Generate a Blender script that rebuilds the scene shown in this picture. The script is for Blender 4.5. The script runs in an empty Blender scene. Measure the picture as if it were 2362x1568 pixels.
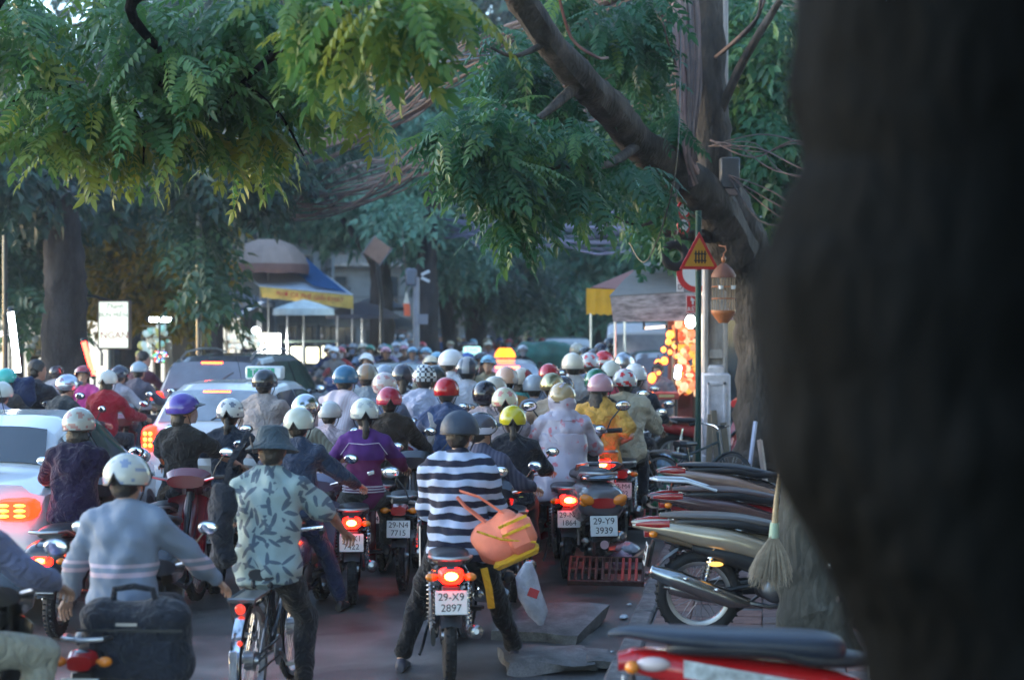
import bpy, bmesh, math, random
import numpy as np
from mathutils import Vector, Matrix, Quaternion, noise

rnd = random.Random(7)
nrs = np.random.RandomState(11)
SC = bpy.context.scene
COL = SC.collection
R = math.radians
PI = math.pi

# ---------------------------------------------------------------- camera, light, exposure
CAM_H = 2.2
FPX = 3683.0
CX, CY, HZ = 1180.5, 784.0, 746.0
PITCH = math.atan((CY - HZ) / FPX)
cam_data = bpy.data.cameras.new("camera")
cam = bpy.data.objects.new("camera", cam_data)
COL.objects.link(cam)
cam.location = (0, 0, CAM_H)
cam.rotation_euler = (PI / 2 - PITCH, 0, 0)
cam_data.sensor_width = 36
cam_data.lens = FPX / 2361 * 36
cam_data.clip_start = 0.05
cam_data.clip_end = 600
cam_data.dof.use_dof = True
cam_data.dof.focus_distance = 12.5
cam_data.dof.aperture_fstop = 1.8
SC.camera = cam

world = bpy.data.worlds.new("World")
SC.world = world
world.use_nodes = True
wn = world.node_tree
wn.nodes.clear()
sky = wn.nodes.new('ShaderNodeTexSky')
sky.sky_type = 'NISHITA'
sky.sun_disc = False
SUN_EL, SUN_AZ = 12.0, 285.0
sky.sun_elevation = R(SUN_EL)
sky.sun_rotation = R(SUN_AZ)
sky.air_density = 1.0
sky.dust_density = 0.4
sky.ozone_density = 1.9
bg = wn.nodes.new('ShaderNodeBackground')
bg.inputs[1].default_value = 0.15
wo = wn.nodes.new('ShaderNodeOutputWorld')
wn.links.new(sky.outputs[0], bg.inputs[0])
wn.links.new(bg.outputs[0], wo.inputs[0])

sl = bpy.data.lights.new("sun", 'SUN')
sl.energy = 0.08
sl.angle = R(70)
sl.color = (1.0, 0.93, 0.86)
sun = bpy.data.objects.new("sun", sl)
COL.objects.link(sun)
_az, _el = R(SUN_AZ), R(SUN_EL)
_d = Vector((math.sin(_az) * math.cos(_el), math.cos(_az) * math.cos(_el), math.sin(_el)))
sun.rotation_euler = (-_d).to_track_quat('-Z', 'Y').to_euler()

SC.view_settings.view_transform = 'Standard'
SC.view_settings.look = 'None'
SC.view_settings.gamma = 1.0
SC.view_settings.exposure = 2.7
SC.view_settings.use_curve_mapping = False
SC.render.engine = 'CYCLES'
SC.cycles.use_denoising = True
SC.cycles.max_bounces = 5
SC.cycles.diffuse_bounces = 2
SC.cycles.glossy_bounces = 2
SC.cycles.transmission_bounces = 3
SC.cycles.transparent_max_bounces = 6
SC.cycles.volume_bounces = 0
SC.cycles.sample_clamp_indirect = 4.0
SC.cycles.use_light_tree = True

# ---------------------------------------------------------------- places from the photograph
def P(px, py, d):
    """point at depth d metres along the street that stands where the photo shows it"""
    a = (px - CX) / FPX
    b = (CY - py) / FPX
    y = math.cos(PITCH) + b * math.sin(PITCH)
    z = -math.sin(PITCH) + b * math.cos(PITCH)
    k = d / y
    return Vector((a * k, d, CAM_H + z * k))

def XZ(px, py, d):
    p = P(px, py, d)
    return p.x, p.z

# ---------------------------------------------------------------- materials
_mats = {}
LAMP = 0.45
def nt_of(m):
    m.use_nodes = True
    return m.node_tree

def hexc(c):
    return (c[0], c[1], c[2], 1.0)

def mat(name, color, rough=0.6, metal=0.0, coat=0.0, bump=0.0, bscale=40.0, vary=0.12, vscale=6.0,
        emit=0.0, ecol=None, spec=0.5, trans=0.0, stretch=None, sheen=0.0, alpha=1.0):
    key = (name, tuple(round(v, 3) for v in color), rough, metal, coat, bump, bscale, vary, vscale, emit, ecol, trans, stretch, alpha)
    if key in _mats:
        return _mats[key]
    m = bpy.data.materials.new(name)
    nt = nt_of(m)
    b = nt.nodes['Principled BSDF']
    b.inputs['Base Color'].default_value = hexc(color)
    b.inputs['Roughness'].default_value = rough
    b.inputs['Metallic'].default_value = metal
    b.inputs['Specular IOR Level'].default_value = spec
    if coat:
        b.inputs['Coat Weight'].default_value = coat
        b.inputs['Coat Roughness'].default_value = 0.08
    if sheen:
        b.inputs['Sheen Weight'].default_value = sheen
    if trans:
        b.inputs['Transmission Weight'].default_value = trans
    if alpha < 1:
        b.inputs['Alpha'].default_value = alpha
    if emit:
        b.inputs['Emission Color'].default_value = hexc(ecol or color)
        b.inputs['Emission Strength'].default_value = emit * LAMP
    tc = None
    if vary or bump:
        tc = nt.nodes.new('ShaderNodeTexCoord')
        src = tc.outputs['Object']
        if stretch:
            mp = nt.nodes.new('ShaderNodeMapping')
            mp.inputs['Scale'].default_value = stretch
            nt.links.new(src, mp.inputs[0])
            src = mp.outputs[0]
    if vary:
        n = nt.nodes.new('ShaderNodeTexNoise')
        n.inputs['Scale'].default_value = vscale
        n.inputs['Detail'].default_value = 4
        n.inputs['Roughness'].default_value = 0.65
        nt.links.new(src, n.inputs['Vector'])
        mr = nt.nodes.new('ShaderNodeMapRange')
        mr.inputs['From Min'].default_value = 0.3
        mr.inputs['From Max'].default_value = 0.7
        mr.inputs['To Min'].default_value = 1 - vary
        mr.inputs['To Max'].default_value = 1 + vary
        nt.links.new(n.outputs[0], mr.inputs[0])
        mx = nt.nodes.new('ShaderNodeMix')
        mx.data_type = 'RGBA'
        mx.blend_type = 'MULTIPLY'
        mx.inputs[0].default_value = 1.0
        mx.inputs[6].default_value = hexc(color)
        nt.links.new(mr.outputs[0], mx.inputs[7])
        nt.links.new(mx.outputs[2], b.inputs['Base Color'])
    if bump:
        n2 = nt.nodes.new('ShaderNodeTexNoise')
        n2.inputs['Scale'].default_value = bscale
        n2.inputs['Detail'].default_value = 5
        if bump >= .9: n2.inputs['Distortion'].default_value = 1.6
        nt.links.new(src, n2.inputs['Vector'])
        bp = nt.nodes.new('ShaderNodeBump')
        bp.inputs['Strength'].default_value = bump
        bp.inputs['Distance'].default_value = 0.045 if bump >= .9 else 0.02
        nt.links.new(n2.outputs[0], bp.inputs['Height'])
        nt.links.new(bp.outputs[0], b.inputs['Normal'])
    _mats[key] = m
    return m

def fabric(c, name='fabric'):
    return mat(name, c, 0.88, bump=0.9, bscale=13.0, vary=0.14, vscale=5.0, spec=0.2, sheen=0.15)
def paint(c, name='paint', rough=0.25):
    return mat(name, c, rough, coat=0.7, vary=0.05, vscale=3.0)
def plastic(c, rough=0.45, name='plastic'):
    return mat(name, c, rough, vary=0.1, vscale=12.0, bump=0.05, bscale=80)
def metal(c=(0.6, 0.6, 0.62), rough=0.25, name='metal'):
    return mat(name, c, rough, metal=1.0, vary=0.12, vscale=14.0, bump=0.04, bscale=60)
def glow(c, s, name='lamp'):
    return mat(name, c, 0.4, vary=0, emit=s, ecol=tuple(c))
def skinm(c=(0.42, 0.24, 0.16)):
    return mat('skin', c, 0.5, vary=0.08, vscale=20.0, bump=0.05, bscale=90)

RUBBER = mat('rubber', (0.018, 0.018, 0.02), 0.75, bump=0.3, bscale=60, vary=0.25)
DARKPL = plastic((0.02, 0.021, 0.024), 0.4, 'dark_plastic')
VINYL = mat('seat_vinyl', (0.022, 0.024, 0.03), 0.38, bump=0.12, bscale=150, vary=0.15)
CHROME = metal((0.72, 0.73, 0.75), 0.12, 'chrome')
STEEL = metal((0.42, 0.42, 0.44), 0.35, 'steel')
ENGINE = metal((0.22, 0.22, 0.23), 0.45, 'engine_metal')
HAIR = mat('hair', (0.012, 0.010, 0.010), 0.42, bump=0.6, bscale=60, vary=0.3, stretch=(4, 4, 0.4))
CARGLASS = mat('car_glass', (0.02, 0.024, 0.028), 0.06, vary=0.0, spec=0.9, coat=0.4)
MIRRORG = metal((0.92, 0.94, 1.0), 0.03, 'mirror_glass')
SHOEM = mat('shoe', (0.02, 0.02, 0.022), 0.5)
REDLENS = mat('red_lens', (0.35, 0.01, 0.012), 0.2, coat=0.6, vary=0)
AMBER = mat('amber_lens', (0.75, 0.22, 0.01), 0.2, coat=0.6, vary=0)
PLATEM = mat('plate_white', (0.72, 0.76, 0.74), 0.4, vary=0.05)
INK = mat('black_ink', (0.02, 0.02, 0.02), 0.6, vary=0)

# ---------------------------------------------------------------- mesh builder
def rotm(rx=0, ry=0, rz=0):
    return Matrix.Rotation(R(rz), 4, 'Z') @ Matrix.Rotation(R(ry), 4, 'Y') @ Matrix.Rotation(R(rx), 4, 'X')

_hull = None
def _hull_faces():
    global _hull
    if _hull is None:
        bm = bmesh.new()
        b = 0.2
        for sx in (-1, 1):
            for sy in (-1, 1):
                for sz in (-1, 1):
                    bm.verts.new((sx, sy * (1 - b), sz * (1 - b)))
                    bm.verts.new((sx * (1 - b), sy, sz * (1 - b)))
                    bm.verts.new((sx * (1 - b), sy * (1 - b), sz))
        bm.verts.index_update()
        bmesh.ops.convex_hull(bm, input=bm.verts)
        bmesh.ops.dissolve_limit(bm, angle_limit=0.05, verts=bm.verts, edges=bm.edges)
        bmesh.ops.recalc_face_normals(bm, faces=bm.faces)
        _hull = [[v.index for v in f.verts] for f in bm.faces]
        bm.free()
    return _hull

class MB:
    def __init__(self):
        self.v = []; self.f = []; self.mi = []; self.m = 0; self.M = None
    def add(self, verts, faces, M=None):
        o = len(self.v)
        for v in verts:
            v = Vector(v)
            if M is not None: v = M @ v
            if self.M is not None: v = self.M @ v
            self.v.append((v.x, v.y, v.z))
        for f in faces:
            self.f.append([i + o for i in f]); self.mi.append(self.m)
        return self
    def box(self, c, s, rot=None, bev=0.0):
        hx, hy, hz = s[0] / 2, s[1] / 2, s[2] / 2
        M = Matrix.Translation(c) @ (rot if rot is not None else Matrix())
        if bev <= 0:
            vs = [(sx * hx, sy * hy, sz * hz) for sx in (-1, 1) for sy in (-1, 1) for sz in (-1, 1)]
            fs = [(0, 1, 3, 2), (4, 6, 7, 5), (0, 4, 5, 1), (2, 3, 7, 6), (0, 2, 6, 4), (1, 5, 7, 3)]
            return self.add(vs, fs, M)
        b = min(bev, hx * .9, hy * .9, hz * .9)
        vs = []
        for sx in (-1, 1):
            for sy in (-1, 1):
                for sz in (-1, 1):
                    vs.append((sx * hx, sy * (hy - b), sz * (hz - b)))
                    vs.append((sx * (hx - b), sy * hy, sz * (hz - b)))
                    vs.append((sx * (hx - b), sy * (hy - b), sz * hz))
        return self.add(vs, _hull_faces(), M)
    def ring(self, rings, cap=True, closed=False):
        n = len(rings[0]); k = len(rings)
        vs = [p for r in rings for p in r]
        fs = []
        for i in range(k - 1 + (1 if closed else 0)):
            a, b = i * n, ((i + 1) % k) * n
            for j in range(n):
                j2 = (j + 1) % n
                fs.append((a + j, a + j2, b + j2, b + j))
        if cap and not closed:
            fs.append(tuple(range(n - 1, -1, -1)))
            fs.append(tuple(range((k - 1) * n, k * n)))
        return self.add(vs, fs)
    def tube(self, pts, r, n=8, cap=True, closed=False, flat=1.0):
        pts = [Vector(p) for p in pts]
        k = len(pts)
        rs = list(r) if hasattr(r, '__len__') else [r] * k
        rings = []
        t0 = (pts[1] - pts[0]).normalized()
        up = Vector((0, 0, 1)) if abs(t0.z) < 0.9 else Vector((0, 1, 0))
        nrm = (up - t0 * up.dot(t0)).normalized()
        for i in range(k):
            if closed:
                t = (pts[(i + 1) % k] - pts[i - 1]).normalized()
            elif i == 0: t = t0
            elif i == k - 1: t = (pts[i] - pts[i - 1]).normalized()
            else: t = ((pts[i + 1] - pts[i]).normalized() + (pts[i] - pts[i - 1]).normalized()).normalized()
            nrm = (nrm - t * nrm.dot(t))
            if nrm.length < 1e-5: nrm = t.orthogonal()
            nrm.normalize()
            bn = t.cross(nrm)
            rings.append([pts[i] + (nrm * math.cos(a) * flat + bn * math.sin(a)) * rs[i]
                          for a in (2 * PI * j / n for j in range(n))])
        return self.ring(rings, cap, closed)
    def ell(self, c, r, n=12, m=8, rot=None):
        M = Matrix.Translation(c) @ (rot if rot is not None else Matrix())
        vs = [(0, 0, -r[2])]
        for i in range(1, m):
            ph = -PI / 2 + PI * i / m
            for j in range(n):
                a = 2 * PI * j / n
                vs.append((r[0] * math.cos(ph) * math.cos(a), r[1] * math.cos(ph) * math.sin(a), r[2] * math.sin(ph)))
        vs.append((0, 0, r[2]))
        fs = []
        for j in range(n):
            fs.append((0, 1 + (j + 1) % n, 1 + j))
        for i in range(m - 2):
            for j in range(n):
                a = 1 + i * n; b = a + n; j2 = (j + 1) % n
                fs.append((a + j, a + j2, b + j2, b + j))
        t = len(vs) - 1; a = 1 + (m - 2) * n
        for j in range(n):
            fs.append((a + j, a + (j + 1) % n, t))
        return self.add(vs, fs, M)
    def cap_tube(self, a, b, ra, rb, n=12):
        a = Vector(a); b = Vector(b)
        self.tube([a, a.lerp(b, .5), b], [ra, (ra + rb) / 2, rb], n)
        self.ell(a, (ra, ra, ra), n, 8); self.ell(b, (rb, rb, rb), n, 8)
        return self
    def lathe(self, prof, n=24, M=None, cap=True):
        rings = []
        for r, z in prof:
            ring = [Vector((r * math.cos(2 * PI * j / n), r * math.sin(2 * PI * j / n), z)) for j in range(n)]
            if M is not None: ring = [M @ p for p in ring]
            rings.append(ring)
        return self.ring(rings, cap)
    def prism(self, poly, h, M=None):
        n = len(poly)
        vs = [(x, y, -h / 2) for x, y in poly] + [(x, y, h / 2) for x, y in poly]
        fs = [tuple(range(n - 1, -1, -1)), tuple(range(n, 2 * n))]
        for i in range(n):
            j = (i + 1) % n
            fs.append((i, j, n + j, n + i))
        return self.add(vs, fs, M)
    def sheet(self, grid, thick=0.0):
        k = len(grid); n = len(grid[0])
        if not thick:
            vs = [p for r in grid for p in r]
            fs = [(i * n + j, i * n + j + 1, (i + 1) * n + j + 1, (i + 1) * n + j) for i in range(k - 1) for j in range(n - 1)]
            return self.add(vs, fs)
        g = [[Vector(p) for p in r] for r in grid]
        nr = []
        for i in range(k):
            row = []
            for j in range(n):
                du = g[min(i + 1, k - 1)][j] - g[max(i - 1, 0)][j]
                dv = g[i][min(j + 1, n - 1)] - g[i][max(j - 1, 0)]
                w = du.cross(dv)
                row.append(w.normalized() if w.length > 1e-9 else Vector((0, 0, 1)))
            nr.append(row)
        top = [g[i][j] + nr[i][j] * thick / 2 for i in range(k) for j in range(n)]
        bot = [g[i][j] - nr[i][j] * thick / 2 for i in range(k) for j in range(n)]
        o = k * n
        fs = []
        for i in range(k - 1):
            for j in range(n - 1):
                a = i * n + j; b = a + 1; c = a + n + 1; d = a + n
                fs.append((a, d, c, b)); fs.append((o + a, o + b, o + c, o + d))
        for j in range(n - 1):
            fs.append((j, j + 1, o + j + 1, o + j)); a = (k - 1) * n + j
            fs.append((a + 1, a, o + a, o + a + 1))
        for i in range(k - 1):
            a = i * n; fs.append((a + n, a, o + a, o + a + n)); a = i * n + n - 1
            fs.append((a, a + n, o + a + n, o + a))
        return self.add(top + bot, fs)
    def mesh(self, name, mats, smooth=True):
        me = bpy.data.meshes.new(name)
        me.from_pydata(self.v, [], self.f)
        if not isinstance(mats, (list, tuple)): mats = [mats]
        for m in mats: me.materials.append(m)
        if len(mats) > 1: me.polygons.foreach_set('material_index', self.mi)
        if smooth is True:
            me.polygons.foreach_set('use_smooth', [True] * len(me.polygons))
            me.set_sharp_from_angle(angle=R(42))
        me.update()
        return me
    def build(self, name, mats, parent=None, smooth=True, loc=None, rot=None):
        o = bpy.data.objects.new(name, self.mesh(name, mats, smooth))
        COL.objects.link(o)
        if parent is not None: o.parent = parent
        if loc is not None: o.location = loc
        if rot is not None: o.rotation_euler = rot
        return o

def tag(o, label=None, cat=None, group=None, kind=None):
    if label: o['label'] = label
    if cat: o['category'] = cat
    if group: o['group'] = group
    if kind: o['kind'] = kind
    return o

def empty(name, loc, rz=0.0, label=None, cat=None, group=None, s=1.0):
    o = bpy.data.objects.new(name, None)
    COL.objects.link(o)
    o.empty_display_size = 0.1
    o.location = loc; o.rotation_euler = (0, 0, rz); o.scale = (s, s, s)
    return tag(o, label, cat, group)

def link(name, me, parent=None, loc=(0, 0, 0), rot=(0, 0, 0), s=1.0, mats=None):
    o = bpy.data.objects.new(name, me)
    COL.objects.link(o)
    o.parent = parent; o.location = loc; o.rotation_euler = rot
    o.scale = (s, s, s) if not hasattr(s, '__len__') else s
    if mats is not None:
        for i, m in enumerate(mats):
            if m is None: continue
            o.material_slots[i].link = 'OBJECT'
            o.material_slots[i].material = m
    return o

def children_map():
    d = {}
    for o in bpy.data.objects:
        if o.parent: d.setdefault(o.parent.name, []).append(o)
    return d

def copy_tree(o, parent=None, kids=None, swap=None):
    c = o.copy(); COL.objects.link(c); c.parent = parent
    if swap and o.type == 'MESH':
        for i, s in enumerate(c.material_slots):
            if s.material and s.material.name in swap:
                m = swap[s.material.name]
                s.link = 'OBJECT'; s.material = m
    for ch in kids.get(o.name, []):
        copy_tree(ch, c, kids, swap)
    return c

TMP = bpy.data.scenes.new('workshop')
def evaluated_mesh(o):
    """evaluate one object in a scene of its own, away from the thousands of others"""
    TMP.collection.objects.link(o)
    vl = TMP.view_layers[0]
    vl.update()
    me = bpy.data.meshes.new_from_object(o.evaluated_get(vl.depsgraph))
    bpy.data.objects.remove(o)
    return me

def text_obj(name, s, size, material, parent=None, loc=(0, 0, 0), rot=(0, 0, 0), depth=0.002, align='CENTER', shear=0.0, sx=1.0):
    cu = bpy.data.curves.new(name, 'FONT')
    cu.body = s; cu.size = size; cu.extrude = depth; cu.align_x = align; cu.align_y = 'CENTER'; cu.shear = shear
    t = bpy.data.objects.new(name, cu)
    me = evaluated_mesh(t)
    me.materials.clear(); me.materials.append(material)
    o = bpy.data.objects.new(name, me)
    COL.objects.link(o)
    o.parent = parent; o.location = loc; o.rotation_euler = rot; o.scale = (sx, 1, 1)
    return o

def text_mesh(s, size, material, depth=0.002):
    o = text_obj('lettering', s, size, material, depth=depth)
    me = o.data
    bpy.data.objects.remove(o)
    return me

def remeshed(mb, voxel, smooth=4, disp=None, name='body'):
    me = mb.mesh(name, INK, True)
    o = bpy.data.objects.new('tmp', me)
    r = o.modifiers.new('r', 'REMESH'); r.mode = 'VOXEL'; r.voxel_size = voxel; r.use_smooth_shade = True
    s = o.modifiers.new('s', 'SMOOTH'); s.iterations = smooth; s.factor = 0.5
    out = evaluated_mesh(o); bpy.data.meshes.remove(me)
    out.name = name
    if disp:
        n = len(out.vertices)
        co = np.empty(n * 3, 'f'); no = np.empty(n * 3, 'f')
        out.vertices.foreach_get('co', co); out.vertices.foreach_get('normal', no)
        co = co.reshape(-1, 3); no = no.reshape(-1, 3)
        a, sc, sd = disp
        q = co * sc
        w = (np.sin(q[:, 2] * 1.7 + 2.1 * np.sin(q[:, 0] * 1.1 + sd) + 1.3 * np.sin(q[:, 1] * 0.9 + sd * 2))
             + 0.6 * np.sin(q[:, 2] * 3.9 + q[:, 0] * 2.3 + sd) * np.sin(q[:, 0] * 2.2 - q[:, 1] * 1.7 + sd * 3)
             + 0.5 * np.sin(q[:, 0] * 2.8 + 1.5 * np.sin(q[:, 2] * 0.8 + sd)))
        co += no * (w * a)[:, None]
        out.vertices.foreach_set('co', co.ravel())
    out.update()
    return out
# ---------------------------------------------------------------- people
def ik(a, t, l1, l2, hint):
    a = Vector(a); t = Vector(t); hint = Vector(hint)
    d = t - a
    L = min(d.length, l1 + l2 - 0.004)
    L = max(L, abs(l1 - l2) + 0.01)
    u = d.normalized()
    t = a + u * L
    x = (l1 * l1 - l2 * l2 + L * L) / (2 * L)
    h = math.sqrt(max(l1 * l1 - x * x, 0))
    p = (hint - u * hint.dot(u))
    p = p.normalized() if p.length > 1e-5 else u.orthogonal()
    return a + u * x + p * h, t

POSES = dict(
    rider=dict(),
    rider_lean=dict(lean=20, elbow=0.7),
    rider_up=dict(lean=4, elbow=0.25, heady=12),
    rider_left=dict(lean=10, heady=38, elbow=0.5),
    rider_right=dict(lean=8, heady=-40, elbow=0.3),
    rider_foot=dict(lean=8, footl=(-0.34, 0.12, 0.09), elbow=0.4),
    rider_both=dict(lean=6, footl=(-0.33, 0.1, 0.09), footr=(0.33, 0.1, 0.09), elbow=0.5, heady=-10),
    passenger=dict(hipy=-0.30, hipz=0.88, handl=(-0.15, 0.02, 0.98), handr=(0.15, 0.02, 0.98), footl=(-0.2, -0.02, 0.40), footr=(0.2, -0.02, 0.40), lean=6),
    stand=dict(hipy=0, hipz=0.86, lean=3, handl=(-0.27, 0.06, 0.76), handr=(0.27, 0.06, 0.76), footl=(-0.11, 0, 0.08), footr=(0.11, 0.03, 0.08), stand=True),
)

def skeleton(p):
    g = lambda k, d: p.get(k, d)
    hz, hy = g('hipz', 0.84), g('hipy', -0.02)
    lean, roll = R(g('lean', 11)), R(g('roll', 0))
    P0 = Vector((g('hipx', 0), hy, hz))
    t = Vector((math.sin(roll), math.sin(lean), math.cos(lean) * math.cos(roll))).normalized()
    yaw = R(g('yaw', 0))
    rt = Vector((math.cos(yaw), math.sin(yaw), 0)); rt = (rt - t * rt.dot(t)).normalized()
    fw = t.cross(rt) * -1
    if fw.y < 0: fw = -fw
    w = g('w', 1.0)
    J = dict(P0=P0, t=t, rt=rt, fw=fw, w=w)
    J['waist'] = P0 + t * 0.18
    J['chest'] = P0 + t * 0.36 - fw * 0.01
    J['neck'] = P0 + t * 0.50
    J['head'] = J['neck'] + t * 0.09 + Vector((math.sin(roll) * .05, 0.035, 0.075))
    for s, n in ((-1, 'l'), (1, 'r')):
        J['s' + n] = P0 + t * 0.445 + rt * (0.165 * w * s)
        hd = Vector(g('hand' + n, (0.335 * s, 0.46, 1.03)))
        eh = Vector((s * (0.12 + g('elbow', 0.25)), -0.3, -0.8))
        if g('ehint' + n, None): eh = Vector(g('ehint' + n, None))
        J['e' + n], J['h' + n] = ik(J['s' + n], hd, 0.285, 0.255, eh)
        J['p' + n] = P0 + Vector((0.088 * s, 0.0, -0.02))
        ft = Vector(g('foot' + n, (0.185 * s, 0.27, 0.39)))
        kh = Vector(g('kneehint' + n, (0.16 * s, 1.0, 0.15) if not g('stand', False) else (0.1 * s, 1, 0)))
        J['k' + n], J['f' + n] = ik(J['p' + n], ft, 0.42, 0.40, kh)
    return J

_bodies = {}
def hand_mesh(mb, W, D, palm, side, grip=1.0):
    """four unequal curved fingers and a thumb on the palm; D forearm direction, palm the palm's facing"""
    D = D.normalized(); palm = (palm - D * palm.dot(D)).normalized()
    X = D.cross(palm).normalized()
    # X points across the knuckles
    base = W + D * 0.085
    for i, L in enumerate((0.066, 0.076, 0.071, 0.056)):
        off = X * (0.030 - 0.020 * i) * side
        a = base + off
        cur = D.copy(); pts = [a - D * 0.02, a]
        for s_, c_ in ((0.42, 25), (0.33, 50), (0.25, 45)):
            ax = X
            q = Quaternion(ax, -R(c_ * grip))
            c2 = q @ cur
            if (c2 - palm).length > (cur - palm).length + 1e-4:
                c2 = Quaternion(ax, R(c_ * grip)) @ cur
            cur = c2
            pts.append(pts[-1] + cur * L * s_)
        mb.tube(pts, [0.0095, 0.0092, 0.0085, 0.0075, 0.005], 6)
    tb = W + D * 0.03 + X * 0.026 * side
    d1 = (D * 0.65 + X * 0.7 * side + palm * 0.35).normalized()
    mb.tube([tb - d1 * .01, tb + d1 * 0.032, tb + d1 * 0.03 + (D + palm * 0.5).normalized() * 0.03], [0.013, 0.011, 0.007], 6)

def body_meshes(pose, sleeve, loose, legs, vox, seed=0.0, hood=False, skirt=False):
    key = (repr(sorted(pose.items())), sleeve, loose, legs, vox, hood)
    if key in _bodies: return _bodies[key]
    J = skeleton(pose)
    t, rt, fw = J['t'], J['rt'], J['fw']
    T = Matrix((rt, fw, t)).transposed().to_4x4()
    wv = J['w']
    def torso(mb, g, belly=0.0):
        mb.ell(J['P0'] + Vector((0, -.01, 0)), (0.152 + g, 0.104 + g, 0.112 + g), 16, 10)
        mb.ell(J['waist'], (0.125 * (wv + 1) / 2 + g + belly, 0.092 + g, 0.15 + g), 16, 10, T)
        mb.ell(J['chest'], (0.155 * wv + g, 0.102 + g, 0.16 + g), 16, 10, T)
        mb.tube([J['P0'] + t * .02, J['waist'], J['chest']], [0.13 + g, 0.115 + g + belly, 0.13 + g], 16, flat=0.78)
        mb.cap_tube(J['sl'] - t * .005, J['sr'] - t * .005, 0.052 + g, 0.052 + g)
        for n in 'lr':
            mb.cap_tube(J['s' + n] + t * .0, J['neck'] + t * .02, 0.045 + g, 0.042 + g)
    b = MB()
    torso(b, 0.0)
    b.cap_tube(J['neck'] - t * .03, J['head'] - Vector((0, .012, .04)), 0.052, 0.046)
    for n in 'lr':
        b.cap_tube(J['s' + n], J['e' + n], 0.044, 0.036)
        b.cap_tube(J['e' + n], J['h' + n], 0.036, 0.024)
        D = (J['h' + n] - J['e' + n]).normalized()
        b.ell(J['h' + n] + D * 0.045, (0.036, 0.018, 0.052), 10, 8, D.to_track_quat('Z', 'X').to_matrix().to_4x4() @ rotm(rz=90))
        b.cap_tube(J['p' + n], J['k' + n], 0.085, 0.056)
        b.cap_tube(J['k' + n], J['f' + n], 0.054, 0.034)
        b.cap_tube(J['f' + n] + Vector((0, -.03, -.045)), J['f' + n] + Vector((0.01 if n == 'r' else -.01, .12, -.055)), 0.034, 0.026)
    H = Matrix.Translation(J['head']) @ rotm(rx=pose.get('headp', 0), rz=pose.get('heady', 0), ry=pose.get('headr', 0))
    b.M = H
    b.ell((0, 0, 0.015), (0.074, 0.094, 0.108), 16, 12)
    b.ell((0, .025, -.05), (0.056, 0.062, 0.066), 14, 10)
    b.ell((0, .098, -.012), (0.013, 0.016, 0.022), 8, 6)
    b.ell((0, .084, .012), (0.008, 0.012, 0.03), 8, 6)
    b.ell((0, .082, .035), (0.05, 0.014, 0.012), 10, 6)
    b.ell((0, .083, -.055), (0.022, 0.011, 0.010), 8, 6)
    b.ell((0, .070, -.088), (0.022, 0.018, 0.018), 8, 6)
    for s in (-1, 1): b.ell((s * .076, -.005, -.008), (0.010, 0.020, 0.033), 8, 6)
    b.M = None
    body = remeshed(b, vox * 0.8, 3, None, 'body')
    hm = MB()
    for s, n in ((-1, 'l'), (1, 'r')):
        D = J['h' + n] - J['e' + n]
        hm2 = hand_mesh(hm, J['h' + n], D, Vector(pose.get('palm' + n, (0, 0.2, -1))), -s, pose.get('grip', 1.0))
    hme = hm.mesh('h', INK)
    bm = bmesh.new(); bm.from_mesh(body); bm.from_mesh(hme)
    for f in bm.faces: f.smooth = True; f.material_index = 0
    bm.to_mesh(body); bm.free(); bpy.data.meshes.remove(hme)
    body.materials.clear(); body.materials.append(skinm())
    # garments
    g = 0.016 + loose
    sh = MB()
    torso(sh, g, loose * .6)
    if pose.get('hem'): sh.tube([J['waist'], J['P0'], J['P0'] - Vector((0, 0, pose['hem']))], [.14 + g, .16 + g, .165 + g], 20, flat=.74)
    if loose > 0.012:
        sh.tube([J['P0'] - t * .06, J['waist'], J['chest']], [0.17 + g, 0.15 + g, 0.15 + g], 18, flat=0.72)
    for n in 'lr':
        if sleeve == 'short':
            m = J['s' + n].lerp(J['e' + n], 0.72)
            sh.cap_tube(J['s' + n], m, 0.047 + g, 0.046 + g)
            sh.tube([m.lerp(J['s' + n], .4), m.lerp(J['e' + n], .1)], [0.05 + g, 0.05 + g], 14)
        elif sleeve == 'long':
            sh.cap_tube(J['s' + n], J['e' + n], 0.045 + g, 0.040 + g)
            sh.cap_tube(J['e' + n], J['e' + n].lerp(J['h' + n], .9), 0.040 + g, 0.028 + g * .7)
    sh.tube([J['neck'] - t * .02, J['neck'] + t * .03], [0.062, 0.058], 14)
    if hood:
        sh.ell(J['neck'] - fw * .07 - t * .01, (0.10, 0.06, 0.06), 14, 10, T)
    shirt = remeshed(sh, vox, 3, (0.0058 + loose * 0.12, 15.0, seed), 'shirt')
    tr = MB()
    gl = 0.014
    tr.ell(J['P0'] + Vector((0, -.01, -.005)), (0.156 + gl, 0.108 + gl, 0.112 + gl), 16, 10)
    for n in 'lr':
        tr.cap_tube(J['p' + n], J['k' + n], 0.088 + gl, 0.060 + gl)
        e = 0.9 if legs == 'long' else 0.15
        tr.cap_tube(J['k' + n], J['k' + n].lerp(J['f' + n], e), 0.060 + gl, (0.044 if legs == 'long' else .06) + gl)
    trousers = remeshed(tr, vox, 3, (0.006, 14.0, seed + 1), 'trousers')
    shoes = []
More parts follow.
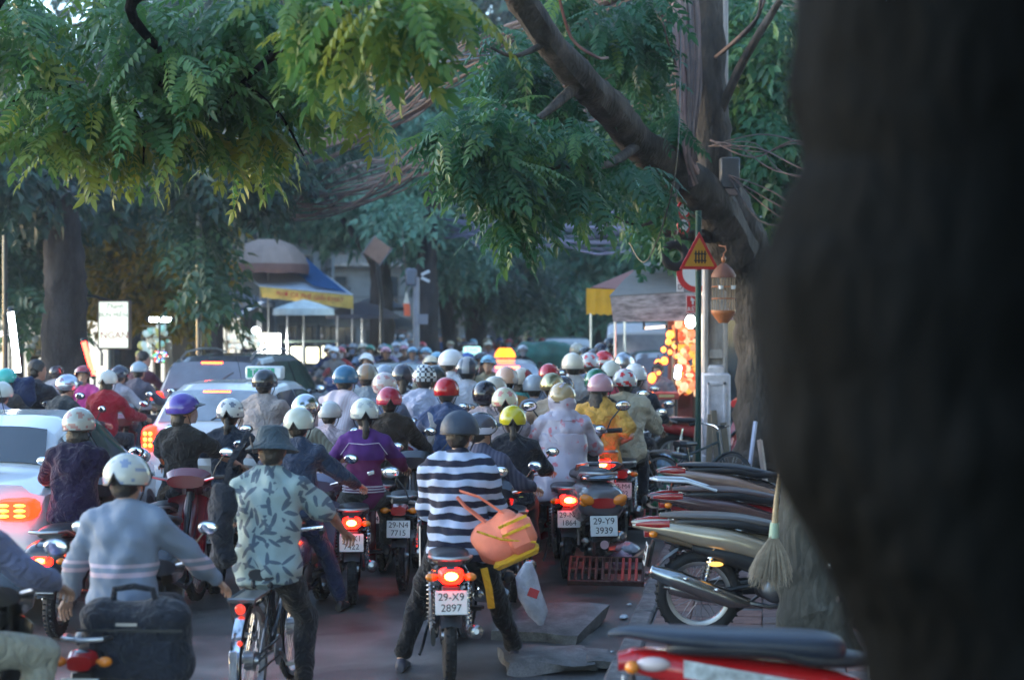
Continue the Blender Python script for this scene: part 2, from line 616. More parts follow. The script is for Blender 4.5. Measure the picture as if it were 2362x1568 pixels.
    for s, n in ((-1, 'l'), (1, 'r')):
        so = MB(); f = J['f' + n]; secs = []
        for y, hw, z0, z1 in ((-.075, .022, -.08, -.03), (-.06, .034, -.085, -.005), (-.01, .038, -.085, .012), (.05, .040, -.085, -.02), (.11, .044, -.085, -.035), (.15, .036, -.085, -.045), (.17, .016, -.082, -.06)):
            secs.append([f + Vector((math.cos(a) * hw, y, (z0 + z1) / 2 + math.sin(a) * (z1 - z0) / 2)) for a in (2 * PI * k / 12 for k in range(12))])
        so.ring(secs); shoes.append(so.mesh('shoe', SHOEM))
    _bodies[key] = (body, shirt, trousers, shoes, J, H)
    return _bodies[key]

_hg = {}
def helmet_mesh(style='half', notch=False, accent=None):
    key = ('helmet', style, notch, accent)
    if key in _hg: return _hg[key]
    mb = MB()
    n, m = 40, 13
    rx, ry, rz = 0.122, 0.142, 0.128
    rings_o, rings_i = [], []
    def cut(az):
        c = math.sin(az)          # +1 front, -1 back
        zc = -0.045 + 0.085 * max(0, c) ** 1.5
        if style == 'deep': zc -= 0.035 * max(0, -c + .35)
        if style == 'cap': zc += 0.02
        if notch:
            d = abs(((az - 1.5 * PI + PI) % (2 * PI)) - PI)
            zc += 0.06 * math.exp(-(d / 0.16) ** 4)
        return zc
    for i in range(1, m + 1):
        ro, ri = [], []
        for j in range(n):
            az = 2 * PI * j / n
            zc = cut(az)
            ph0 = math.asin(max(-.95, min(.95, zc / rz)))
            ph = PI / 2 + (ph0 - PI / 2) * i / m
            ridge = 1.0 + 0.012 * math.cos(3 * az) * math.cos(ph)
            x, y, z = rx * math.cos(ph) * math.cos(az) * ridge, ry * math.cos(ph) * math.sin(az) * ridge, rz * math.sin(ph)
            ro.append(Vector((x, y - .006, z + .025))); ri.append(Vector((x * .9, y * .9 - .006, z * .93 + .025)))
        rings_o.append(ro); rings_i.append(ri)
    o = len(mb.v)
    vs = [Vector((0, -.006, rz + .025))] + [p for r in rings_o for p in r]
    fs = [(0, 1 + j, 1 + (j + 1) % n) for j in range(n)]
    for i in range(m - 1):
        for j in range(n):
            a = 1 + i * n; j2 = (j + 1) % n
            fs.append((a + j, a + n + j, a + n + j2, a + j2))
    # inner wall
    b0 = len(vs); vs += [p for r in reversed(rings_i) for p in r]
    a = 1 + (m - 1) * n
    for j in range(n):
        j2 = (j + 1) % n; fs.append((a + j, b0 + j, b0 + j2, a + j2))
    for i in range(m - 1):
        for j in range(n):
            a = b0 + i * n; j2 = (j + 1) % n
            fs.append((a + j, a + n + j, a + n + j2, a + j2))
    fs.append(tuple(b0 + (m - 1) * n + j for j in range(n)))
    mb.add(vs, fs)
    if accent:
        V = mb.v
        for k, f in enumerate(mb.f):
            cx = sum(V[i][0] for i in f) / len(f); cy = sum(V[i][1] for i in f) / len(f); cz = sum(V[i][2] for i in f) / len(f)
            if accent == 'stripe' and abs(cx) < .034: mb.mi[k] = 1
            if accent == 'sides' and abs(cx) > .062: mb.mi[k] = 1
            if accent == 'band' and .0 < cz < .035: mb.mi[k] = 1
            if accent == 'splash' and math.sin(cx * 70 + 2 * math.sin(cz * 50)) + math.sin(cz * 60 + cy * 40) > .75: mb.mi[k] = 1
            if accent == 'check' and (int((cx + 1) / .026) + int((cz + 1) / .026)) % 2: mb.mi[k] = 1
            if accent == 'lower' and cz < .03: mb.mi[k] = 1
    mb.m = 2
    mb.tube([p * 1.0 for p in rings_o[-1]], 0.0055, 6, closed=True)
    # strap
    mb.tube([(-.10, .01, -.01), (-.082, .03, -.06), (-.05, .05, -.115), (0, .058, -.128), (.05, .05, -.115), (.082, .03, -.06), (.10, .01, -.01)], 0.005, 5, flat=.4)
    # peak
    if style != 'deep':
        L = 0.075 if style == 'cap' else 0.045
        g = []
        for i in range(4):
            row = []
            for j in range(9):
                a = R(32 + 116 * j / 8)
                k = 1 + L / .14 * (i / 3) * math.sin(a) ** 1.2
                row.append((rx * math.cos(a) * (1 + .12 * i / 3), ry * math.sin(a) * k - .006, 0.066 - 0.012 * (i / 3) - .012 * math.cos(a) ** 2 * 2))
            g.append(row)
        mb.m = 2 if style == 'half' else 0
        mb.sheet(g, 0.005)
    me = mb.mesh('helmet', [INK, INK, DARKPL])
    _hg[key] = me
    return me

def hair_mesh(kind):
    key = ('hair', kind)
    if key in _hg: return _hg[key]
    mb = MB()
    if kind == 'bare':
        mb.ell((0, -.018, .030), (0.086, 0.096, 0.112), 18, 12)
        mb.ell((0, -.045, -.02), (0.076, 0.066, 0.075), 14, 10)
    else:
        mb.ell((0, -.022, .012), (0.082, 0.088, 0.105), 18, 12)
        mb.ell((0, -.045, -.035), (0.070, 0.058, 0.060), 14, 10)
    if kind in ('long', 'bare') :
        mb.ell((0, -.004, .058), (0.080, 0.086, 0.078), 18, 12)
    if kind == 'bob':
        mb.ell((0, -.045, -.075), (0.088, 0.062, 0.080), 14, 10)
    if kind == 'pony':
        mb.tube([(0, -.085, -.01), (0, -.125, -.035), (.004, -.135, -.11), (.0, -.125, -.20), (-.006, -.12, -.29), (0, -.122, -.36)], [.014, .026, .032, .030, .022, .006], 10)
    if kind == 'long':
        mb.tube([(0, -.07, -.02), (0, -.10, -.09), (.006, -.12, -.18), (.0, -.125, -.27), (-.012, -.125, -.36), (-.02, -.12, -.42)], [.06, .075, .072, .062, .045, .012], 14, flat=.55)
    if kind == 'bundle':
        mb.tube([(.0, -.08, .02), (.0, -.12, -.02), (.0, -.12, -.14), (.0, -.12, -.24)], [.02, .034, .04, .016], 10)
    me = remeshed(mb, 0.012, 2, (0.002, 60.0, 1.0), 'hair')
    me.materials.clear(); me.materials.append(HAIR)
    _hg[key] = me
    return me

def bucket_hat_mesh():
    mb = MB()
    prof = [(0.0, 0.128), (0.06, 0.127), (0.088, 0.115), (0.098, 0.09), (0.106, 0.055), (0.112, 0.03), (0.135, 0.008), (0.168, -.018), (0.170, -.024), (0.135, 0.0), (0.108, 0.02), (.09, .05), (0.0, .09)]
    mb.lathe(prof, 30, Matrix.Translation((0, -.01, .02)) @ Matrix.Diagonal((.94, 1.04, 1, 1)), cap=False)
    return mb.mesh('bucket_hat', fabric((0.05, 0.075, 0.095)))

def face_mesh():
    if 'face' in _hg: return _hg['face']
    mb = MB()
    for s in (-1, 1):
        mb.m = 0; mb.ell((s * .030, .083, .012), (.014, .008, .007), 8, 6)
        mb.m = 1; mb.ell((s * .030, .0885, .012), (.006, .005, .006), 8, 6)
        mb.m = 1; mb.ell((s * .031, .092, .034), (.018, .005, .003), 8, 6)
    mb.m = 2; mb.ell((0, .092, -.055), (.020, .006, .006), 8, 6)
    me = mb.mesh('face', [mat('eye_white', (.55, .52, .5), .3, vary=0), HAIR, mat('lips', (.30, .09, .08), .5, vary=0)])
    _hg['face'] = me
    return me

def mask_mesh():
    if 'mask' in _hg: return _hg['mask']
    mb = MB()
    g = []
    for i in range(6):
        z = .012 - .022 * i
        row = []
        for j in range(9):
            a = R(20 + 140 * j / 8)
            k = (1.0, 1.06, 1.08, 1.06, 1.0, .9)[i]
            row.append((.079 * math.cos(a) * (1 - .06 * i), .105 * math.sin(a) ** .8 * k + .002, z))
        g.append(row)
    mb.sheet(g, .003)
    me = mb.mesh('face_mask', INK)
    _hg['mask'] = me
    return me

def person(loc, heading, s, pose='rider', shirt=(.3, .3, .3), trousers=(.03, .03, .04), sleeve='long', loose=.006,
           helmet=None, accent=None, style='half', notch=False, acol=(.05, .05, .05), hair='short', skin=(.40, .23, .155),
           label='', group=None, legs='long', shoe=None, face=False, mask=None, hood=False, vox=.019, hat=None, seed=0.0, extra=None):
    ps = dict(POSES[pose]) if isinstance(pose, str) else dict(POSES[pose[0]], **pose[1])
    body, shm, trm, som, J, H = body_meshes(ps, sleeve, loose, legs, vox, seed, hood)
    o = bpy.data.objects.new('person', body); COL.objects.link(o)
    o.material_slots[0].link = 'OBJECT'; o.material_slots[0].material = skinm(skin)
    o.location = loc; o.rotation_euler = (0, 0, heading); o.scale = (s, s, s)
    tag(o, label, 'person', group)
    def part(n, me, ms, head=False, M=None):
        c = bpy.data.objects.new(n, me); COL.objects.link(c); c.parent = o
        if head: c.matrix_local = H @ (M or Matrix())
        for i, m in enumerate(ms):
            if m is not None:
                c.material_slots[i].link = 'OBJECT'; c.material_slots[i].material = m
        return c
    asm = lambda v: v if isinstance(v, bpy.types.Material) else fabric(v)
    part('shirt', shm, [asm(shirt)])
    part('trousers', trm, [asm(trousers)])
    for q in som: part('shoe', q, [mat('shoe', shoe, .5) if shoe else SHOEM])
    if helmet is not None:
        hm = paint(helmet, 'helmet_shell', .22) if not isinstance(helmet, bpy.types.Material) else helmet
        part('helmet', helmet_mesh(style, notch, accent), [hm, paint(acol, 'helmet_shell', .25), DARKPL], True)
    if hat: part('bucket_hat', hat, [], True)
    if hair: part('hair', hair_mesh(hair), [], True)
    if face: part('face', face_mesh(), [], True)
    if mask: part('face_mask', mask_mesh(), [fabric(mask)], True)
    if extra: extra(o, J, H)
    return o
# ---------------------------------------------------------------- motorbikes (facing +Y, origin on the ground under the seat)
def egg(c, hw, hh, n=14, e=0.8):
    """upright superellipse ring in the XZ plane at point c"""
    out = []
    for j in range(n):
        a = 2 * PI * j / n
        x, z = math.cos(a), math.sin(a)
        x = math.copysign(abs(x) ** e, x); z = math.copysign(abs(z) ** e, z)
        out.append(Vector((c[0] + x * hw, c[1], c[2] + z * hh)))
    return out

def eggs(st, x=0.0, n=16, e=.7, k=4):
    """rings along the bike, rounded between the given stations (y, z, half width, half height)"""
    out = []; L = len(st)
    for i in range(L - 1):
        a, b, c, d = st[max(i - 1, 0)], st[i], st[i + 1], st[min(i + 2, L - 1)]
        for j in range(k):
            t = j / k
            v = [.5 * (2 * b[q] + (c[q] - a[q]) * t + (2 * a[q] - 5 * b[q] + 4 * c[q] - d[q]) * t * t + (3 * b[q] - a[q] - 3 * c[q] + d[q]) * t ** 3) for q in range(4)]
            out.append(egg((x, v[0], v[1]), max(v[2], .003), max(v[3], .003), n, e))
    out.append(egg((x, st[-1][0], st[-1][1]), st[-1][2], st[-1][3], n, e))
    return out

def wheel_parts(r, w, parent, y, spokes='wire', sw='rear_wheel', x=0):
    M = rotm(ry=90)
    mb = MB()
    ri = r - w * 0.95
    mb.lathe([(ri - .02, -.018), (ri + .004, -.026), (ri + .010, -.026), (ri, -.012), (ri - .012, 0), (ri, .012), (ri + .010, .026), (ri + .004, .026), (ri - .02, .018), (ri - .02, -.018)], 32, M, cap=False)
    mb.lathe([(.0, -.05), (.022, -.05), (.026, -.03), (.055, -.028), (.055, .028), (.026, .03), (.022, .05), (0, .05)], 18, M, cap=False)
    if spokes == 'wire':
        for k in range(22):
            a = 2 * PI * k / 22; a2 = a + (.35 if k % 2 else -.35); s = .022 if k % 4 < 2 else -.022
            mb.tube([(s, math.cos(a) * .05, math.sin(a) * .05), (0, math.cos(a2) * (ri - .01), math.sin(a2) * (ri - .01))], .0022, 4)
    else:
        for k in range(5):
            a = 2 * PI * k / 5 + .3
            c, s_ = math.cos(a), math.sin(a)
            mb.tube([(0, c * .04, s_ * .04), (0, c * ri * .5, s_ * ri * .5), (0, c * (ri - .005), s_ * (ri - .005))], [.020, .014, .020], 8, flat=.8)
    wh = mb.build(sw, STEEL if spokes == 'wire' else metal((.3, .3, .31), .4, 'alloy'), parent, loc=(x, y, r))
    t = MB()
    prof = []
    for k in range(13):
        a = 2 * PI * k / 12
        prof.append((r - w * .5 + math.cos(a) * w * .5, math.sin(a) * w * .46))
    t.lathe(prof, 36, M, cap=False)
    for k in range(36):
        a = 2 * PI * k / 36
        for s in (-1, 1):
            t.box((s * w * .22, math.cos(a) * (r - .006), math.sin(a) * (r - .006)), (w * .26, .014, .012), Matrix.Rotation(a, 4, 'X') @ rotm(rz=s * 25))
    t.build('tyre', RUBBER, wh)
    return wh

def mirror_pair(parent, hb, both=True, mm=None):
    for s in (-1, 1):
        if not both and s < 0: continue
        m = MB()
        m.tube([(s * .24, .43, 1.02), (s * .27, .42, 1.10), (s * .34, .40, 1.19)], .006, 6)
        m.ell((s * .36, .41, 1.21), (.062, .022, .042), 14, 8)
        o = m.build('mirror', DARKPL, parent)
        g = MB(); g.ell((s * .36, .393, 1.21), (.054, .008, .035), 14, 6)
        g.build('mirror_glass', mm or MIRRORG, o)

def number_plate(parent, loc, l1, l2, rx=0, rz=0, size=(.19, .14), lit=0):
    m = MB(); m.box((0, 0, 0), (size[0], .006, size[1]), bev=.003)
    pm = PLATEM if not lit else mat('plate_lit', (.74, .76, .74), .4, vary=.04, emit=lit, ecol=(1, .86, .76))
    p = m.build('number_plate', pm, parent, loc=loc, rot=(R(rx), 0, R(rz)))
    k = size[1] / .14
    if l1: text_obj('plate_lettering', l1, .062 * k, INK, p, (0, -.004, .032 * k), (PI / 2, 0, 0), .001)
    if l2: text_obj('plate_lettering', l2, .062 * k, INK, p, (0, -.004, -.032 * k), (PI / 2, 0, 0), .001)
    return p

def moto(name='motorbike', body=(.25, .01, .012), kind='step', tail='lit', text=('29-K6', '4172'), r=.285, seatm=None, rail=True, detail=True, boxm=None, lit=8.0, tag_=None):
    """an underbone motorbike or a scooter with all its visible parts"""
    o = empty(name, (0, 0, 0))
    bm_ = paint(body, 'bike_paint'); scoot = kind == 'scooter'
    if scoot: r = .235
    ra, fa = -.40, .80
    wheel_parts(r, .085 if not scoot else .10, o, ra, 'wire' if not scoot else 'alloy', 'rear_wheel')
    wheel_parts(r, .07 if not scoot else .09, o, fa, 'wire' if not scoot else 'alloy', 'front_wheel')
    # frame and swing arm
    m = MB()
    m.tube([(0, .62, .88), (0, .52, .60), (0, .30, .42), (0, .05, .38), (0, -.1, .5), (0, -.62, .64)], .026, 8)
    m.tube([(0, .62, .88), (0, .66, .78)], .034, 8)
    for s in (-1, 1):
        m.tube([(s * .06, 0, .36), (s * .085, ra, r)], .018, 8)
        m.tube([(s * .14, .30, .33), (s * .03, .26, .34)], .011, 6)
    m.build('frame', DARKPL, o)
    m = MB()
    m.ell((0, .13, .33), (.10, .15, .10), 14, 8); m.tube([(0, .18, .36), (0, .42, .42)], [.075, .062], 12)
    for k in range(5): m.box((0, .27 + k * .03, .385 + k * .008), (.17, .007, .13), bev=.002)
    m.ell((.09, .10, .32), (.035, .10, .085), 12, 8); m.ell((-.09, .08, .32), (.035, .12, .09), 12, 8)
    m.build('engine', ENGINE, o)
    for s in (-1, 1):
        f = MB()
        f.tube([(s * .10, .28, .325), (s * .23, .28, .33)], .017, 8); f.box((s * .20, .28, .335), (.10, .045, .02), bev=.006)
        f.build('footrest', RUBBER, o)
        sh = MB()
        a, b = Vector((s * .11, ra + .02, r + .03)), Vector((s * .115, ra + .10, .66))
        sh.tube([a, b], .013, 8)
        hel = []
        for k in range(90):
            t = k / 89; an = 2 * PI * 10 * t
            hel.append(a.lerp(b, .12 + .76 * t) + Vector((math.cos(an) * .024, math.sin(an) * .024, 0)))
        sh.tube(hel, .0055, 4)
        sh.build('shock_absorber', CHROME if s > 0 else STEEL, o)
    e = MB()
    e.tube([(.08, .35, .36), (.12, .25, .24), (.13, .05, .22), (.135, -.10, .25)], .018, 8)
    e.tube([(.145, -.08, .25), (.15, -.16, .262), (.155, -.52, .33), (.155, -.60, .345), (.155, -.61, .346)], [.028, .046, .048, .040, .022], 14)
    e.tube([(.155, -.605, .345), (.155, -.64, .352)], .016, 10)
    e.build('exhaust', metal((.34, .34, .35), .25, 'exhaust_metal'), o)
    # handlebar, fork
    h = MB()
    for s in (-1, 1):
        h.tube([(s * .07, .70, .72), (s * .07, fa - .005, r + .02)], [.024, .018], 8)
    h.tube([(-.34, .42, 1.02), (-.26, .45, 1.015), (-.14, .52, .98), (0, .54, .96), (.14, .52, .98), (.26, .45, 1.015), (.34, .42, 1.02)], .012, 8)
    for s in (-1, 1): h.tube([(s * .30, .49, 1.0), (s * .20, .55, 1.0)], .006, 6)
    hb = h.build('handlebar', STEEL, o)
    for s in (-1, 1):
        gmb = MB(); gmb.tube([(s * .25, .452, 1.015), (s * .355, .413, 1.022)], .018, 10)
        gmb.build('grip', RUBBER, hb)
    mirror_pair(o, hb)
    # front fairing
    w = 1.25 if scoot else 1.0
    m = MB()
    m.ring([egg((0, .50, .97), .15 * w, .05), egg((0, .58, .99), .19 * w, .085), egg((0, .66, .95), .16 * w, .10), egg((0, .74, .90), .09 * w, .06)])
    hs = m.build('handlebar_cover', bm_, o)
    hl = MB(); hl.ell((0, .715, .93), (.085, .05, .06), 16, 8)
    hl.build('headlight', mat('lens', (.7, .72, .75), .08, vary=0, coat=1.0), hs)
    m = MB()
    for s in (-1, 1):
        g = []
        for i in range(6):
            z = .86 - i * .12
            g.append([(s * (.03 + .14 * t * w), .70 - .10 * i * .55 - .10 * t * t, z - .03 * t) for t in (0, .33, .66, 1)])
        m.sheet(g, .012)
    m.ring([egg((0, .66, .84), .05, .03), egg((0, .60, .66), .07, .12), egg((0, .50, .50), .06, .08)])
    m.build('leg_shield', bm_, o)
    m = MB()
    fen = []
    for k in range(9):
        a = R(20 + 130 * k / 8)
        fen.append([(x_ * .05, fa + math.cos(a) * (r + .03 - abs(x_) * .02), r + math.sin(a) * (r + .03 - abs(x_) * .02)) for x_ in (-1, -.5, 0, .5, 1)])
    m.sheet(fen, .004)
    m.build('front_fender', bm_, o)
    # tail body
    if scoot:
        st = [(-.76, .60, .05, .03), (-.74, .60, .13, .09), (-.66, .60, .165, .125), (-.5, .575, .185, .16), (-.30, .55, .19, .17), (-.1, .52, .16, .16), (.08, .50, .13, .14), (.14, .46, .11, .1)]
    else:
        st = [(-.74, .705, .03, .015), (-.70, .70, .065, .045), (-.60, .68, .095, .06), (-.42, .65, .115, .075), (-.2, .62, .12, .085), (.02, .58, .11, .10), (.2, .55, .085, .09), (.30, .52, .05, .05)]
    m = MB()
    m.ring(eggs(st, 0, 18, .8))
    tb = m.build('tail_body', bm_, o)
    if scoot:
        m = MB(); m.box((0, .32, .30), (.30, .42, .06), bev=.02); m.ring([egg((0, .12, .36), .12, .09), egg((0, .34, .33), .08, .05), egg((0, .56, .45), .07, .05)])
        m.build('floor_board', DARKPL, o)
    # seat
    sw = .125 if not scoot else .135
    st = [(-.56, .775, sw * .62, .022), (-.50, .785, sw * .85, .04), (-.30, .785, sw, .045), (-.12, .775, sw, .042), (.0, .745, sw * .92, .04), (.14, .735, sw * .75, .035), (.24, .73, sw * .5, .022)]
    m = MB(); m.ring(eggs([(y, z - .02, hw, hh) for y, z, hw, hh in st], 0, 18, .75))
    m.build('seat', seatm or VINYL, o)
    if rail:
        m = MB()
        m.tube([(-.115, -.38, .74), (-.125, -.56, .79), (-.10, -.70, .80), (0, -.74, .80), (.10, -.70, .80), (.125, -.56, .79), (.115, -.38, .74)], .012, 8)
        m.build('grab_rail', STEEL, o)
    # rear light, plate and fender
    ty = -.765 if scoot else -.745
    tz = .60 if scoot else .70
    lm = REDLENS if tail == 'off' else mat('tail_light_lit', (.6, .02, .01), .3, vary=0, emit=lit, ecol=(1.0, .004, .001))
    m = MB()
    if scoot: m.ring([egg((0, ty + .05, tz), .10, .045, 14, .6), egg((0, ty, tz), .085, .035, 14, .6)])
    else: m.ring([egg((0, ty + .06, tz), .075, .045, 14, .6), egg((0, ty - .015, tz - .01), .06, .036, 14, .6)])
    m.build('tail_light', lm, o)
    if tail == 'lit':
        m = MB(); m.ell((0, ty - .014, tz + .002), (.040, .022, .024), 12, 8)
        m.build('bulb', mat('bulb_glow', (1, .7, .2), .3, vary=0, emit=lit * 1.9, ecol=(1, .30, .035)), o)
    for s in (-1, 1):
        m = MB(); m.ell((s * (.115 if not scoot else .125), ty + .04, tz - (.01 if not scoot else 0)), (.038, .03, .026), 12, 8)
        if not scoot: m.tube([(s * .05, ty + .05, tz - .01), (s * .10, ty + .05, tz - .01)], .01, 6)
        m.build('turn_signal', AMBER, o)
    m = MB()
    fen = []
    for k in range(10):
        a = R(35 + 125 * k / 9)
        rr = r + .045
        fen.append([(x_ * .062, ra - math.cos(PI - a) * rr * -1 if False else ra + math.cos(a) * rr, r + math.sin(a) * rr - abs(x_) * .012) for x_ in (-1, -.5, 0, .5, 1)])
    m.sheet(fen, .004)
    m.box((0, ty + .03, tz - .15), (.11, .02, .18), rotm(rx=-12), .008)
    m.build('rear_fender', DARKPL, o)
    number_plate(o, (0, ty - .005, tz - .155), text[0], text[1], -10, lit=.0)
    if not scoot:
        m = MB(); m.ring([egg((-.10, -.44, .285), .016, .06), egg((-.10, -.2, .31), .018, .055), egg((-.10, .05, .33), .018, .06)])
        m.build('chain_case', DARKPL, o)
    m = MB(); m.tube([(-.12, .05, .28), (-.16, -.10, .16), (-.18, -.16, .12)], .010, 6); m.build('side_stand', DARKPL, o)
    return o

def far_moto(body):
    m = MB()
    for y in (-.40, .80):
        m.lathe([(.20, -.03), (.25, -.045), (.285, 0), (.25, .045), (.20, .03), (.20, -.03)], 18, Matrix.Translation((0, y, .285)) @ rotm(ry=90), cap=False)
        m.tube([(0, y, .05), (0, y, .52)], .01, 4); m.tube([(0, y - .23, .285), (0, y + .23, .285)], .01, 4)
    m.tube([(-.34, .42, 1.02), (0, .54, .96), (.34, .42, 1.02)], .014, 6)
    for s in (-1, 1):
        m.tube([(s * .07, .7, .72), (s * .07, .8, .3)], .02, 6); m.tube([(s * .24, .43, 1.0), (s * .34, .40, 1.19)], .006, 4); m.ell((s * .36, .41, 1.21), (.06, .02, .04), 8, 5)
        m.tube([(s * .06, 0, .36), (s * .08, -.4, .285)], .018, 5)
    m.ell((0, .15, .35), (.1, .2, .12), 8, 6)
    m.m = 1
    m.ring([egg((0, .56, .97), .17, .06, 10), egg((0, .66, .94), .15, .10, 10), egg((0, .74, .90), .08, .05, 10)])
    m.ring([egg((0, .68, .86), .16, .04, 10), egg((0, .60, .62), .14, .12, 10), egg((0, .50, .42), .07, .06, 10)])
    m.ring([egg((0, -.74, .70), .04, .03, 10), egg((0, -.5, .66), .11, .07, 10), egg((0, 0, .58), .11, .1, 10), egg((0, .3, .5), .05, .05, 10)])
    m.m = 0
    m.ring([egg((0, -.56, .76), .08, .03, 10), egg((0, -.2, .76), .12, .045, 10), egg((0, .2, .71), .07, .03, 10)])
    return m.mesh('far_bike', [DARKPL, paint(body, 'bike_paint')])

# ---------------------------------------------------------------- cars (facing +Y, origin on the ground under the middle of the rear end)
CARS = dict(
    hatch=[(0, .62, .60, .5, .72), (.03, .84, .64, .74, .77), (.10, 1.00, .68, .90, .80), (.18, 1.04, .68, .93, .81), (.42, 1.40, .58, .94, .82), (.8, 1.49, .575, .94, .83), (1.4, 1.51, .58, .94, .83), (1.95, 1.49, .58, .93, .83), (2.3, 1.42, .58, .93, .83), (2.95, 1.0, .66, .92, .82), (3.5, .84, .66, .78, .78), (3.7, .62, .58, .5, .66)],
    sedan=[(0, .66, .62, .5, .74), (.04, .92, .68, .78, .80), (.12, 1.03, .72, .93, .84), (.62, 1.07, .73, .96, .86), (.75, 1.10, .70, .96, .865), (1.2, 1.38, .60, .96, .87), (1.6, 1.45, .59, .96, .87), (2.4, 1.45, .59, .95, .87), (2.8, 1.37, .59, .95, .87), (3.45, 1.02, .70, .94, .86), (4.2, .86, .70, .8, .80), (4.42, .62, .6, .5, .68)],
    suv=[(0, .72, .66, .6, .80), (.03, .98, .72, .84, .86), (.08, 1.12, .76, 1.02, .89), (.14, 1.18, .76, 1.05, .90), (.32, 1.60, .66, 1.06, .91), (.6, 1.70, .65, 1.06, .91), (1.3, 1.73, .66, 1.05, .91), (2.6, 1.71, .66, 1.04, .91), (3.0, 1.62, .66, 1.04, .91), (3.6, 1.20, .76, 1.06, .90), (4.35, 1.04, .76, .96, .86), (4.6, .75, .66, .6, .74)],
    van=[(0, .8, .74, .6, .80), (.03, 1.5, .76, 1.05, .88), (.08, 2.0, .76, 1.1, .9), (.3, 2.2, .74, 1.1, .92), (2.0, 2.25, .74, 1.1, .92), (4.0, 2.2, .74, 1.1, .92), (4.6, 2.0, .74, 1.1, .92), (5.15, 1.2, .8, 1.1, .9), (5.3, .8, .74, .7, .84)],
)

def car(kind, color, label, cat, loc, rz, rear_glass_m=None, lights=0.0, roofrail=False, mid=1.0):
    st = CARS[kind]
    ys = [s[0] for s in st]
    L = ys[-1]
    def at(y):
        y = max(0, min(L, y))
        for i in range(len(st) - 1):
            if st[i][0] <= y <= st[i + 1][0]:
                a, b = st[i], st[i + 1]; t = (y - a[0]) / (b[0] - a[0])
                return [a[k] + (b[k] - a[k]) * t for k in range(5)]
        return list(st[-1])
    def ring(y):
        _, zt, wt, zb, wb = at(y)
        zb = min(zb, zt - .03)
        right = [(0.0, .20), (wb - .10, .20), (wb - .03, .28), (wb + .012, .50), (wb + .015, zb - .16), (wb - .002, zb), (wt + (wb - wt) * .06 + .004, zt - .075), (wt - .05, zt - .022), (wt * .55, zt - .004), (0.0, zt)]
        pts = [Vector((x, y, z)) for x, z in right]
        return pts + [Vector((-p.x, p.y, p.z)) for p in reversed(pts[1:-1])]
    def side(y, t, s, off=.012):
        _, zt, wt, zb, wb = at(y)
        zb = min(zb, zt - .03)
        x0, z0 = wb - .002, zb; x1, z1 = wt + (wb - wt) * .06 + .004, zt - .075
        return Vector((s * (x0 + (x1 - x0) * t + off), y, z0 + (z1 - z0) * t + .004))
    o = empty(kind + '_car' if kind != 'van' else 'van', loc, rz, label, cat)
    yy = sorted(set([L * k / 40 for k in range(41)] + ys))
    m = MB(); m.ring([ring(y) for y in yy])
    pm = paint(color, 'car_paint', .22)
    m.build('body', pm, o)
    # glass
    def panel(nm, g, mt=CARGLASS): 
        q = MB(); q.sheet(g, .006); return q.build(nm, mt, o)
    rr = {'hatch': (.19, .44), 'sedan': (.78, 1.18), 'suv': (.15, .33), 'van': (.035, .16)}[kind]
    fr = {'hatch': (2.32, 2.92), 'sedan': (2.84, 3.42), 'suv': (3.04, 3.56), 'van': (4.62, 5.1)}[kind]
    def across(y0, y1, dirn):
        g = []
        for i in range(5):
            y = y0 + (y1 - y0) * i / 4
            _, zt, wt, zb, wb = at(y)
            g.append([(x_ * (wt - .035), y + dirn * .004 - dirn * 0.0 * abs(x_), zt + .012 - .028 * abs(x_) ** 4) for x_ in (-1, -.75, -.5, 0, .5, .75, 1)])
        return g
    if kind == 'van':
        g = [[(x_ * .62, -.004 + .02 + (z - 1.2) * .03, z) for x_ in (-1, -.5, 0, .5, 1)] for z in (1.25, 1.5, 1.8, 1.95)]
        panel('rear_window', g, rear_glass_m or CARGLASS)
        cuts = [(.4, 1.5), (1.6, 2.9), (3.0, 4.35)]
    else:
        panel('rear_window', across(rr[0], rr[1], -1), rear_glass_m or CARGLASS)
        cuts = {'hatch': [(.50, .66), (.72, 1.42), (1.50, 2.34)], 'sedan': [(1.02, 1.20), (1.26, 1.95), (2.03, 2.86)], 'suv': [(.36, 1.02), (1.10, 1.95), (2.03, 3.06)]}[kind]
    panel('windscreen', [list(reversed(r_)) for r_ in across(fr[0], fr[1], 1)])
    for s in (-1, 1):
        for (y0, y1) in cuts:
            g = []
            for i in range(4):
                t = .06 + .84 * i / 3
                row = []
                for j in range(7):
                    y = y0 + (y1 - y0) * j / 6
                    if y0 == cuts[0][0] and kind != 'van': y = max(y, y0 + (rr[1] - rr[0]) * .0 + .10 * (t) * (1 - j / 6))
                    row.append(side(y, t, s))
                g.append(row if s > 0 else list(reversed(row)))
            panel('side_window', g)
        # doors' seam, handle
        for y0, y1 in cuts[1:]:
            _, zt, wt, zb, wb = at((y0 + y1) / 2)
            h = MB(); h.box((s * (wb + .028), y0 + .16, zb - .10), (.02, .15, .025), bev=.008); h.build('door_handle', CHROME if kind == 'hatch' else pm, o)
            q = MB(); q.box((s * (wb + .0145), y0 - .04, (zb + .35) / 2 - .05), (.006, .010, zb - .42)); q.build('door_seam', DARKPL, o)
    # bumper, lights, plate
    wb = at(.05)[4]
    q = MB()
    q.ring([[Vector((x_ * (wb + .015), y_, z_)) for y_, z_ in ((.10 + .12 * abs(x_) ** 3, .26), (-.045 + .10 * abs(x_) ** 4, .28), (-.07 + .11 * abs(x_) ** 4, .42), (-.05 + .11 * abs(x_) ** 4, .56), (.10 + .1 * abs(x_) ** 3, .58))] for x_ in (-1, -.9, -.6, -.2, .2, .6, .9, 1)])
    q.build('rear_bumper', pm, o)
    number_plate(o, (0, -.085, .49), '30F', '5176', size=(.30, .16))
